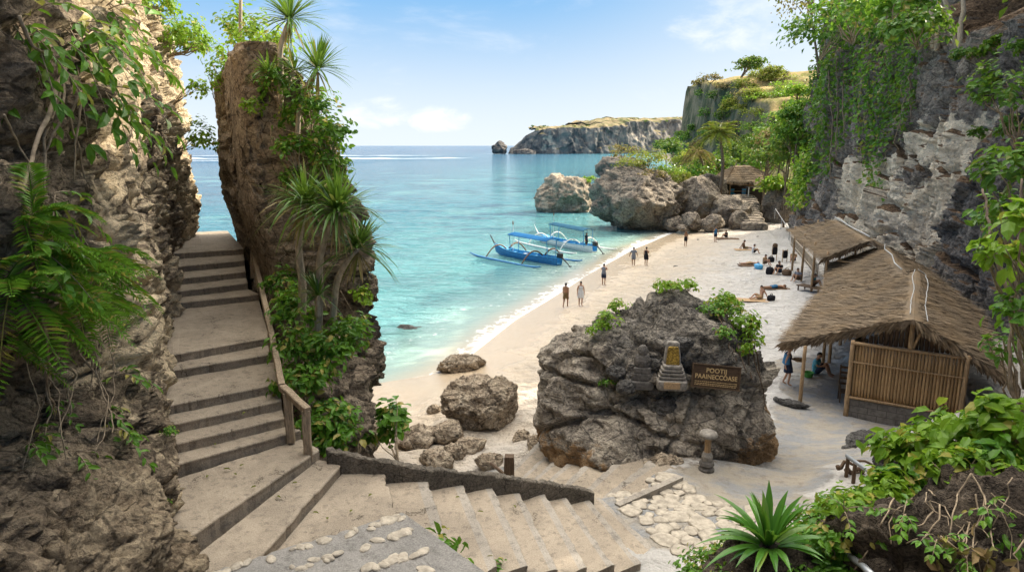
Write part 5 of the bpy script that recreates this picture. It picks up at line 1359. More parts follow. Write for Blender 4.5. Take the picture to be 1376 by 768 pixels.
# ------------------------------------------------------------------ outrigger boats
def boat(bow, stern, label, hullm, innerm, canm, floatm, armm, L, cano):
    bow, stern = np.array(bow), np.array(stern); mid = (bow + stern) / 2; d = unit(bow - stern)
    o = empty('outrigger_boat', (mid[0], mid[1], .0), math.atan2(d[1], d[0]), label, 'boat', 'outrigger boats at the waterline')
    n = 36; s_ = np.linspace(-1, 1, n); rings = []
    for k, s in enumerate(s_):
        w = .62 * (1 - max(0, abs(s) - .15) ** 2.0 * (1.22 if s > 0 else .55)); w = max(w, .05)
        sheer = .62 + .42 * max(0, s) ** 2.6 + .12 * max(0, -s) ** 2
        keel = -.22 + .5 * max(0, s) ** 4
        x = s * L / 2
        out = [(-w, sheer), (-w * .97, sheer * .6 + keel * .4), (-w * .7, keel * .75 + .02), (0, keel), (w * .7, keel * .75 + .02), (w * .97, sheer * .6 + keel * .4), (w, sheer)]
        inn = [(w - .05, sheer), (w * .88 - .03, max(.16, keel + .25)), (0, max(.14, keel + .22)), (-w * .88 + .03, max(.16, keel + .25)), (-w + .05, sheer)]
        rings.append([(x + (.25 * (z - .3) if s > .9 else 0), y, z) for y, z in out + inn])
    Rg = np.array(rings)
    mb = MB(); m = Rg.shape[1]
    I = np.arange(n * m).reshape(n, m); J = np.roll(I, -1, 1)
    F = np.stack([I[:-1], J[:-1], J[1:], I[1:]], -1)
    mb.add(Rg.reshape(-1, 3), F[:, :6].reshape(-1, 4), 0); b = 0
    mb.f.append((F[:, 6:].reshape(-1, 4), 1)); mb.f.append((np.array([list(range(m))[::-1]]), 0)); mb.f.append((np.array([list(range(m))]) + (n - 1) * m, 0))
    mb.build('hull', [M[hullm], M[innerm]], o)
    top = np.array([(Rg[k, 6] + [0, .0, .02]) for k in range(n)])
    for sgn in (1, -1): MB().tube(top * [1, sgn, 1], .035, 5).build('gunwale', M[innerm], o, smooth=True)
    MB().loft(np.stack([np.stack([np.array([L / 2 - .1 + q * 1.0, y * (1 - q * .85), .85 + q * .75 + .25 * q * q + zz]) for y, zz in ((-.06, -.12), (.06, -.12), (.06, .08), (-.06, .08))]) for q in np.linspace(0, 1, 6)])).build('prow', M['engine_black' if hullm == 'blue_paint' else 'white_paint'], o)
    for s in (-.55, -.25, .08, .4): MB().box((s * L / 2, 0, .5), (.28, .95, .05), bev=.01).build('thwart', M[innerm if s != .08 else 'white_paint'], o)
    fd = MB().loft(np.stack([np.stack([np.array([x, y * (1 - max(0, x - .3 * L) * .45), .72 + .16 * max(0, x - .28 * L)]) for y in (-.4, .4)] + [np.array([x, y * (1 - max(0, x - .3 * L) * .45), .66 + .16 * max(0, x - .28 * L)]) for y in (.4, -.4)]) for x in np.linspace(.28 * L, .45 * L, 5)])).build('foredeck', M[innerm], o)
    # canopy on poles
    x0, x1 = -L * .40, L * .20; hz_ = 2.25
    q = np.stack([np.stack([np.array([x, y, hz_ + .16 - .30 * (y / .8) ** 2 * .5 + .10 * (x - x0) / (x1 - x0)]) for y in np.linspace(-.85, .85, 9)]) for x in np.linspace(x0, x1, 12)])
    MB().grid(q).grid((q - [0, 0, .05])[::-1]).grid(np.stack([q[:, 0], q[:, 0] - [0, 0, .05]], 1)).grid(np.stack([q[:, -1] - [0, 0, .05], q[:, -1]], 1)).grid(np.stack([q[0] - [0, 0, .05], q[0]], 1)).grid(np.stack([q[-1], q[-1] - [0, 0, .05]], 1)).build('canopy', M[canm], o)
    for x in (x0 + .15, x1 - .1):
        for y in (-.5, .5): MB().tube([(x, y, .5), (x, y * 1.3, hz_ + .08)], .04, 6).build('canopy_pole', M[innerm], o)
    MB().tube([(x1 + .1, 0, .6), (x1 + .1, 0, hz_ + 1.35)], .03, 6).build('mast', M['white_paint'], o)
    MB().tube([(x1 + .1, 0, hz_ + 1.0), (x1 + .1, .02, hz_ + 1.35)], [.07, .05], 6).build('mast_lamp', M['arm_brown'], o)
    # outriggers
    W = 2.7
    for sgn in (1, -1):
        t_ = np.linspace(-1, 1, 24)
        MB().tube(np.stack([t_ * L * .56 + .25, np.full(24, sgn * W), .04 + .22 * np.abs(t_) ** 6 + .02 * t_], 1), .115 - .05 * np.abs(t_) ** 4, 8).build('float', M[floatm], o, smooth=True)
        for x in (-.27 * L, .30 * L):
            a = np.linspace(0, 1, 14)
            y = sgn * (.15 + (W - .15) * a); z = .72 + .62 * np.sin(np.pi * np.clip(a * 1.0, 0, 1)) ** .9 * (1 - .15 * a) - .60 * a ** 2.6
            MB().tube(np.stack([np.full(14, x) + .12 * a, y, z], 1), np.linspace(.085, .06, 14), 7).build('outrigger_arm', M[armm], o, smooth=True)
    # engine with a long tail shaft
    e = MB().box((-L / 2 - .05, 0, .95), (.55, .42, .46), bev=.06).build('engine', M['engine_black'], o)
    MB().tube([(-L / 2 - .2, 0, .85), (-L / 2 - .8, .05, .55), (-L / 2 - 1.5, .1, .12)], [.09, .07, .05], 7).build('tail_shaft', M['engine_black'], e)
    MB().box((-L / 2 - 1.5, .1, .12), (.04, .34, .09), bev=.01).build('propeller', M['engine_black'], e)
    MB().tube([(-L / 2 + .2, 0, 1.05), (-L / 2 + .75, .15, 1.2)], .025, 6).build('tiller', M['engine_black'], e)
    return o
bt1 = boat(G(668, 337, .3), G(750, 352, .3), 'nearer blue outrigger boat with a bright blue canopy', 'blue_paint', 'light_blue_paint', 'canopy_blue', 'blue_paint', 'arm_brown', 9.4, 1)
bt2 = boat(G(726, 321, .3), G(796, 335, .3), 'farther white hulled outrigger boat with a slate blue canopy', 'white_paint', 'light_blue_paint', 'canopy_slate', 'white_paint', 'white_paint', 10.4, 1)
# ------------------------------------------------------------------ people (forward = local -y)
def skin_mesh(J, E, rad, root, sub=2):
    names = list(J); me = bpy.data.meshes.new('skin_tmp')
    me.from_pydata([J[k] for k in names], [(names.index(a), names.index(b)) for a, b in E], [])
    ob = bpy.data.objects.new('skin_tmp', me); COL.objects.link(ob)
    md = ob.modifiers.new('Skin', 'SKIN'); md.use_smooth_shade = True
    sv = me.skin_vertices[0].data
    for i, k in enumerate(names):
        r = rad[k]; sv[i].radius = r if isinstance(r, tuple) else (r, r); sv[i].use_root = (k == root)
    s2 = ob.modifiers.new('Sub', 'SUBSURF'); s2.levels = sub; s2.render_levels = sub
    dg = bpy.context.evaluated_depsgraph_get(); ev = ob.evaluated_get(dg); m2 = ev.to_mesh()
    V = np.array([v.co[:] for v in m2.vertices]); F = [tuple(p.vertices) for p in m2.polygons]; ev.to_mesh_clear()
    bpy.data.objects.remove(ob); bpy.data.meshes.remove(me)
    return V, F

STAND = dict(pel=(0, 0, .95), sp=(0, .01, 1.12), ch=(0, .01, 1.32), nk=(0, .015, 1.46), hd=(0, -.005, 1.57), tp=(0, -.005, 1.665),
             sl=(-.17, .01, 1.40), sr=(.17, .01, 1.40), el=(-.235, .03, 1.12), er=(.235, .03, 1.12), wl=(-.25, -.03, .87), wr=(.25, -.03, .87), pl=(-.25, -.06, .80), pr=(.25, -.06, .80),
             hl=(-.09, 0, .90), hr=(.09, 0, .90), kl=(-.10, -.015, .50), kr=(.10, -.015, .50), al=(-.10, .02, .085), ar=(.10, .02, .085), tl=(-.115, -.14, .03), tr=(.115, -.14, .03))
EDG = [('pel', 'sp'), ('sp', 'ch'), ('ch', 'nk'), ('nk', 'hd'), ('hd', 'tp'), ('ch', 'sl'), ('ch', 'sr'), ('sl', 'el'), ('sr', 'er'), ('el', 'wl'), ('er', 'wr'), ('wl', 'pl'), ('wr', 'pr'),
       ('pel', 'hl'), ('pel', 'hr'), ('hl', 'kl'), ('hr', 'kr'), ('kl', 'al'), ('kr', 'ar'), ('al', 'tl'), ('ar', 'tr')]
RADS = dict(pel=(.15, .11), sp=(.125, .095), ch=(.15, .11), nk=.055, hd=(.075, .09), tp=(.055, .065), sl=.062, sr=.062, el=.042, er=.042, wl=.028, wr=.028, pl=(.034, .02), pr=(.034, .02),
            hl=.092, hr=.092, kl=.058, kr=.058, al=.038, ar=.038, tl=(.034, .02), tr=(.034, .02))

def person(loc, rz, label, pose=None, top=None, bottom=None, dress=None, skinm='skin', hair='short', scale=1.0, bare=False, hat=None):
    J = dict(STAND); J.update(pose or {})
    o = empty('person', loc, rz, label, 'person')
    V, F = skin_mesh(J, EDG, RADS, 'pel')
    mb = MB().add(V, F)
    g = {k: np.array(v, float) for k, v in J.items()}
    for s in 'lr':                                            # fingers rooted in the palm
        w_, p_ = g['w' + s], g['p' + s]; d = unit(p_ - w_); ref = g['e' + s] - w_
        side = np.cross(d, [0, 1, 0]); side = np.cross(d, [1, 0, 0]) if np.linalg.norm(side) < .3 else side
        side = unit(side); nn = np.cross(side, d)
        side = nn if abs(d[2]) > .5 else side
        curl = unit(np.cross(side, d))
        for i, ln in enumerate((.066, .075, .070, .055)):
            b = p_ + side * (i - 1.5) * .017
            mb.tube([b - d * .01, b + d * ln * .5, b + d * ln * .85 + curl * ln * .28], [.0095, .0088, .007], 5)
        b = w_ + d * .03 + side * .028
        mb.tube([b, b + side * .022 + d * .028, b + side * .026 + d * .058], [.011, .0095, .0075], 5)
    hd = g['hd']; up = unit(g['tp'] - g['nk']); fw = np.array([0, -1.0, 0]); fw = unit(fw - up * up.dot(fw)); rt = np.cross(fw, up)
    B = np.stack([rt, -fw, up], 1)
    mb.ball(hd + up * .035 + fw * .005, (.076, .096, .115), 3, rot=B)                       # skull
    mb.tube([hd + up * .045 + fw * .088, hd + up * .015 + fw * .115, hd + up * .0 + fw * .10], [.008, .014, .010], 6)
    mb.ball(hd - up * .035 + fw * .085, (.024, .012, .008), 1, rot=B)
    for s in (-1, 1):
        mb.ball(hd + up * .02 + rt * s * .079 - fw * .01, (.012, .022, .032), 1, rot=B)
        mb.ball(hd + up * .045 + rt * s * .032 + fw * .088, (.012, .008, .007), 1, m=1, rot=B)
    mb.build('body', [M[skinm], M['hair_black']], o, smooth=True)
    hm = MB(); Vh, Fh = ico(3); q = Vh * np.array([.086, .104, .122])
    keep = (Vh[:, 2] > .05 - .75 * np.clip(Vh[:, 1], -.4, 1)) if hair == 'short' else (Vh[:, 2] > -.05 - 1.2 * np.clip(Vh[:, 1], -.25, 1))
    fk = keep[Fh].all(1); hm.add((q + .006 * fbm(Vh * 6, 2, 3)[:, None] * Vh) @ B.T + hd + up * .042, Fh[fk])
    if hair == 'long': hm.tube([hd + up * .05 - fw * .08, hd - up * .08 - fw * .10, hd - up * .22 - fw * .10], [.07, .075, .04], 8, ell=.6)
    if hair == 'bun': hm.ball(hd + up * .10 - fw * .10, (.045, .045, .045), 2)
    hm.build('hair', M['hair_black'], o, smooth=True)
    def shell(chain, w, n=16):
        pts = np.array([c for c, _, _ in chain]); t_ = np.linspace(0, len(pts) - 1, len(pts) * 4)
        P = np.stack([np.interp(t_, np.arange(len(pts)), pts[:, k]) for k in range(3)], 1)
        rx = np.interp(t_, np.arange(len(pts)), [c[1] for c in chain]); ry = np.interp(t_, np.arange(len(pts)), [c[2] for c in chain])
        T = unit(np.gradient(P, axis=0)); X = np.tile(unit(g['sr'] - g['sl']), (len(P), 1)); X = unit(X - T * (X * T).sum(1, keepdims=True)); Y = np.cross(T, X)
        th = np.linspace(0, 2 * np.pi, n, endpoint=False)
        wr = 1 + w * np.sin(5 * th)[None] * np.linspace(0, 1, len(P))[::-1, None]
        return P[:, None] + (rx[:, None] * np.cos(th) * wr)[..., None] * X[:, None] + (ry[:, None] * np.sin(th) * wr)[..., None] * Y[:, None]
    hipw = max(.17, np.linalg.norm(g['hr'] - g['hl']) / 2 + .10)
    mid_k = (g['kl'] + g['kr']) / 2
    if top:
        mb = MB(); mb.loft(shell([(g['pel'] - .3 * (g['sp'] - g['pel']), hipw + .01, .135), (g['sp'], .155, .125), (g['ch'], .185, .135), (g['ch'] * .35 + g['nk'] * .65, .17, .105), (g['nk'], .075, .07)], .02))
        if not bare:
            for s in 'lr': mb.tube([g['s' + s] * .8 + g['ch'] * .2, g['s' + s], g['s' + s] * .35 + g['e' + s] * .65], [.085, .082, .07], 10)
        mb.build('shirt', M[top], o, smooth=True)
    if bottom:
        mb = MB(); mb.loft(shell([(g['pel'] - .45 * (g['sp'] - g['pel']), hipw - .01, .13), (g['pel'], hipw, .135), (g['pel'] * .4 + g['sp'] * .6, .15, .12)], .0))
        for s in 'lr': mb.tube([g['h' + s] * .9 + g['pel'] * .1, g['h' + s] * .6 + g['k' + s] * .4, g['h' + s] * .25 + g['k' + s] * .75], [.115, .105, .095], 12)
        mb.build('shorts', M[bottom], o, smooth=True)
    if dress:
        mb = MB(); mb.loft(shell([(mid_k * .8 + g['pel'] * .2, .21, .19), (g['pel'], hipw + .02, .15), (g['sp'], .145, .12), (g['ch'], .175, .13), (g['nk'] * .5 + g['ch'] * .5, .16, .10)], .06)); mb.build('dress', M[dress], o, smooth=True)
    o.scale = (scale,) * 3
    return o
def stand(px, py, rz, label, h_px=None, **kw):
    p_ = GG(px, py); p_[2] = max(gz1(p_[0], p_[1]), .0)
    return person(p_, rz, label, **kw)
WALK = dict(kl=(-.09, -.14, .52), al=(-.09, -.10, .10), tl=(-.10, -.26, .06), kr=(.09, .06, .50), ar=(.09, .26, .13), tr=(.10, .13, .03), el=(-.22, .10, 1.13), wl=(-.22, .10, .88), pl=(-.22, .08, .81), er=(.22, -.04, 1.12), wr=(.23, -.16, .90), pr=(.23, -.2, .84))
stand(760, 413, 2.7, 'man in brown shorts walking along the wet sand', pose=WALK, bottom='cloth_olive', skinm='skin_tan')
stand(780, 411, .2, 'woman in a pale sleeveless dress walking on the wet sand', dress='cloth_white', hair='long')
ARMUP = dict(el=(-.24, -.10, 1.22), wl=(-.13, -.26, 1.36), pl=(-.08, -.30, 1.40), er=(.24, -.10, 1.22), wr=(.13, -.26, 1.36), pr=(.08, -.30, 1.40))
stand(811, 383, 2.6, 'person in a grey top and dark shorts, arms raised, at the water line', pose=ARMUP, top='cloth_grey', bottom='cloth_navy', bare=True)
WIDE = dict(el=(-.30, .03, 1.15), wl=(-.36, .0, .92), pl=(-.37, -.02, .85), er=(.30, .03, 1.15), wr=(.36, .0, .92), pr=(.37, -.02, .85))
stand(851, 357, 2.9, 'person in a grey patterned shirt standing with arms held out', pose=WIDE, top='cloth_grey', bottom='cloth_grey', skinm='skin_tan')
stand(868, 357, 2.4, 'woman in a black swimsuit standing on the sand', pose=dict(el=(-.2, -.12, 1.15), wl=(-.05, -.22, 1.2), pl=(0, -.25, 1.22)), dress='cloth_black', hair='bun')
stand(921, 331, 0.3, 'bare chested man in dark shorts at the far end of the beach', pose=dict(el=(-.23, -.1, 1.15), wl=(-.1, -.22, 1.25), pl=(-.05, -.25, 1.3)), bottom='cloth_black', skinm='skin_tan')
stand(961, 325, .4, 'person in a blue top and shorts at the far end of the beach', pose=WIDE, top='cloth_blue', bottom='cloth_navy', bare=True)
SIT = dict(pel=(0, 0, .13), sp=(0, .07, .29), ch=(0, .10, .49), nk=(0, .06, .63), hd=(0, .02, .74), tp=(0, .01, .835), sl=(-.17, .08, .57), sr=(.17, .08, .57), el=(-.24, .22, .33), er=(.24, .22, .33), wl=(-.26, .34, .09), wr=(.26, .34, .09), pl=(-.27, .38, .035), pr=(.27, .38, .035),
           hl=(-.09, -.04, .12), hr=(.09, -.04, .12), kl=(-.11, -.46, .16), kr=(.11, -.46, .16), al=(-.10, -.87, .06), ar=(.10, -.87, .06), tl=(-.11, -.95, .17), tr=(.11, -.95, .17))
HUG = dict(SIT); HUG.update(kl=(-.12, -.34, .47), kr=(.12, -.34, .47), al=(-.11, -.50, .08), ar=(.11, -.50, .08), tl=(-.11, -.65, .03), tr=(.11, -.65, .03), el=(-.24, -.08, .38), er=(.24, -.08, .38), wl=(-.13, -.36, .42), wr=(.13, -.36, .42), pl=(-.07, -.41, .40), pr=(.07, -.41, .40), sp=(0, .03, .29), ch=(0, .0, .48), nk=(0, -.03, .62), hd=(0, -.07, .73), tp=(0, -.09, .82), sl=(-.17, -.01, .56), sr=(.17, -.01, .56))
LIE = dict(pel=(0, 0, .13), sp=(0, .17, .13), ch=(0, .37, .14), nk=(0, .51, .15), hd=(0, .62, .15), tp=(0, .71, .16), sl=(-.17, .45, .12), sr=(.17, .45, .12), el=(-.34, .55, .07), er=(.34, .55, .07), wl=(-.20, .72, .05), wr=(.20, .72, .05), pl=(-.14, .77, .05), pr=(.14, .77, .05),
           hl=(-.09, -.05, .12), hr=(.09, -.05, .12), kl=(-.11, -.45, .09), kr=(.11, -.45, .09), al=(-.12, -.86, .08), ar=(.12, -.86, .08), tl=(-.13, -.93, .16), tr=(.13, -.93, .16))
def towel(px, py, rz, mat, label, w=.9, l=1.9):
    p_ = GG(px, py); p_[2] = gz1(p_[0], p_[1]) + .05
    x, y = np.meshgrid(np.linspace(-w / 2, w / 2, 12), np.linspace(-l / 2, l / 2, 24), indexing='ij')
    z = .03 * fbm(np.stack([x.ravel() * 3, y.ravel() * 3, 0 * x.ravel() + px], 1), 3, 4).reshape(x.shape)
    V = np.stack([x, y, z + .02], -1); Vb = V - [0, 0, .02]
    mb = MB().grid(V).grid(Vb[::-1]); 
    for e in ((V[0], Vb[0]), (Vb[-1], V[-1])): mb.grid(np.stack(e, 1))
    o = mb.build('beach_towel', M[mat], loc=tuple(p_)); o.rotation_euler = (0, 0, rz); tag(o, label, 'towel')
    return p_
def sitter(px, py, rz, label, pose=SIT, dz=.06, **kw):
    p_ = GG(px, py); p_[2] = gz1(p_[0], p_[1]) + dz; return person(p_, rz, label, pose=pose, **kw)
towel(978, 321, 1.35, 'cloth_brown', 'dark brown towel farthest along the dry sand', 1.3, 2.4); sitter(976, 320, -1.4, 'person sitting on the dark towel farthest along the sand', HUG, top='cloth_black', bottom='cloth_black')
towel(1003, 336, 1.5, 'cloth_tan', 'tan towel under the sitter in mid sand', 1.0, 2.3); sitter(1000, 335, 1.4, 'person sitting with legs out on the tan towel in mid sand', SIT, bottom='cloth_olive', top='cloth_brown', skinm='skin_tan')
towel(1008, 357, 1.5, 'cloth_brown', 'brown towel under the person lying down', 1.0, 2.0); sitter(1008, 356, -1.6, 'person lying on the brown towel beside a blue bag', LIE, bottom='cloth_tan', skinm='skin')
sitter(1027, 356, .6, 'person sitting hunched behind the blue bag', HUG, top='cloth_tan', bottom='cloth_brown')
sitter(1047, 368, -.9, 'person in dark clothes sitting among black bags', HUG, top='cloth_black', bottom='cloth_navy', scale=1.15)
towel(1011, 404, 1.35, 'cloth_tan', 'tan towel under the sunbather nearest the huts', 1.0, 2.2); sitter(1022, 402, -1.25 + math.pi * 0, 'sunbather leaning back on the tan towel nearest the huts', dict(SIT, kl=(-.1, -.4, .34), al=(-.1, -.72, .07), tl=(-.1, -.85, .04)), bottom='cloth_tan', skinm='skin')
sitter(1066, 352, -.6, 'person in a tan top sitting on the sand edge by the pipe railing', HUG, top='cloth_tan', bottom='cloth_navy', scale=1.1)
sitter(1072, 378, -1.0, 'person in grey sitting between the bags and the lounger', HUG, top='cloth_grey', bottom='cloth_brown', scale=1.1)
sitter(1012, 341, 1.2, 'person sitting beside the tan towel in mid sand', HUG, top='cloth_white', bottom='cloth_black')
towel(1042, 388, 1.4, 'cloth_brown', 'brown towel on open sand between nearest sunbather and lounger', .9, 1.9); sitter(1042, 388, -1.5, 'person lying on the brown towel between nearest sunbather and lounger', LIE, bottom='cloth_blue', skinm='skin_tan')
# woman with a basket and the man sitting by the veranda post
wp = GG(1057, 517); wp[2] = gz1(wp[0], wp[1])
CARRY = dict(WALK, er=(.24, -.06, 1.14), wr=(.15, -.28, 1.08), pr=(.12, -.35, 1.08), kl=(-.09, -.10, .51), al=(-.09, -.05, .09), tl=(-.10, -.21, .04), kr=(.09, .02, .50), ar=(.09, .16, .10), tr=(.10, .02, .03))
person(wp, 1.15, 'woman in a dark dress and blue shawl carrying a flat basket', pose=CARRY, dress='cloth_navy', hair='bun')
bp_ = wp + rotz(1.15) @ np.array([.08, -.42, 1.12])
bk = empty('basket', bp_, 0, 'flat woven basket carried by the woman in the dark dress', 'basket')
mb = MB(); lathe(mb, [(.06, -.02), (.22, .0), (.27, .06), (.25, .065), (.2, .02), (.02, .015)]); mb.build('tray', M['basket'], bk)
mb = MB(); [mb.ball(rng.normal(size=3) * [.1, .1, .01] + [0, 0, .06], (.05, .05, .04), 1) for _ in range(9)]; mb.build('contents', M['cloth_tan'], bk)
sh = MB(); th_ = np.linspace(-.4, math.pi + .4, 14); sh.grid(np.stack([np.stack([np.array([(.20 + .02 * k) * math.cos(a), .03 + (.15 + .02 * k) * math.sin(a), 1.42 - .11 * k + .02 * math.sin(4 * a)]) for k in range(5)]) for a in th_]))
o_ = sh.build('shawl', M['cloth_blue'], None, smooth=True); wpar = [o for o in bpy.data.objects if o.get('label', '').startswith('woman in a dark dress')][0]; o_.parent = wpar
mp = GG(1096, 502); mp[2] = gz1(mp[0], mp[1]) + .0
person(mp, .95, 'man in a light blue shirt sitting on the ground by the veranda posts', pose=HUG, top='cloth_teal', bottom='cloth_navy', scale=1.15)
gb = empty('plastic_basket', GG(1086, 506), 0, 'small green plastic basket in front of the sitting man', 'basket')
mb = MB(); lathe(mb, [(.16, 0), (.22, .22), (.2, .22), (.14, .03), (.01, .03)]); mb.build('tub', M['green_plastic'], gb)
# person and lounger by the farther shelter, bags
lg = empty('lounger', GG(1090, 392), .5, 'dark wooden lounger at the sand edge by the middle shelter', 'lounger')
MB().box((0, 0, .36), (.8, 1.9, .07), bev=.02).build('bed', M['dark_wood'], lg)
for x in (-.34, .34):
    for y in (-.8, .8): MB().box((x, y, .17), (.07, .07, .34)).build('leg', M['dark_wood'], lg)
pl = GG(1092, 391); pl[2] = gz1(pl[0], pl[1]) + .36
person(pl, .9, 'person in a bright blue top sitting on the dark lounger', pose=HUG, top='cloth_teal', bottom='cloth_brown')
def bag(px, py, mat, label, s=(.34, .24, .3), name='bag'):
    p_ = GG(px, py); e = empty(name, p_, rng.random() * 3, label, 'bag')
    V, F = ico(3); q = np.sign(V) * np.abs(V) ** .6 * np.array(s); q *= (1 + .12 * fbm(V * 2 + px, 3, 4))[:, None]
    MB().add(q + [0, 0, s[2] * .9], F).build('sack', M[mat], e, smooth=True)
    a = np.linspace(0, np.pi, 9); MB().tube(np.stack([s[0] * .5 * np.cos(a), 0 * a, s[2] * 1.7 + .16 * np.sin(a)], 1), .022, 5).build('handle', M[mat], e)
bag(1019, 361, 'light_blue_paint', 'blue bag on the sand beside the lying person', (.5, .3, .22)); bag(1036, 404, 'cloth_black', 'small black bag beside the nearest sunbather', (.28, .2, .2)); bag(1034, 368, 'cloth_black', 'black bag left of the dark clothed sitter', (.36, .28, .3)); bag(1057, 370, 'cloth_brown', 'brown bag right of the dark clothed sitter', (.36, .26, .26)); bag(1036, 352, 'cloth_black', 'round black bag on the sand below the hanging sacks', (.25, .25, .25))
for i, (px, py, lb) in enumerate(((1040, 350, 'taller wooden pole rack with a black sack and cloth bundle hung on it'), (1054, 352, 'shorter wooden pole rack with a single square black sack'))):
    e = empty('pole_rack', GG(px, py), .4, lb, 'rack'); e.scale = (.62, .62, .62)
    for x in (-.42, .42): MB().tube([(x, 0, -.1), (x, 0, 2.2 - .4 * i)], .05, 6).build('pole', M['pole_wood'], e)
    MB().tube([(-.5, 0, 2.05 - .4 * i), (.5, 0, 2.05 - .4 * i)], .045, 6).build('crossbar', M['pole_wood'], e)
    V, F = ico(3); q = np.sign(V) * np.abs(V) ** .5 * np.array([.42, .2, .55]); MB().add(q + [0, 0, 1.4 - .3 * i], F).build('sack', M['cloth_black'], e, smooth=True)
    if i == 0: q = V * np.array([.4, .3, .3]) * (1 + .25 * fbm(V * 2, 3, 5))[:, None]; MB().add(q + [0, 0, 2.2], F).build('cloth_bundle', M['cloth_brown'], e)
ps = np.array(bt2.location); dd_ = rotz(bt2.rotation_euler.z)
person(ps + dd_ @ np.array([-3.9, .1, .25]), bt2.rotation_euler.z - 1.2, 'boatman in dark clothes standing at the stern of the white boat', top='cloth_navy', bottom='cloth_black', skinm='skin_tan')
# small dark drift scraps on the sand
for k, (px, py, lb) in enumerate(((908, 358, 'dark scrap of driftwood left of the swimsuit woman, on bare sand'), (938, 322, 'dark driftwood scrap near the bare chested man'), (690, 520, 'small dark pebble on the wet sand'), (583, 470, 'dark pebble in the foam edge'), (1018, 318, 'dark driftwood at the foot of the far steps'))):
    rock('pebble', GG(px, py), (.28, .12, .08), 170 + k, 'dark_rock_stone', lb, sub=3, cat='pebble', rot=k)
# ------------------------------------------------------------------ vegetation
def proj(P):
    P = np.asarray(P, float) - EYE
    w_ = P[:, 1] * _c - P[:, 2] * _s; v_ = P[:, 1] * _s + P[:, 2] * _c
    return CX + FPX * P[:, 0] / w_, CY - FPX * v_ / w_, w_

class Surf:
    def __init__(s, V, N=None):
        s.V = V.reshape(-1, 3); s.px, s.py, s.d = proj(s.V); s.ok = s.d > .5
        s.N = None if N is None else N.reshape(-1, 3)
    def at(s, px, py, r=10):
        k = s.ok & (np.hypot(s.px - px, s.py - py) < r)
        while not k.any(): r *= 1.6; k = s.ok & (np.hypot(s.px - px, s.py - py) < r)
        i = np.where(k)[0]; i = i[np.argmin(s.d[i])]
        return s.V[i].copy()
SL, SR, SP, SBo = Surf(LV, LVN), Surf(RV, RVN), Surf(PV), Surf(BP)

def stems_mb(base, pts, r0, rs=None, nmax=9):
    mb = MB()
    idx = rng.choice(len(pts), min(nmax, len(pts)), replace=False)
    for i in idx:
        e = pts[i]; t_ = np.linspace(0, 1, 6)[:, None]
        c = np.array(base) + (e - np.array(base)) * t_ + rng.normal(size=(6, 3)) * .04 * np.linalg.norm(e - base) * np.sin(np.pi * t_)
        mb.tube(c, np.linspace(r0, r0 * .3, 6), 5)
    return mb

def bush(name, label, cat, center, radii, n, leaf, mat, base=None, tpl=LEAF7, group=None, stem='root_wood', r0=None, nst=8, **kw):
    center = np.array(center, float); radii = np.array(radii, float)
    base = center - [0, 0, radii[2] * .9] if base is None else np.array(base, float)
    o = empty(name, base, 0, label, cat, group)
    mb = MB(); p_ = foliage(mb, center - base, radii, n, leaf, tpl=tpl, **kw)
    mb.build('foliage', M[mat], o)
    stems_mb(np.zeros(3), p_, r0 or .02 * radii.max() + .006, nmax=nst).build('stems', M[stem], o, smooth=True)
    return o

def tree(name, label, base, h, crown, leafn, leaf, mat, bark='bark', lean=(0, 0), r0=.22, group=None, nclump=26, cat='tree', tpl=LEAF4, spread=.26, cz=.72):
    base = np.array(base, float); o = empty(name, base, 0, label, cat, group)
    top = np.array([lean[0], lean[1], h * cz]); t_ = np.linspace(0, 1, 8)[:, None]
    tr = top * t_ + np.stack([.25 * np.sin(3 * t_[:, 0] + base[0]), .2 * np.sin(4 * t_[:, 0] + base[1]), 0 * t_[:, 0]], 1) * r0 * 3
    mb = MB(); mb.tube(tr - [0, 0, .3], np.linspace(r0, r0 * .45, 8), 8)
    q = rand_unit(nclump); q[:, 2] = np.where(q[:, 2] < -.45, -q[:, 2], q[:, 2]); cc = q * (.45 + .5 * rng.random((nclump, 1))) * np.array(crown) + top
    for c in cc[:12]:
        s_ = tr[rng.integers(3, 8)]; k = np.linspace(0, 1, 5)[:, None]
        mb.tube(s_ + (c - s_) * k + [0, 0, .0], np.linspace(r0 * .4, r0 * .1, 5), 5)
    mb.build('trunk', M[bark], o, smooth=True)
    which = rng.integers(0, nclump, leafn); sz = spread * (.7 + .7 * rng.random(nclump))
    off = rng.normal(size=(leafn, 3)) * sz[which][:, None] * np.array(crown) * np.array([.75, .75, .5])
    p_ = cc[which] + off; out = unit(off / np.array(crown) + .7 * rand_unit(leafn) + [0, 0, .6])
    d = unit(np.cross(out, rand_unit(leafn)) - [0, 0, .25]); L = leaf * (.6 + .8 * rng.random(leafn))
    mb = MB(); leaves(mb, p_, d, out, L, L * .6, tpl); mb.build('crown', M[mat], o)
    return o

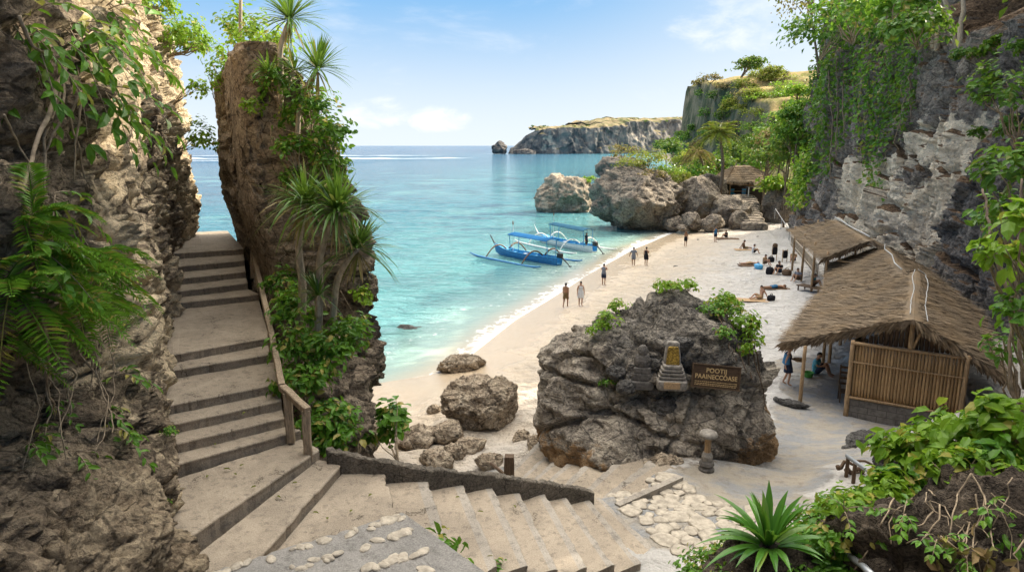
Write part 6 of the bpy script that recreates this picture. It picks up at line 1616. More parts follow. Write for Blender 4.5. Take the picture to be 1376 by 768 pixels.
def sword_palm(label, base, head, nblade, length, group, r0=.07, width=.022, name='dragon_palm', dead=12, droop=.35, up=.25):
    base, head = np.array(base, float), np.array(head, float); o = empty(name, base, 0, label, 'palm', group)
    t_ = np.linspace(0, 1, 10)[:, None]; h = head - base
    c = h * t_ + np.array([h[0], h[1], 0]) * (-.35 * np.sin(np.pi * t_)) + .03 * np.linalg.norm(h) * np.stack([np.sin(5 * t_[:, 0]), np.cos(4 * t_[:, 0]) - 1, 0 * t_[:, 0]], 1) * np.sin(np.pi * t_)
    mb = MB(); mb.tube(c, np.linspace(r0 * 1.25, r0 * .75, 10), 8)
    mb.build('trunk', M['pale_bark'], o, smooth=True)
    mb = MB()
    for i in range(nblade):
        d = rand_unit(1)[0]; d[2] = abs(d[2]) * 1.0 - (.35 if i < nblade * .35 else -.05) + up * rng.random(); d = unit(d)
        blade(mb, h + d * .05, d, length * (.75 + .4 * rng.random()), width * (.8 + .4 * rng.random()), droop * (.35 + 1.0 * rng.random()) * (1.3 - max(0, d[2])), 5)
    mb.build('crown', M['sword_leaf'], o)
    if dead:
        mb = MB()
        for i in range(dead):
            d = rand_unit(1)[0]; d[2] = -.6 - .6 * rng.random(); blade(mb, h - [0, 0, .06], unit(d), length * .7, width, .35, 4)
        mb.build('dry_skirt', M['dry_leaf'], o)
    return o

def vine(label, pts, r, mat='root_wood', group=None, wob=.08, name='hanging_root', cat='root'):
    P = np.array(pts, float); t_ = np.linspace(0, len(P) - 1, len(P) * 7); P = np.stack([np.interp(t_, np.arange(len(P)), P[:, k]) for k in range(3)], 1)
    s_ = rng.random() * 50
    P = P + wob * np.stack([fbm(P * 1.6 + s_, 3, 1), fbm(P * 1.6 + s_, 3, 2), fbm(P * 1.6 + s_, 3, 3)], 1)
    o = MB().tube(P, np.linspace(r, r * .55, len(P)), 6).build(name, M[mat], smooth=True)
    return tag(o, label, cat, group)

def sprig_plant(name, label, cat, anchor, ns, slen, leaf, mat, dirs, spread=.5, group=None, nleaf=9, droop=.5, wid=.5, stem='root_wood', sr=.009):
    """shoots arching out of a rock face, leaves alternate along each"""
    anchor = np.array(anchor, float); o = empty(name, anchor, 0, label, cat, group); ml, ms = MB(), MB()
    for i in range(ns):
        d = unit(np.array(dirs) + rng.normal(size=3) * spread); L = slen * (.6 + .7 * rng.random())
        t_ = np.linspace(0, 1, nleaf + 2)[:, None]
        P = rng.normal(size=3) * .06 * slen + d * L * t_; P[:, 2] -= droop * L * t_[:, 0] ** 2
        ms.tube(P, np.linspace(sr, sr * .4, len(P)), 5)
        tg = unit(np.gradient(P, axis=0)); side = unit(np.cross(tg, [0.01, 0, 1.0])); up = np.cross(side, tg)
        k = np.arange(2, nleaf + 2); sg = np.where(k % 2 == 0, 1, -1)[:, None]
        dd = unit(tg[k] * .7 + side[k] * sg * .8 + rng.normal(size=(nleaf, 3)) * .22 - [0, 0, .15]); Lf = leaf * (.7 + .5 * rng.random(nleaf))
        leaves(ml, P[k], dd, unit(up[k] + rng.normal(size=(nleaf, 3)) * .3), Lf, Lf * wid)
        leaves(ml, P[-1:], tg[-1:], up[-1:], [leaf], [leaf * wid])
    ml.build('foliage', M[mat], o); ms.build('stems', M[stem], o, smooth=True)
    return o

def fern(label, anchor, nf, length, dirs, spread=.6, mat='fern_leaf', group='ferns on the left cliff', droop=.45, name='fern'):
    anchor = np.array(anchor, float); o = empty(name, anchor, 0, label, 'fern', group); mb = MB()
    for i in range(nf):
        d = unit(np.array(dirs) + rng.normal(size=3) * spread); L = length * (.65 + .55 * rng.random())
        frond(mb, rng.normal(size=3) * .05, d, L, droop * (.7 + .7 * rng.random()), 20, .27, .19, 0, .1)
    mb.build('fronds', M[mat], o)
    return o

# --- left cliff
gl = 'broad leaved plants rooted in the left cliff'
def LA(px, py, out=.0): return SL.at(px, py) + np.array([out, -out * .3, 0])
sprig_plant('climbing_shrub', 'large leafy plant hanging from the top left of the cliff', 'plant', LA(95, 45), 13, 1.0, .25, 'broad_leaf', (.6, .1, -.25), .5, gl, 8, .5)
sprig_plant('climbing_shrub', 'leafy shoots at the very top edge above the hanging plant on the left', 'plant', LA(150, 8), 9, .8, .20, 'broad_leaf', (.6, .1, -.2), .5, gl, 8, .5)
sprig_plant('climbing_shrub', 'lowest leafy shoots of the hanging growth, below the bare roots', 'plant', LA(150, 125), 7, .65, .22, 'broad_leaf', (.7, .2, -.4), .4, gl, 7, .5)
sprig_plant('climbing_shrub', 'leafy plant in the top left corner of the view', 'plant', LA(30, 40), 9, .7, .2, 'broad_leaf', (.6, .2, -.3), .5, gl, 8, .5)
for px, py, nf, L, dr, lb in ((40, 300, 13, .72, (.75, .2, .15), 'upper left fern with long arching fronds'), (120, 350, 15, .78, (.8, .2, .05), 'biggest fern, in the middle of the left cliff'), (15, 390, 12, .72, (.8, .2, .05), 'fern at the left edge under the upper left fern'), (90, 410, 13, .70, (.8, .15, -.15), 'fern hanging over the dark hollow of the cliff'),
                              (150, 400, 9, .55, (.8, .1, -.05), 'fern reaching out towards the stairs'), (55, 345, 12, .72, (.8, .25, .1), 'fern between the upper left fern and the biggest fern'), (20, 465, 8, .6, (.8, .1, -.35), 'small drooping fern at the left edge above the bare roots')):
    fern(lb, LA(px, py, .05), nf, L, dr)
for px, py, ns, L, lf, lb in ((30, 330, 7, .5, .2, 'broad leaves poking up behind the ferns'), (70, 265, 8, .45, .16, 'upright leaf sprays above the ferns'), (25, 590, 6, .45, .13, 'sparse leafy sprig at the left edge above the ledge rocks'), (140, 545, 5, .4, .13, 'sprig with few leaves right of the bare roots'), (95, 600, 5, .45, .12, 'sprig hanging in front of the ledge rocks'),
                              (150, 580, 4, .35, .14, 'little sprig with three hanging leaves near the pale rock'), (170, 500, 4, .32, .15, 'single bright leafy shoot beside the pale rock edge'), (60, 530, 6, .5, .12, 'sprig tangled in the bare roots of the hollow')):
    sprig_plant('cliff_sprig', lb, 'plant', LA(px, py, .08), ns, L, lf, 'broad_leaf', (.8, .0, -.1), .6, gl, 6, .5)
gr = 'bare roots hanging on the left cliff'
for pts, r, lb in ((((75, 105), (45, 160), (22, 260)), .032, 'thickest bare root at the upper left'), (((80, 110), (60, 190), (58, 265)), .022, 'straight bare root right of the thickest one'), (((82, 95), (78, 170), (50, 215)), .018, 'thin curved root crossing the two thick roots'), (((100, 125), (90, 165), (105, 220), (125, 280)), .016, 'wavy root running towards the ferns'), (((108, 130), (100, 190), (98, 240)), .015, 'short root under the hanging plant'),
                   (((20, 20), (45, 60), (70, 100)), .02, 'root slanting through the top left leaves'), (((150, 30), (110, 45), (80, 75)), .012, 'fine root among the upper leafy shoots'), (((160, 50), (140, 80)), .012, 'short fine twig under the upper shoots'), (((0, 160), (20, 205), (50, 245)), .014, 'thin root at the left edge')):
    vine(lb, [LA(x, y, .10) for x, y in pts], r, 'root_wood', gr, .06)
for k in range(13):
    x0, y0 = 20 + 130 * rng.random(), 425 + 60 * rng.random(); x1, y1 = x0 + 60 * (rng.random() - .4), y0 + 60 + 90 * rng.random()
    a, b = LA(x0, y0, .16), LA(x1, min(y1, 620), .16)
    vine('dry brown root in the tangle across the dark hollow of the left cliff', [a, (a + b) / 2 + rng.normal(size=3) * .1 + [.1, 0, 0], b], .008 + .009 * rng.random(), 'root_wood', 'roots tangled across the cliff hollow', .12)
for px, py, r_, n, lb in ((245, 45, (.9, 1.1, 1.0), 650, 'yellow green shrub on the far upper rim of the left cliff'), (215, 12, (.7, .9, .7), 420, 'shrub at the top of the frame on the left cliff rim'), (262, 60, (.7, .9, .7), 380, 'shrub leaning over the gap from the left cliff rim'), (272, 190, (.5, .6, .7), 230, 'small yellow green shrub half way down the gap edge'), (268, 125, (.35, .5, .5), 120, 'twiggy shrub on the cliff edge above the gap')):
    a = U(px, py, 24.5) if px > 230 else SL.at(px, py); bush('rim_shrub', lb, 'shrub', a, r_, n, .15, 'bright_leaf', base=a - [.9, .1, .4], nclump=18, spread=.3, group='shrubs on the rim of the left cliff', wid=.7)
for px, py, r_, lb in ((222, 675, .12, 'moss tuft at the foot of the cliff beside the landing'), (246, 725, .14, 'green tuft where the cliff meets the lowest landing'), (232, 573, .09, 'tiny moss tuft beside the lower steps'), (252, 451, .08, 'tiny green tuft at the wide step of the stairs'), (215, 760, .13, 'tuft of weeds at the bottom edge by the cliff')):
    a = SL.at(px, py, 14); bush('weed_tuft', lb, 'plant', a + [.05, 0, .02], (r_, r_, r_ * .7), 90, .05, 'broad_leaf', group='tufts along the cliff foot', nclump=6, nst=2)

# --- pinnacle
def PA(px, py): return SP.at(px, py, 8)
def near(p, f=.97): return EYE + (np.array(p) - EYE) * f
gp = 'dragon palms growing on the rock fin'
sword_palm('taller dragon palm on top of the rock fin, its head at the upper frame edge', near(PA(375, 150), .99), U(390, 26, 17.5), 120, .95, gp, .07)
sword_palm('dragon palm leaning right below the tallest one', near(PA(400, 205), .985), U(427, 93, 17.0), 120, .90, gp, .06)
sword_palm('small stemless dragon palm in the shrubs between the two tall palms', near(PA(392, 120), .99), U(396, 96, 17.2), 50, .6, gp, .05, dead=0)
sword_palm('small grassy rosette on the left of the fin top', near(PA(360, 110), .99), U(362, 98, 17.0), 60, .55, gp, .04, dead=0)
gq = 'screw pines below the rock fin'
sword_palm('left screw pine with a broad drooping head', U(406, 440, 15.2), U(412, 275, 14.6), 130, 1.10, gq, .085, .03, 'screw_pine', 14, .6, .4)
sword_palm('middle screw pine, its head in front of the other two', U(428, 455, 14.9), U(454, 285, 14.2), 140, 1.10, gq, .085, .03, 'screw_pine', 14, .6, .4)
sword_palm('right screw pine leaning over the water', U(448, 435, 15.0), U(481, 335, 14.5), 110, .95, gq, .07, .028, 'screw_pine', 12, .55, .4)
sword_palm('low grassy rosette between the screw pine trunks', U(428, 425, 14.6), U(428, 398, 14.5), 55, .75, gq, .05, .02, 'screw_pine', 0, .6, .5)
for px, py, y, r_, n, lf, mt, lb in ((318, 48, 21, (.75, .7, .9), 420, .14, 'bright_leaf', 'yellow green shrub at the left end of the fin top'), (350, 62, 19, (.95, .8, .75), 520, .14, 'bright_leaf', 'yellow green shrub behind the tall dragon palm'), (300, 95, 22, (.45, .5, .9), 220, .13, 'bright_leaf', 'straggly shrub hanging into the gap from the fin top'), (292, 120, 22, (.35, .4, .8), 130, .12, 'bright_leaf', 'thin leafy twigs hanging lowest into the gap'),
                                     (418, 150, 17, (.7, .6, .7), 450, .14, 'broad_leaf', 'green shrub under the leaning dragon palm'), (440, 185, 17, (.65, .6, .75), 480, .14, 'broad_leaf', 'green shrub on the right edge of the fin, upper part'), (400, 205, 16.8, (.6, .5, .5), 330, .13, 'broad_leaf', 'green creeper on the front of the fin, upper part'), (448, 225, 17, (.5, .5, .5), 300, .14, 'broad_leaf', 'green shrub on the right edge of the fin above the screw pines'),
                                     (340, 145, 17.2, (.3, .3, .28), 110, .11, 'bright_leaf', 'small yellow green tuft on the face of the fin'), (372, 118, 17.2, (.6, .5, .5), 300, .13, 'broad_leaf', 'shrub around the foot of the tallest dragon palm'), (455, 250, 17, (.35, .3, .3), 110, .13, 'bright_leaf', 'yellowish tuft over the right screw pine'), (398, 240, 16.9, (.4, .3, .3), 160, .12, 'broad_leaf', 'small creeper patch above the left screw pine'), (488, 398, 17, (.3, .3, .35), 110, .13, 'bright_leaf', 'little bright tuft on the right edge of the fin near the water')):
    a = U(px, py, y); bush('fin_shrub', lb, 'shrub', a, r_, n, lf, mt, nclump=16, spread=.3, group='shrubs on the rock fin', wid=.72)
for px, py, y, r_, n, lf, lb in ((395, 420, 15.2, (.6, .55, .55), 380, .17, 'leafy shrub left of the screw pine trunks'), (392, 470, 14.2, (.55, .5, .5), 360, .17, 'leafy shrub beside the lower handrail'), (440, 480, 14.2, (.8, .6, .6), 560, .18, 'leafy shrub under the middle screw pine'), (405, 520, 13.6, (.6, .5, .6), 460, .17, 'leafy shrub at the foot of the fin beside the rail post'), (436, 562, 13.3, (.6, .5, .55), 440, .17, 'leafy shrub just behind the handrail end post'),
                                (470, 450, 14.6, (.5, .5, .45), 300, .17, 'leafy shrub right of the screw pine trunks'), (462, 590, 13.0, (.4, .4, .35), 240, .17, 'low leafy plant at the start of the kerb wall'), (382, 385, 17, (.5, .5, .5), 260, .15, 'dark leafy shrub behind the middle of the handrail'), (432, 598, 12.9, (.4, .35, .3), 200, .15, 'low weeds around the handrail end post')):
    c = U(px, py, y); bush('understorey_shrub', lb, 'shrub', c, r_, n, lf, 'broad_leaf', nclump=15, spread=.32, group='shrubs between handrail and rock fin')
rock('rock_outcrop', np.array([-4.75, 16.3, 3.6]), (1.3, 1.6, 3.3), 201, 'pinnacle_stone', 'brown rocky bank under the shrubs between handrail and rock fin', sub=6, amp=.22, cat='rock')
bush('round_leaf_shrub', 'round leaved dark green shrub standing behind the kerb wall', 'shrub', G(530, 575, 3.9), (.55, .5, .62), 330, .23, 'broad_leaf', base=G(535, 620, 3.5), nclump=16, spread=.28, wid=.85, shell=.6)
bush('round_leaf_shrub', 'smaller round leaved plant left of the dark green shrub', 'shrub', G(478, 585, 4.1), (.35, .35, .32), 120, .22, 'broad_leaf', base=G(482, 612, 3.8), nclump=9, spread=.3, wid=.8)
t_tr = tag(MB().tube(np.array([U(324, 75, 20), U(323, 30, 20), U(324, -40, 20)]), [.06, .05, .045], 7).build('bare_tree', M['pale_bark'], smooth=True), 'thin bare trunk standing up behind the fin top shrubs', 'trunk')
for pts, r, lb in ((((371, 165), (362, 200), (366, 215)), .015, 'loop of bare root on the fin face'), (((385, 170), (380, 205), (372, 235)), .012, 'thin root trailing down the fin face'), (((440, 400), (470, 430), (462, 470)), .014, 'pale root hanging at the lower right of the fin'), (((455, 395), (480, 440)), .011, 'short pale root beside the lower fin edge')):
    vine(lb, [near(PA(x, y), .98) for x, y in pts], r, 'root_wood', 'bare roots on the rock fin', .05)

# --- carved boulder greenery
for px, py, r_, n, lf, mt, lb in ((812, 436, (.42, .35, .4), 260, .12, 'bright_leaf', 'bright green shrub on the left shoulder of the carved boulder'), (822, 408, (.32, .3, .22), 130, .11, 'bright_leaf', 'flowering tuft at the upper left of the carved boulder'), (905, 384, (.4, .3, .18), 150, .11, 'bright_leaf', 'bright low plant on the crest of the carved boulder'), (938, 376, (.32, .3, .25), 130, .12, 'bright_leaf', 'leafy twig at the highest point of the carved boulder'),
                                  (985, 398, (.5, .4, .42), 240, .13, 'bright_leaf', 'leafy climber on the upper right of the carved boulder'), (1003, 440, (.5, .4, .5), 280, .13, 'bright_leaf', 'leafy climber hanging down the right side of the carved boulder'), (960, 415, (.42, .3, .25), 160, .11, 'broad_leaf', 'dark green creeper just right of the boulder crest'), (1018, 418, (.3, .3, .25), 90, .13, 'bright_leaf', 'outermost sprig of the climber at the right of the carved boulder'), (1012, 470, (.4, .3, .4), 170, .12, 'bright_leaf', 'leafy climber trailing lowest on the right side of the carved boulder'), (992, 418, (.45, .35, .4), 200, .12, 'broad_leaf', 'dark leafed climber in the middle of the boulder right shoulder'), (885, 386, (.3, .25, .16), 90, .11, 'bright_leaf', 'little plant left of the boulder crest plants'), (818, 512, (.25, .2, .18), 80, .10, 'broad_leaf', 'small weed left of the guardian figure'), (975, 455, (.3, .25, .3), 110, .10, 'broad_leaf', 'creeper strand on the right face of the carved boulder')):
    a = near(SBo.at(px, py, 8), .995) + [0, 0, .12]; bush('boulder_shrub', lb, 'shrub', a, r_, n, lf, mt, base=a + [0, .3, -.3], nclump=10, spread=.34, group='shrubs on the carved boulder', wid=.7)
for k in range(7):
    a, b = SBo.at(965 + 9 * k, 400 + 8 * k, 8), SBo.at(980 + 9 * k, 450 + 16 * k, 8)
    vine('brown dead creeper stem on the right flank of the carved boulder', [near(a, .994), near((a + b) / 2, .992), near(b, .994)], .02, 'dark_wood', 'dead creeper on the carved boulder', .14)

# --- foreground right
lily = U(1032, 735, 9.6)
rock('soil_mound', lily + [0, .1, -.75], (1.0, .7, .75), 231, 'lava_root_stone', 'dark soil mound under the strap leaved lily', sub=5, amp=.2, cat='soil')
o = empty('spider_lily', lily, 0, 'large strap leaved lily in the foreground', 'plant'); mb = MB()
for i in range(58):
    a = 2 * np.pi * i / 58 * 2.618 * 1.0 + rng.normal() * .2; el_ = .12 + 1.3 * (i / 58) ** .9
    d = np.array([math.cos(a) * math.cos(el_), math.sin(a) * math.cos(el_), math.sin(el_)])
    blade(mb, d * .05 * [1, 1, 0], d, 1.22 * (.75 + .4 * rng.random()), .046 + .016 * rng.random(), .22 + .25 * (1 - i / 58), 9, fold=.35)
mb.build('leaves', M['lily_leaf'], o)
bush('leafy_weed', 'small leafy weed at the bottom edge beside the rough steps', 'plant', G(588, 742, 4.9), (.38, .35, .3), 130, .2, 'broad_leaf', nclump=10, spread=.36, wid=.5)
bush('leafy_weed', 'weed with small leaves at the bottom edge below the wide flight', 'plant', G(655, 768, 4.3), (.35, .3, .2), 90, .12, 'broad_leaf', nclump=8)
gfb = 'bushes in the right foreground'
for px, py, y, r_, n, lf, mt, lb in ((1110, 708, 10.8, (.75, .5, .42), 700, .13, 'fern_leaf', 'low ferny bush right of the strap leaved lily'), (1175, 690, 10.6, (.7, .5, .5), 620, .17, 'broad_leaf', 'leafy bush in front of the broken railing'), (1075, 760, 10.2, (.6, .4, .3), 520, .11, 'fern_leaf', 'fine leaved weeds at the bottom edge below the lily'), (965, 760, 10.6, (.6, .35, .3), 420, .09, 'broad_leaf', 'small leaved weeds left of the lily at the bottom edge'),
                                     (1240, 612, 11.2, (.75, .6, .55), 260, .27, 'bright_leaf', 'bright large leaved bush below the hut, left part'), (1300, 588, 10.9, (.8, .6, .5), 260, .28, 'bright_leaf', 'bright large leaved bush below the hut, middle part'), (1362, 570, 10.2, (.7, .6, .5), 210, .29, 'bright_leaf', 'bright large leaved bush at the right edge below the hut'), (1215, 655, 10.8, (.6, .45, .35), 190, .22, 'broad_leaf', 'dark leafed bush under the bright large leaved bush'),
                                     (1120, 750, 9.6, (.6, .4, .3), 300, .14, 'broad_leaf', 'leafy weeds at the bottom edge right of the lily'), (1195, 742, 9.4, (.35, .3, .25), 90, .16, 'broad_leaf', 'small shoots growing on the dark rooty rock')):
    bush('foreground_bush', lb, 'bush', U(px, py, y), r_, n, lf, mt, nclump=16, spread=.33, group=gfb, wid=.62, shell=.5)
OUT = Surf(np.concatenate([np.array([v.co for v in o.data.vertices]) for o in [q for q in COL.objects if q.get('label', '').startswith('dark crumbly rock face')] ]) + np.array([7.4, 9.2, 4.5]) )
for k in range(22):
    x0, y0 = 1200 + 175 * rng.random(), 630 + 90 * rng.random(); a_ = rng.random() * 2.2 + .6; ln = 50 + 70 * rng.random()
    pts = [near(OUT.at(x0 + ln * q * math.cos(a_) + 7 * math.sin(5 * q + k), y0 + ln * q * math.sin(a_), 6), .990) for q in np.linspace(0, 1, 6)]
    vine('dry twisted root on the dark rock in the lower right corner', pts, .007 + .008 * rng.random(), 'root_wood', 'dry roots in the lower right corner', .05)
for px, py, lb in ((1140, 600 + 60, 'sprig at the lower edge of the bright bushes'), (1215, 690, 'few leafed sprig on the dark rooty rock, upper left'), (1250, 720, 'few leafed sprig in the middle of the dark rooty rock'), (1320, 680, 'few leafed sprig on the dark rooty rock, right side'), (1290, 740, 'few leafed sprig at the bottom of the dark rooty rock')):
    sprig_plant('foreground_sprig', lb, 'plant', near(OUT.at(px, py), .985), 5, .42, .13, 'broad_leaf', (-.3, -.6, .5), .6, gfb, 5, .4, .62)
mb = MB(); p_ = np.array([near(OUT.at(1250 + 110 * rng.random(), 715 + 45 * rng.random()), .98) for _ in range(26)]); leaves(mb, p_, rand_unit(26), rand_unit(26) + [0, -.5, .8], .22, .13); tag(mb.build('fallen_leaves', M['dry_leaf']), 'fallen brown leaves caught on the dark rock', 'dead leaves', kind='stuff')

# --- right cliff
gi = 'ivy curtains on the right cliff'
def curtain(label, poly, n, leaf, mat='ivy_leaf', mask=.0, seed=0, out=.35):
    """ivy clinging to the cliff inside a band given as (py_top, px0, px1) rows of the photo"""
    poly = np.array(poly, float)
    lo = np.interp(SR.py, poly[:, 0], poly[:, 1], left=1e9, right=1e9); hi = np.interp(SR.py, poly[:, 0], poly[:, 2], left=-1e9, right=-1e9)
    k = np.where(SR.ok & (SR.px > lo) & (SR.px < hi) & (fbm(SR.V * .55 + seed, 3, 900) > mask - .35) & (SR.N[:, 0] < .3))[0]
    if len(k) == 0: print('empty curtain', label); return
    wgt = SR.d[k] ** 0; i = k[rng.integers(0, len(k), n)]
    nn = SR.N[i]; nn = np.where(nn[:, :1] > 0, -nn, nn)
    cl = fbm(SR.V[i] * .9 + seed, 3, 901)[:, None]
    p_ = SR.V[i] + rng.normal(size=(n, 3)) * .22 + nn * (out * (.25 + rng.random((n, 1))) * (1 + 2.2 * cl))
    base = p_.mean(0); o = empty('ivy_curtain', base, 0, label, 'ivy', gi)
    d = unit(rng.normal(size=(n, 3)) * .6 - [0, 0, .8] + nn * .5); L = leaf * (.6 + .8 * rng.random(n)); mb = MB()
    leaves(mb, p_ - base, d, unit(nn + rand_unit(n) * .6 + [0, 0, .4]), L, L * .75, LEAF4); mb.build('foliage', M[mat], o)
    mb = MB()
    for _ in range(max(4, n // 500)):
        j = k[rng.integers(0, len(k))]; q = SR.V[j] - base + SR.N[j] * .0; ln = 2 + 4 * rng.random(); t_ = np.linspace(0, 1, 8)[:, None]
        nj = SR.N[j] if SR.N[j][0] < 0 else -SR.N[j]
        mb.tube(q + nj * .45 - [0, 0, 1] * t_ * ln + .12 * rng.normal(size=(8, 3)), .035, 4)
    mb.build('stems', M['root_wood'], o, smooth=True)
curtain('ivy at the left outline of the right cliff', [(30, 1085, 1125), (100, 1082, 1120), (180, 1070, 1112), (255, 1055, 1090)], 3600, .42, seed=1)
curtain('ivy curtain second from the cliff outline', [(20, 1120, 1160), (110, 1112, 1155), (200, 1105, 1135), (235, 1085, 1115)], 3600, .38, seed=2)
curtain('widest and brightest ivy curtain on the right cliff', [(25, 1155, 1205), (100, 1150, 1200), (170, 1150, 1195), (215, 1165, 1192), (265, 1172, 1188)], 4200, .34, 'broad_leaf', -.1, seed=3)
curtain('rightmost ivy curtain ending above the pale rock', [(60, 1200, 1250), (100, 1195, 1235), (150, 1192, 1232), (185, 1192, 1215)], 1900, .30, seed=4, mask=.15)
curtain('ivy mat draped over the upper rim of the right cliff', [(-10, 1130, 1290), (25, 1150, 1285), (52, 1190, 1270)], 2800, .36, 'broad_leaf', .1, seed=5)
curtain('bright leafy mat low on the cliff above the pipe railing', [(185, 1050, 1090), (230, 1042, 1095), (275, 1046, 1088)], 2400, .40, 'bright_leaf', -.2, seed=6, out=.6)
curtain('thin creeper at the foot of the cliff by the farther shelter', [(270, 1040, 1062), (320, 1036, 1055)], 700, .34, 'bright_leaf', 0, seed=7)
for px, py, r_, n, lb in ((1295, 70, (.8, .7, .5), 260, 'shrub clinging under the soil line of the right cliff'), (1335, 55, (.8, .7, .5), 240, 'shrub on the soil slope at the top right'), (1322, 112, (.5, .4, .35), 120, 'small shrub on the dark rock face, upper one'), (1308, 128, (.3, .3, .2), 60, 'tiny shrub beside the upper small shrub on the dark rock'), (1305, 185, (.35, .3, .5), 100, 'tuft in the middle of the dark rock face'), (1352, 175, (.6, .5, .6), 200, 'shrub at the right edge half way up the rock face'), (1358, 65, (.5, .5, .4), 120, 'small shrub at the right edge near the top')):
    a = near(SR.at(px, py, 8), .985); bush('cliff_shrub', lb, 'shrub', a, r_, n, .25, 'ivy_leaf', base=a + [.4, .3, -.2], nclump=10, spread=.35, group='shrubs on the rock face of the right cliff', tpl=LEAF4, wid=.75)
for (x0, y0), (x1, y1), lb in (((1250, 62), (1249, -30), 'left pale trunk on the top of the right cliff'), ((1256, 60), (1262, -30), 'second pale trunk on the cliff top'), ((1278, 55), (1265, -20), 'third pale trunk leaning left on the cliff top'), ((1283, 58), (1296, -20), 'rightmost pale trunk leaning right on the cliff top')):
    a = SR.at(x0, y0, 8); b = U(x1, y1, a[1] + 1.5); tag(MB().tube(np.linspace(a - [0, 0, .4], b, 6) + rng.normal(size=(6, 3)) * .06, np.linspace(.2, .12, 6), 7).build('pale_trunk', M['pale_bark'], smooth=True), lb, 'trunk', 'pale trunks on the cliff top')
for pts, lb in ((((1108, 95), (1112, 160), (1108, 235)), 'left hanging brown root among the ivy'), (((1118, 80), (1122, 150), (1118, 210)), 'middle hanging brown root among the ivy'), (((1126, 110), (1128, 190)), 'right hanging brown root among the ivy'), (((1215, 100), (1216, 160)), 'grey stem hanging at the edge of the bare dark rock'), (((1140, 88), (1150, 70), (1165, 60)), 'short bent branch in the upper ivy')):
    vine(lb, [near(SR.at(x, y, 8), .98) for x, y in pts], .07, 'bark', 'brown stems hanging on the right cliff', .28)
# trees on the plateau above the right cliff (they shade the stairs and the boulder)
def plateau(x, y):
    k = np.argmin((SR.V[:, 0] - x) ** 2 + (SR.V[:, 1] - y) ** 2 - SR.V[:, 2] * 2); return SR.V[k]
for k, (x, y, h, lb) in enumerate(((25.5, 22, 11, 'tree crowning the cliff, nearest to the viewer'), (28, 28, 12, 'tree crowning the cliff, second along the rim'), (30, 34, 12, 'tree crowning the cliff, third along the rim'), (31, 40, 11, 'tree crowning the cliff, fourth along the rim'), (34, 47, 11, 'tree crowning the cliff, fifth along the rim'), (35, 54, 10, 'tree crowning the cliff, sixth along the rim'), (24, 15, 11, 'tree crowning the cliff at the right hand end of the rim'), (27, 17, 12, 'tree standing back from the right hand end of the rim'), (31, 24, 13, 'tall tree standing back from the rim above the huts'), (33, 31, 13, 'tall tree deep on the plateau above the huts'), (23.5, 27, 9, 'low tree right on the rim above the huts'))):
    b = plateau(x, y); tree('cliff_top_tree', lb, b, h, (4.6, 4.6, 4.2), 2600, .95, 'canopy_leaf', 'pale_bark', r0=.22, group='trees on top of the right cliff', nclump=26, spread=.34)
for px, py, y, r_, n, mt, lb in ((1105, 45, 66, (3.2, 3, 2.6), 900, 'ivy_leaf', 'dense shrub on the left end of the cliff rim'), (1150, 20, 56, (3.2, 3, 2.4), 900, 'broad_leaf', 'dense shrub on the cliff rim above the widest ivy curtain'), (1200, 12, 47, (2.6, 2.4, 1.8), 700, 'broad_leaf', 'dense shrub on the cliff rim near the pale trunks'), (1235, 40, 41, (1.8, 1.6, 1.2), 420, 'ivy_leaf', 'olive shrub at the foot of the pale trunks')):
    bush('rim_bush', lb, 'bush', U(px, py, y), r_, n, .42, mt, nclump=22, spread=.3, tpl=LEAF4, group='bushes on the rim of the right cliff', wid=.75)
tree('sparse_tree', 'sparse dark tree against the sky at the left end of the cliff rim', U(1100, 95, 76), 9.5, (3.4, 3.4, 3.6), 620, .42, 'dry_leaf', 'bark', (-1.6, 0), .16, nclump=22, spread=.36, cz=.8)
# right edge saplings
for px, py, y, r_, n, lf, mt, lb in ((1352, 130, 20, (.9, .8, 1.0), 260, .22, 'ivy_leaf', 'leafy creeper at the right edge, upper part'), (1345, 300, 15.5, (.6, .6, .7), 170, .24, 'broad_leaf', 'leafy sapling in front of the cliff right of the huts'), (1358, 345, 11, (.42, .4, .38), 80, .27, 'bright_leaf', 'cluster of big bright leaves at the right edge above the hut roof level'), (1362, 235, 15, (.7, .6, .7), 200, .24, 'ivy_leaf', 'leafy branch at the right edge in the middle of the cliff'), (1366, 425, 11, (.35, .4, .5), 70, .2, 'broad_leaf', 'narrow leafy shoot at the right edge beside the hut roof'), (1350, 470, 13, (.4, .4, .5), 70, .18, 'ivy_leaf', 'thin dark shoot between hut roof and right edge'), (1375, 300, 10, (.35, .3, .3), 60, .26, 'bright_leaf', 'big bright leaves cut by the right edge')):
    c = U(px, py, y); b = c + [.6, .3, -1.0]; bush('sapling', lb, 'sapling', c, r_, n, lf, mt, base=np.array([c[0] + .8, c[1] + .3, c[2] - 1.6]), nclump=12, spread=.34, group='saplings at the right edge', wid=.62, r0=.03)
for pts, lb in ((((1362, 560), (1358, 440), (1345, 330)), 'tall thin sapling trunk right of the hut'), (((1375, 520), (1366, 380), (1372, 240)), 'sapling trunk at the right edge'), (((1365, 430), (1330, 320), (1322, 250)), 'bare grey branch over the cliff right of the huts')):
    P_ = [U(x, y, 11.5 + k * .6) for k, (x, y) in enumerate(pts)]; vine(lb, P_, .035, 'bark', 'sapling trunks at the right edge', .12, 'bare_sapling', 'sapling')

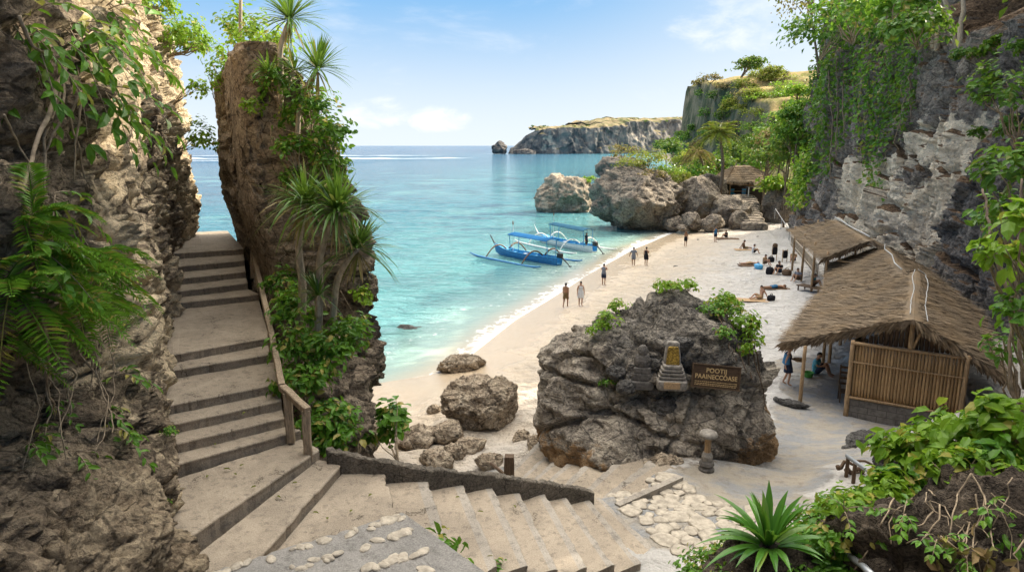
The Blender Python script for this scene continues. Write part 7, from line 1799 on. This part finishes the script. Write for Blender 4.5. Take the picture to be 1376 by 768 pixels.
# --- far end: palm, hill trees, shrubs on the rocks
def coco(label, base, head, nf, L, mat='palm_leaf', name='coconut_palm', droop=.55):
    base, head = np.array(base, float), np.array(head, float); o = empty(name, base, 0, label, 'palm'); h = head - base
    t_ = np.linspace(0, 1, 9)[:, None]; MB().tube(h * t_ + np.array([.5, 0, 0]) * np.sin(np.pi * t_), np.linspace(.28, .17, 9), 8).build('trunk', M['bark'], o, smooth=True)
    mb = MB()
    for i in range(nf):
        a = 2.399 * i; e_ = -.25 + 1.35 * (i / nf); d = np.array([math.cos(a) * math.cos(e_), math.sin(a) * math.cos(e_), math.sin(e_)])
        frond(mb, h, d, L * (.85 + .3 * rng.random()), droop * (.6 + .6 * rng.random()), 24, .24, .12, 0, -.2, LEAF4, .05)
    mb.build('crown', M[mat], o)
coco('coconut palm standing in front of the terraced hill', U(967, 262, 98), U(966, 178, 98), 24, 4.0)
coco('smaller palm with pale dry fronds left of the coconut palm', U(944, 245, 108), U(938, 205, 108), 16, 3.6, 'dry_leaf', 'dry_palm', .9)
def hillhit(px, py, y):
    d = ray(px, py); t_ = np.linspace(88, 380, 700); Q = EYE + d[None] * (t_ / d[1])[:, None]
    h = hill_h(Q[:, 0], Q[:, 1]); k = np.where((Q[:, 2] < h) & (Q[:, 0] > 36))[0]
    return Q[k[0]] if len(k) else EYE + d * (y / d[1])
gh = 'trees on the slope behind the beach'
HT = ((1030, 205, 98, 4.2, 'canopy_leaf', 'dark tree right of the coconut palm, middle slope'), (1003, 212, 118, 3.0, 'canopy_leaf', 'dark tree behind the pavilion roof'), (1062, 190, 92, 2.6, 'broad_leaf', 'bright tree against the cliff outline'), (1060, 205, 86, 4.2, 'canopy_leaf', 'dark tree at the cliff foot above the pipe railing'), (1030, 222, 114, 3.2, 'broad_leaf', 'bright tree just right of the pavilion'), (985, 205, 118, 3.2, 'canopy_leaf', 'tree behind the coconut palm crown'), (1010, 196, 125, 2.6, 'canopy_leaf', 'tree in the middle of the slope under the golden terraces'),
      (1062, 160, 104, 2.2, 'bright_leaf', 'light green layered tree high on the slope'), (1072, 122, 104, 2.0, 'bright_leaf', 'light green layered tree beside the cliff outline, higher one'), (955, 225, 112, 3.8, 'canopy_leaf', 'dark tree left of the coconut palm'), (932, 240, 108, 3.8, 'broad_leaf', 'leafy tree behind the grey boulders'), (900, 240, 104, 2.6, 'yellow_leaf', 'yellow shrub tree on the point left of the boulders'), (925, 215, 118, 2.6, 'yellow_leaf', 'yellow green tree under the seaward cliff'), (918, 190, 150, 3.2, 'broad_leaf', 'green thicket on the seaward slope below the cliff'),
      (905, 212, 140, 3, 'canopy_leaf', 'dark thicket at the foot of the seaward cliff'), (972, 236, 112, 2.6, 'broad_leaf', 'bright bush directly left of the pavilion'), (1044, 250, 92, 2.2, 'bright_leaf', 'bright bush between pavilion and cliff'), (1010, 140, 140, 3.2, 'yellow_leaf', 'yellow bush on a golden terrace, lower one'), (985, 150, 150, 3, 'yellow_leaf', 'yellow bush on a golden terrace, left one'), (1035, 108, 160, 3.4, 'yellow_leaf', 'yellow bush on the upper golden terrace'), (940, 205, 130, 3.0, 'dry_leaf', 'dry brown thicket behind the palms'), (965, 185, 150, 2.4, 'dry_leaf', 'dry brown bush below the terraces'), (1050, 185, 95, 3, 'dry_leaf', 'dry brown tree in the green slope'),
      (896, 205, 150, 2.8, 'canopy_leaf', 'dark thicket near the water under the seaward cliff'), (925, 255, 101, 2.6, 'dry_leaf', 'dry bush above the grey boulders'), (1076, 150, 84, 2.4, 'ivy_leaf', 'dark bush on the cliff shoulder'), (1035, 185, 106, 3.4, 'ivy_leaf', 'dense dark tree in the heart of the slope'), (1072, 180, 82, 3.0, 'ivy_leaf', 'dense dark bush pressed against the cliff outline'))
for px, py, y, r_, mt, lb in HT:
    c = hillhit(px, py, y) + [0, 0, .5 * r_] if y >= 120 else U(px, py, y)
    bz_ = max(hz(c[0], c[1]), c[2] - 2.2 * r_, 1.0); bz_ = min(bz_, c[2] - .5)
    tree('slope_tree', lb, (c[0], c[1], bz_), (c[2] - bz_) / .72, (r_, r_ * .9, r_ * .62), 1000, .075 * r_ + .32, mt, r0=.16, group=gh, nclump=24, spread=.27)
gt = 'plants along the top of the golden hill'
tree('windswept_tree', 'windswept tree on the skyline of the golden hill', U(985, 118, 190), 7.5, (5.0, 3.2, 2.0), 900, .8, 'canopy_leaf', 'bark', (4.5, 0), .28, nclump=26, spread=.25, cz=.78)
for px, py, y, r_, mt, lb in ((940, 105, 198, 1.8, 'dry_leaf', 'dry shrub on the seaward corner of the golden hill'), (955, 100, 198, 2.2, 'dry_leaf', 'second dry shrub along the golden hill top'), (1012, 96, 192, 2.2, 'yellow_leaf', 'yellow shrub right of the windswept tree'), (1030, 100, 188, 1.8, 'dry_leaf', 'thin shrub on the skyline right of the windswept tree'), (1050, 95, 185, 1.6, 'dry_leaf', 'small skyline shrub next to the right cliff'), (975, 112, 192, 2.0, 'dry_leaf', 'dry shrub at the foot of the windswept tree'), (1000, 112, 178, 2.4, 'yellow_leaf', 'yellow shrub band below the windswept tree'), (1060, 112, 160, 3.0, 'bright_leaf', 'light green shrub on the uppermost terrace by the cliff')):
    c = hillhit(px, py + 6, y); bush('hill_shrub', lb, 'shrub', c, (r_ * 1.4, r_, r_ * .7), 380, .55, mt, nclump=14, tpl=LEAF4, group=gt, wid=.7)
for px, py, y, r_, mt, lb in ((850, 222, 92, 1.7, 'yellow_leaf', 'yellow green shrub on the left of the big sea boulder top'), (872, 212, 93, 1.8, 'yellow_leaf', 'yellow shrub on the crown of the big sea boulder'), (896, 232, 92, 1.6, 'bright_leaf', 'green shrub on the right of the big sea boulder top'), (878, 238, 90, 1.5, 'dry_leaf', 'dry brown shrub hanging on the front of the big sea boulder'), (838, 205, 100, 1.8, 'dry_leaf', 'dry bush on the brown rock behind the sea boulder'), (912, 240, 95, 1.6, 'yellow_leaf', 'yellow bush between sea boulder and beach boulders'), (790, 242, 118, 1.0, 'bright_leaf', 'thin green patch on the sunlit sea rock')):
    c = U(px, py, y); bush('rock_top_shrub', lb, 'shrub', c, (r_ * 1.5, r_ * 1.2, r_ * .7), 420, .34, mt, nclump=14, tpl=LEAF4, group='shrubs on the sea boulders', wid=.7)
for i, px in enumerate((716, 732, 756, 772, 790, 842, 868, 895)):
    py = 168 if px < 800 else 161; c = U(px, py + 1.5, 905 if px < 800 else 945)
    bush('far_bush', 'tiny dark bush on the skyline of the far headland', 'bush', c, (2.4, 2.2, 1.3), 110, 1.1, 'canopy_leaf', nclump=7, tpl=LEAF4, group='bushes on the headland skyline', nst=2)

rock('boulder', U(1050, 282, 92) + [0, 1, 0], (2.0, 2.6, 3.0), 221, 'sea_boulder_stone', 'brown rock wall closing the gap between the far steps and the cliff', sub=5, amp=.2, planes=10, crease=.3)
for k, (x, y) in enumerate(((20.5, 14), (21.5, 18), (22, 21.5), (22.5, 25), (23.5, 28.5), (24.6, 32), (26, 36), (21, 10))):  # bushes added to stop sun leaking under the tree crowns onto the stairs
    b = plateau(x, y); bush('rim_bush', ['thick bush on the near cliff rim, nearest but one to the viewer', 'second thick bush along the near cliff rim', 'third thick bush along the near cliff rim', 'fourth thick bush along the near cliff rim', 'fifth thick bush along the near cliff rim', 'sixth thick bush along the near cliff rim', 'seventh thick bush along the near cliff rim', 'thick bush on the near cliff rim, nearest to the viewer'][k], 'bush', b + [1.2, .4, 2.2], (3.0, 3.0, 2.8), 1100, .6, 'canopy_leaf', base=b, nclump=24, spread=.34, tpl=LEAF4, group='bushes on the rim of the right cliff', wid=.75, shell=.35)
for k, (px, py, y, r_) in enumerate(((926, 185, 176, 2.6), (938, 205, 168, 3.0), (948, 180, 188, 2.2), (915, 215, 158, 3.2), (934, 172, 190, 1.5), (958, 215, 150, 2.8))):
    c = hillhit(px, py, y); bush('hill_shrub', ['dark scrub clinging low on the seaward cliff edge', 'dark scrub under the seaward cliff face', 'scrub half way up the seaward cliff face', 'dark scrub nearest the water below the seaward cliff', 'small scrub high on the seaward cliff edge', 'dark scrub at the right foot of the seaward cliff face'][k], 'shrub', c, (r_ * 1.3, r_, r_), 420, .6, 'ivy_leaf', nclump=16, tpl=LEAF4, group='scrub on the seaward cliff', wid=.7)
for k, (px, py, z) in enumerate(((300, 632, 5.32), (318, 640, 5.32), (280, 640, 5.32), (322, 628, 5.32), (400, 650, 5.12), (372, 668, 5.12), (440, 700, 4.92), (500, 665, 4.92), (612, 670, 4.54), (650, 690, 4.34), (690, 680, 4.14), (470, 690, 4.92), (345, 655, 5.32), (420, 690, 5.12), (290, 600, 5.52), (330, 555, 5.92))):
    mb = MB(); leaves(mb, [[0, 0, .02]], [[math.cos(k * 2.4), math.sin(k * 2.4), .05]], [[.15, -.2, 1]], [.09 + .05 * rng.random()], [.05]); tag(mb.build('fallen_leaf', M['dry_leaf'], loc=tuple(G(px, py, z) + [0, 0, .015])), 'small dry brown leaf lying on the concrete treads', 'leaf', 'dry leaves on the stairs')

for k, (px, py, y, r_, n, lf, mt, lb) in enumerate(((1105, 735, 10.2, (.5, .4, .35), 420, .15, 'broad_leaf', 'leafy ground plants between the lily and the dark rock'), (985, 755, 10.2, (.45, .35, .25), 360, .10, 'fern_leaf', 'fine leaved plants right under the lily'), (1150, 715, 10.2, (.55, .4, .4), 420, .16, 'broad_leaf', 'leafy bush right of the low ferny bush'), (1200, 665, 10.4, (.5, .4, .4), 300, .18, 'bright_leaf', 'bright leafed bush above the dark rooty rock, left end'),
      (1330, 620, 9.8, (.6, .4, .3), 170, .24, 'broad_leaf', 'leafy bush over the dark rooty rock, right of middle'), (1365, 650, 9.2, (.4, .35, .3), 90, .22, 'bright_leaf', 'few large leaves at the right edge over the dark rock'), (1150, 765, 9.2, (.45, .3, .25), 220, .15, 'broad_leaf', 'leafy weeds at the bottom edge left of the dark rock'), (930, 765, 10.4, (.4, .3, .2), 200, .09, 'fern_leaf', 'low fine weeds at the bottom edge beside the paving'))):
    bush('foreground_bush', lb, 'bush', U(px, py, y), r_, n, lf, mt, nclump=16, spread=.36, group=gfb, wid=.6, shell=.4)

for k, (px, py, r_, mt, lb) in enumerate(((1015, 112, 3.0, 'yellow_leaf', 'long yellow green hedge on the top terrace, left half'), (1045, 108, 3.2, 'yellow_leaf', 'long yellow green hedge on the top terrace, right half'), (1005, 128, 2.4, 'dry_leaf', 'dry brown scrub under the top terrace'), (1035, 132, 3.0, 'bright_leaf', 'green scrub band on the second terrace, left half'), (1062, 128, 2.8, 'bright_leaf', 'green scrub band on the second terrace, right half'), (1020, 155, 2.8, 'yellow_leaf', 'yellowish scrub band on the third terrace'), (1048, 158, 2.6, 'broad_leaf', 'green scrub band on the third terrace'), (990, 170, 2.2, 'dry_leaf', 'dry scrub at the foot of the terraces'), (1000, 148, 1.8, 'yellow_leaf', 'small yellow scrub left of the third terrace'))):
    c = hillhit(px, py, 150); bush('terrace_scrub', lb, 'shrub', c + [0, 0, .5], (r_ * 1.9, r_ * .9, r_ * .42), 420, .5, mt, nclump=18, tpl=LEAF4, group='scrub bands on the terraces', wid=.7)
for k, (px, py, y, r_, lb) in enumerate(((1000, 775, 9.5, (.5, .3, .16), 'fine weeds covering the soil under the lily, left part'), (1088, 778, 9.2, (.5, .3, .18), 'fine weeds covering the soil under the lily, right part'), (985, 735, 10.9, (.35, .3, .2), 'sparse weeds at the paving edge left of the lily'), (1065, 740, 10.3, (.4, .3, .25), 'weeds around the right side of the lily foot'))):
    bush('ground_weed', lb, 'plant', U(px, py, y), r_, 420, .10, 'fern_leaf', nclump=20, spread=.3, group='weeds around the lily', wid=.5, shell=.5)

for k, (px, py, r_, mt, lb) in enumerate(((942, 128, 2.0, 'ivy_leaf', 'ivy patch high on the seaward cliff, left'), (962, 132, 2.2, 'canopy_leaf', 'ivy patch high on the seaward cliff, middle'), (985, 135, 2.2, 'ivy_leaf', 'ivy patch high on the seaward cliff, right'), (950, 155, 2.4, 'ivy_leaf', 'ivy patch half way down the seaward cliff, left'), (975, 158, 2.6, 'canopy_leaf', 'ivy patch half way down the seaward cliff, right'), (960, 180, 2.8, 'ivy_leaf', 'scrub low on the seaward cliff, left of the palm crown'), (992, 185, 2.6, 'canopy_leaf', 'scrub low on the seaward cliff, right of the palm crown'),
      (1012, 175, 2.6, 'bright_leaf', 'green bush under the third terrace'), (1035, 175, 2.8, 'canopy_leaf', 'dark bush under the third terrace'), (1060, 170, 2.6, 'broad_leaf', 'green bush where terraces meet the ivy cliff'), (1050, 200, 2.8, 'broad_leaf', 'green bush above the pavilion, right'), (1015, 205, 2.8, 'canopy_leaf', 'dark bush above the pavilion, left'), (1068, 145, 2.2, 'bright_leaf', 'bright bush at the right end of the third terrace'), (985, 205, 2.4, 'broad_leaf', 'green bush behind the palm trunk'))):
    c = hillhit(px, py, 140); bush('slope_bush', lb, 'bush', c + [0, 0, .3], (r_ * 1.3, r_, r_ * .85), 420, .5, mt, nclump=18, tpl=LEAF4, group='bushes and ivy on the hill slope', wid=.75)

for k, (px, py, y, r_, n, lf, mt, lb) in enumerate(((1150, 690, 9.7, (.55, .4, .38), 340, .16, 'bright_leaf', 'bright leafed bush over the left end of the dark rooty rock'), (1185, 712, 9.1, (.4, .35, .32), 200, .15, 'broad_leaf', 'leafy bush on the left face of the dark rooty rock'), (1135, 730, 9.4, (.45, .35, .32), 280, .14, 'fern_leaf', 'fine leaved bush between the lily and the rooty rock'), (1290, 628, 9.6, (.6, .4, .3), 150, .23, 'bright_leaf', 'large leaved bush spilling over the top of the dark rooty rock'),
      (1360, 730, 8.4, (.3, .3, .28), 70, .15, 'broad_leaf', 'small leafy plant at the lower right corner'))):
    bush('foreground_bush', lb, 'bush', U(px, py, y), r_, n, lf, mt, nclump=16, spread=.36, group=gfb, wid=.6, shell=.4)
# ------------------------------------------------------------------ camera, sun, sky
cam = bpy.data.cameras.new('camera'); cam.lens = FPX / 1376 * 36; cam.sensor_width = 36; cam.clip_start = .1; cam.clip_end = 30000
co = bpy.data.objects.new('camera', cam); COL.objects.link(co); co.location = EYE; co.rotation_euler = (math.pi / 2 - PITCH, 0, 0)
SC.camera = co
AZ, EL = R(62), R(31)
sd = Vector((math.sin(AZ) * math.cos(EL), math.cos(AZ) * math.cos(EL), math.sin(EL)))
sl = bpy.data.lights.new('sun', 'SUN'); sl.energy = 4.6; sl.angle = R(.5); sl.color = (1, .90, .74)
so = bpy.data.objects.new('sun', sl); COL.objects.link(so); so.rotation_euler = (-sd).to_track_quat('-Z', 'Y').to_euler(); so.location = (60, 60, 80)
w = bpy.data.worlds.new('World'); SC.world = w; w.use_nodes = True
t = NT(w.node_tree)
sky = t.n('ShaderNodeTexSky', sky_type='NISHITA', sun_disc=False, sun_elevation=EL, sun_rotation=AZ, air_density=1.0, dust_density=.6, ozone_density=2.2, altitude=0)
dirv = t.n('ShaderNodeTexCoord').outputs['Generated']
sx = t.n('ShaderNodeSeparateXYZ', {0: dirv})
el = sx.outputs[2]
skyc = t.n('ShaderNodeHueSaturation', {'Hue': .5, 'Saturation': 1.0, 'Value': 1.0, 'Color': sky.outputs[0]}).outputs[0]
side = t.math('ADD', t.math('MULTIPLY', sx.outputs[0], math.sin(AZ)), t.math('MULTIPLY', sx.outputs[1], math.cos(AZ)))
grad = t.mix(t.ramp(el, -.01, .26), (4.6, 5.05, 5.4), (.90, 2.60, 4.75))
grad = t.mix(t.math('MULTIPLY', t.ramp(side, .45, 1.0), .75), grad, (5.6, 5.7, 5.6))
skyc = t.mix(t.ramp(el, .26, .55), grad, skyc)
# low cumulus near the horizon, bright overhead patch added out of view to fill the shade
lowv = t.n('ShaderNodeMapping', {'Vector': dirv, 'Scale': (1, 1, 3.4), 'Location': (.35, .1, 0)}).outputs[0]
c1 = t.noise(lowv, 4.2, 10, .60, .3)
lowm = t.math('MULTIPLY', t.ramp(c1, .55, .82), t.math('MULTIPLY', t.ramp(el, .0, .04), t.ramp(el, .34, .2)))
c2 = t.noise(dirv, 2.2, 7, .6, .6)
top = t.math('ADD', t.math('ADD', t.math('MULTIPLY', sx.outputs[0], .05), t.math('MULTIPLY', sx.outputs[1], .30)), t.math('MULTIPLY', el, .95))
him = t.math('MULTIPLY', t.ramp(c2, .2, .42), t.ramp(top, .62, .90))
for (qx, qy, r0_, r1_) in ((1035, 22, .9997, .9900), (965, 40, .9999, .9955), (505, 152, .9999, .9965), (590, 160, .9999, .9975)):
    cd = unit(ray(qx, qy)); n0 = t.n('ShaderNodeVectorMath', {0: t.n('ShaderNodeMapping', {'Vector': dirv, 'Scale': (1, 1, 2.6)}).outputs[0], 1: tuple(unit(cd * [1, 1, 2.6]))}, operation='DOT_PRODUCT').outputs['Value']
    ln_ = t.n('ShaderNodeVectorMath', {0: t.n('ShaderNodeMapping', {'Vector': dirv, 'Scale': (1, 1, 2.6)}).outputs[0]}, operation='LENGTH').outputs['Value']
    blob = t.ramp(t.math('DIVIDE', n0, ln_), r1_, r0_)
    lowm = t.math('MAXIMUM', t.math('MULTIPLY', lowm, .8), t.math('MULTIPLY', t.ramp(t.math('ADD', t.math('MULTIPLY', blob, .42), t.noise(t.n('ShaderNodeMapping', {'Vector': dirv, 'Scale': (1, 1, 2.2)}).outputs[0], 13, 10, .66, .5)), .70, 1.12), t.ramp(blob, .0, .7)))
skyc = t.mix(t.math('MULTIPLY', lowm, .92), skyc, (6.1, 6.1, 6.1))
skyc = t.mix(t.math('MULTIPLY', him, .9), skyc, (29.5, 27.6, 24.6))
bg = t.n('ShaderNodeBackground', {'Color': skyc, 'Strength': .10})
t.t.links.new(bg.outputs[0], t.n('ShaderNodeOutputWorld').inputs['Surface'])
SC.view_settings.view_transform = 'Standard'; SC.view_settings.look = 'None'; SC.view_settings.exposure = .96; SC.view_settings.gamma = 1
SC.render.engine = 'CYCLES'
SC.cycles.max_bounces = 6; SC.cycles.diffuse_bounces = 4; SC.cycles.glossy_bounces = 2; SC.cycles.transmission_bounces = 3; SC.cycles.transparent_max_bounces = 6
SC.cycles.use_denoising = True; SC.cycles.sample_clamp_indirect = 8
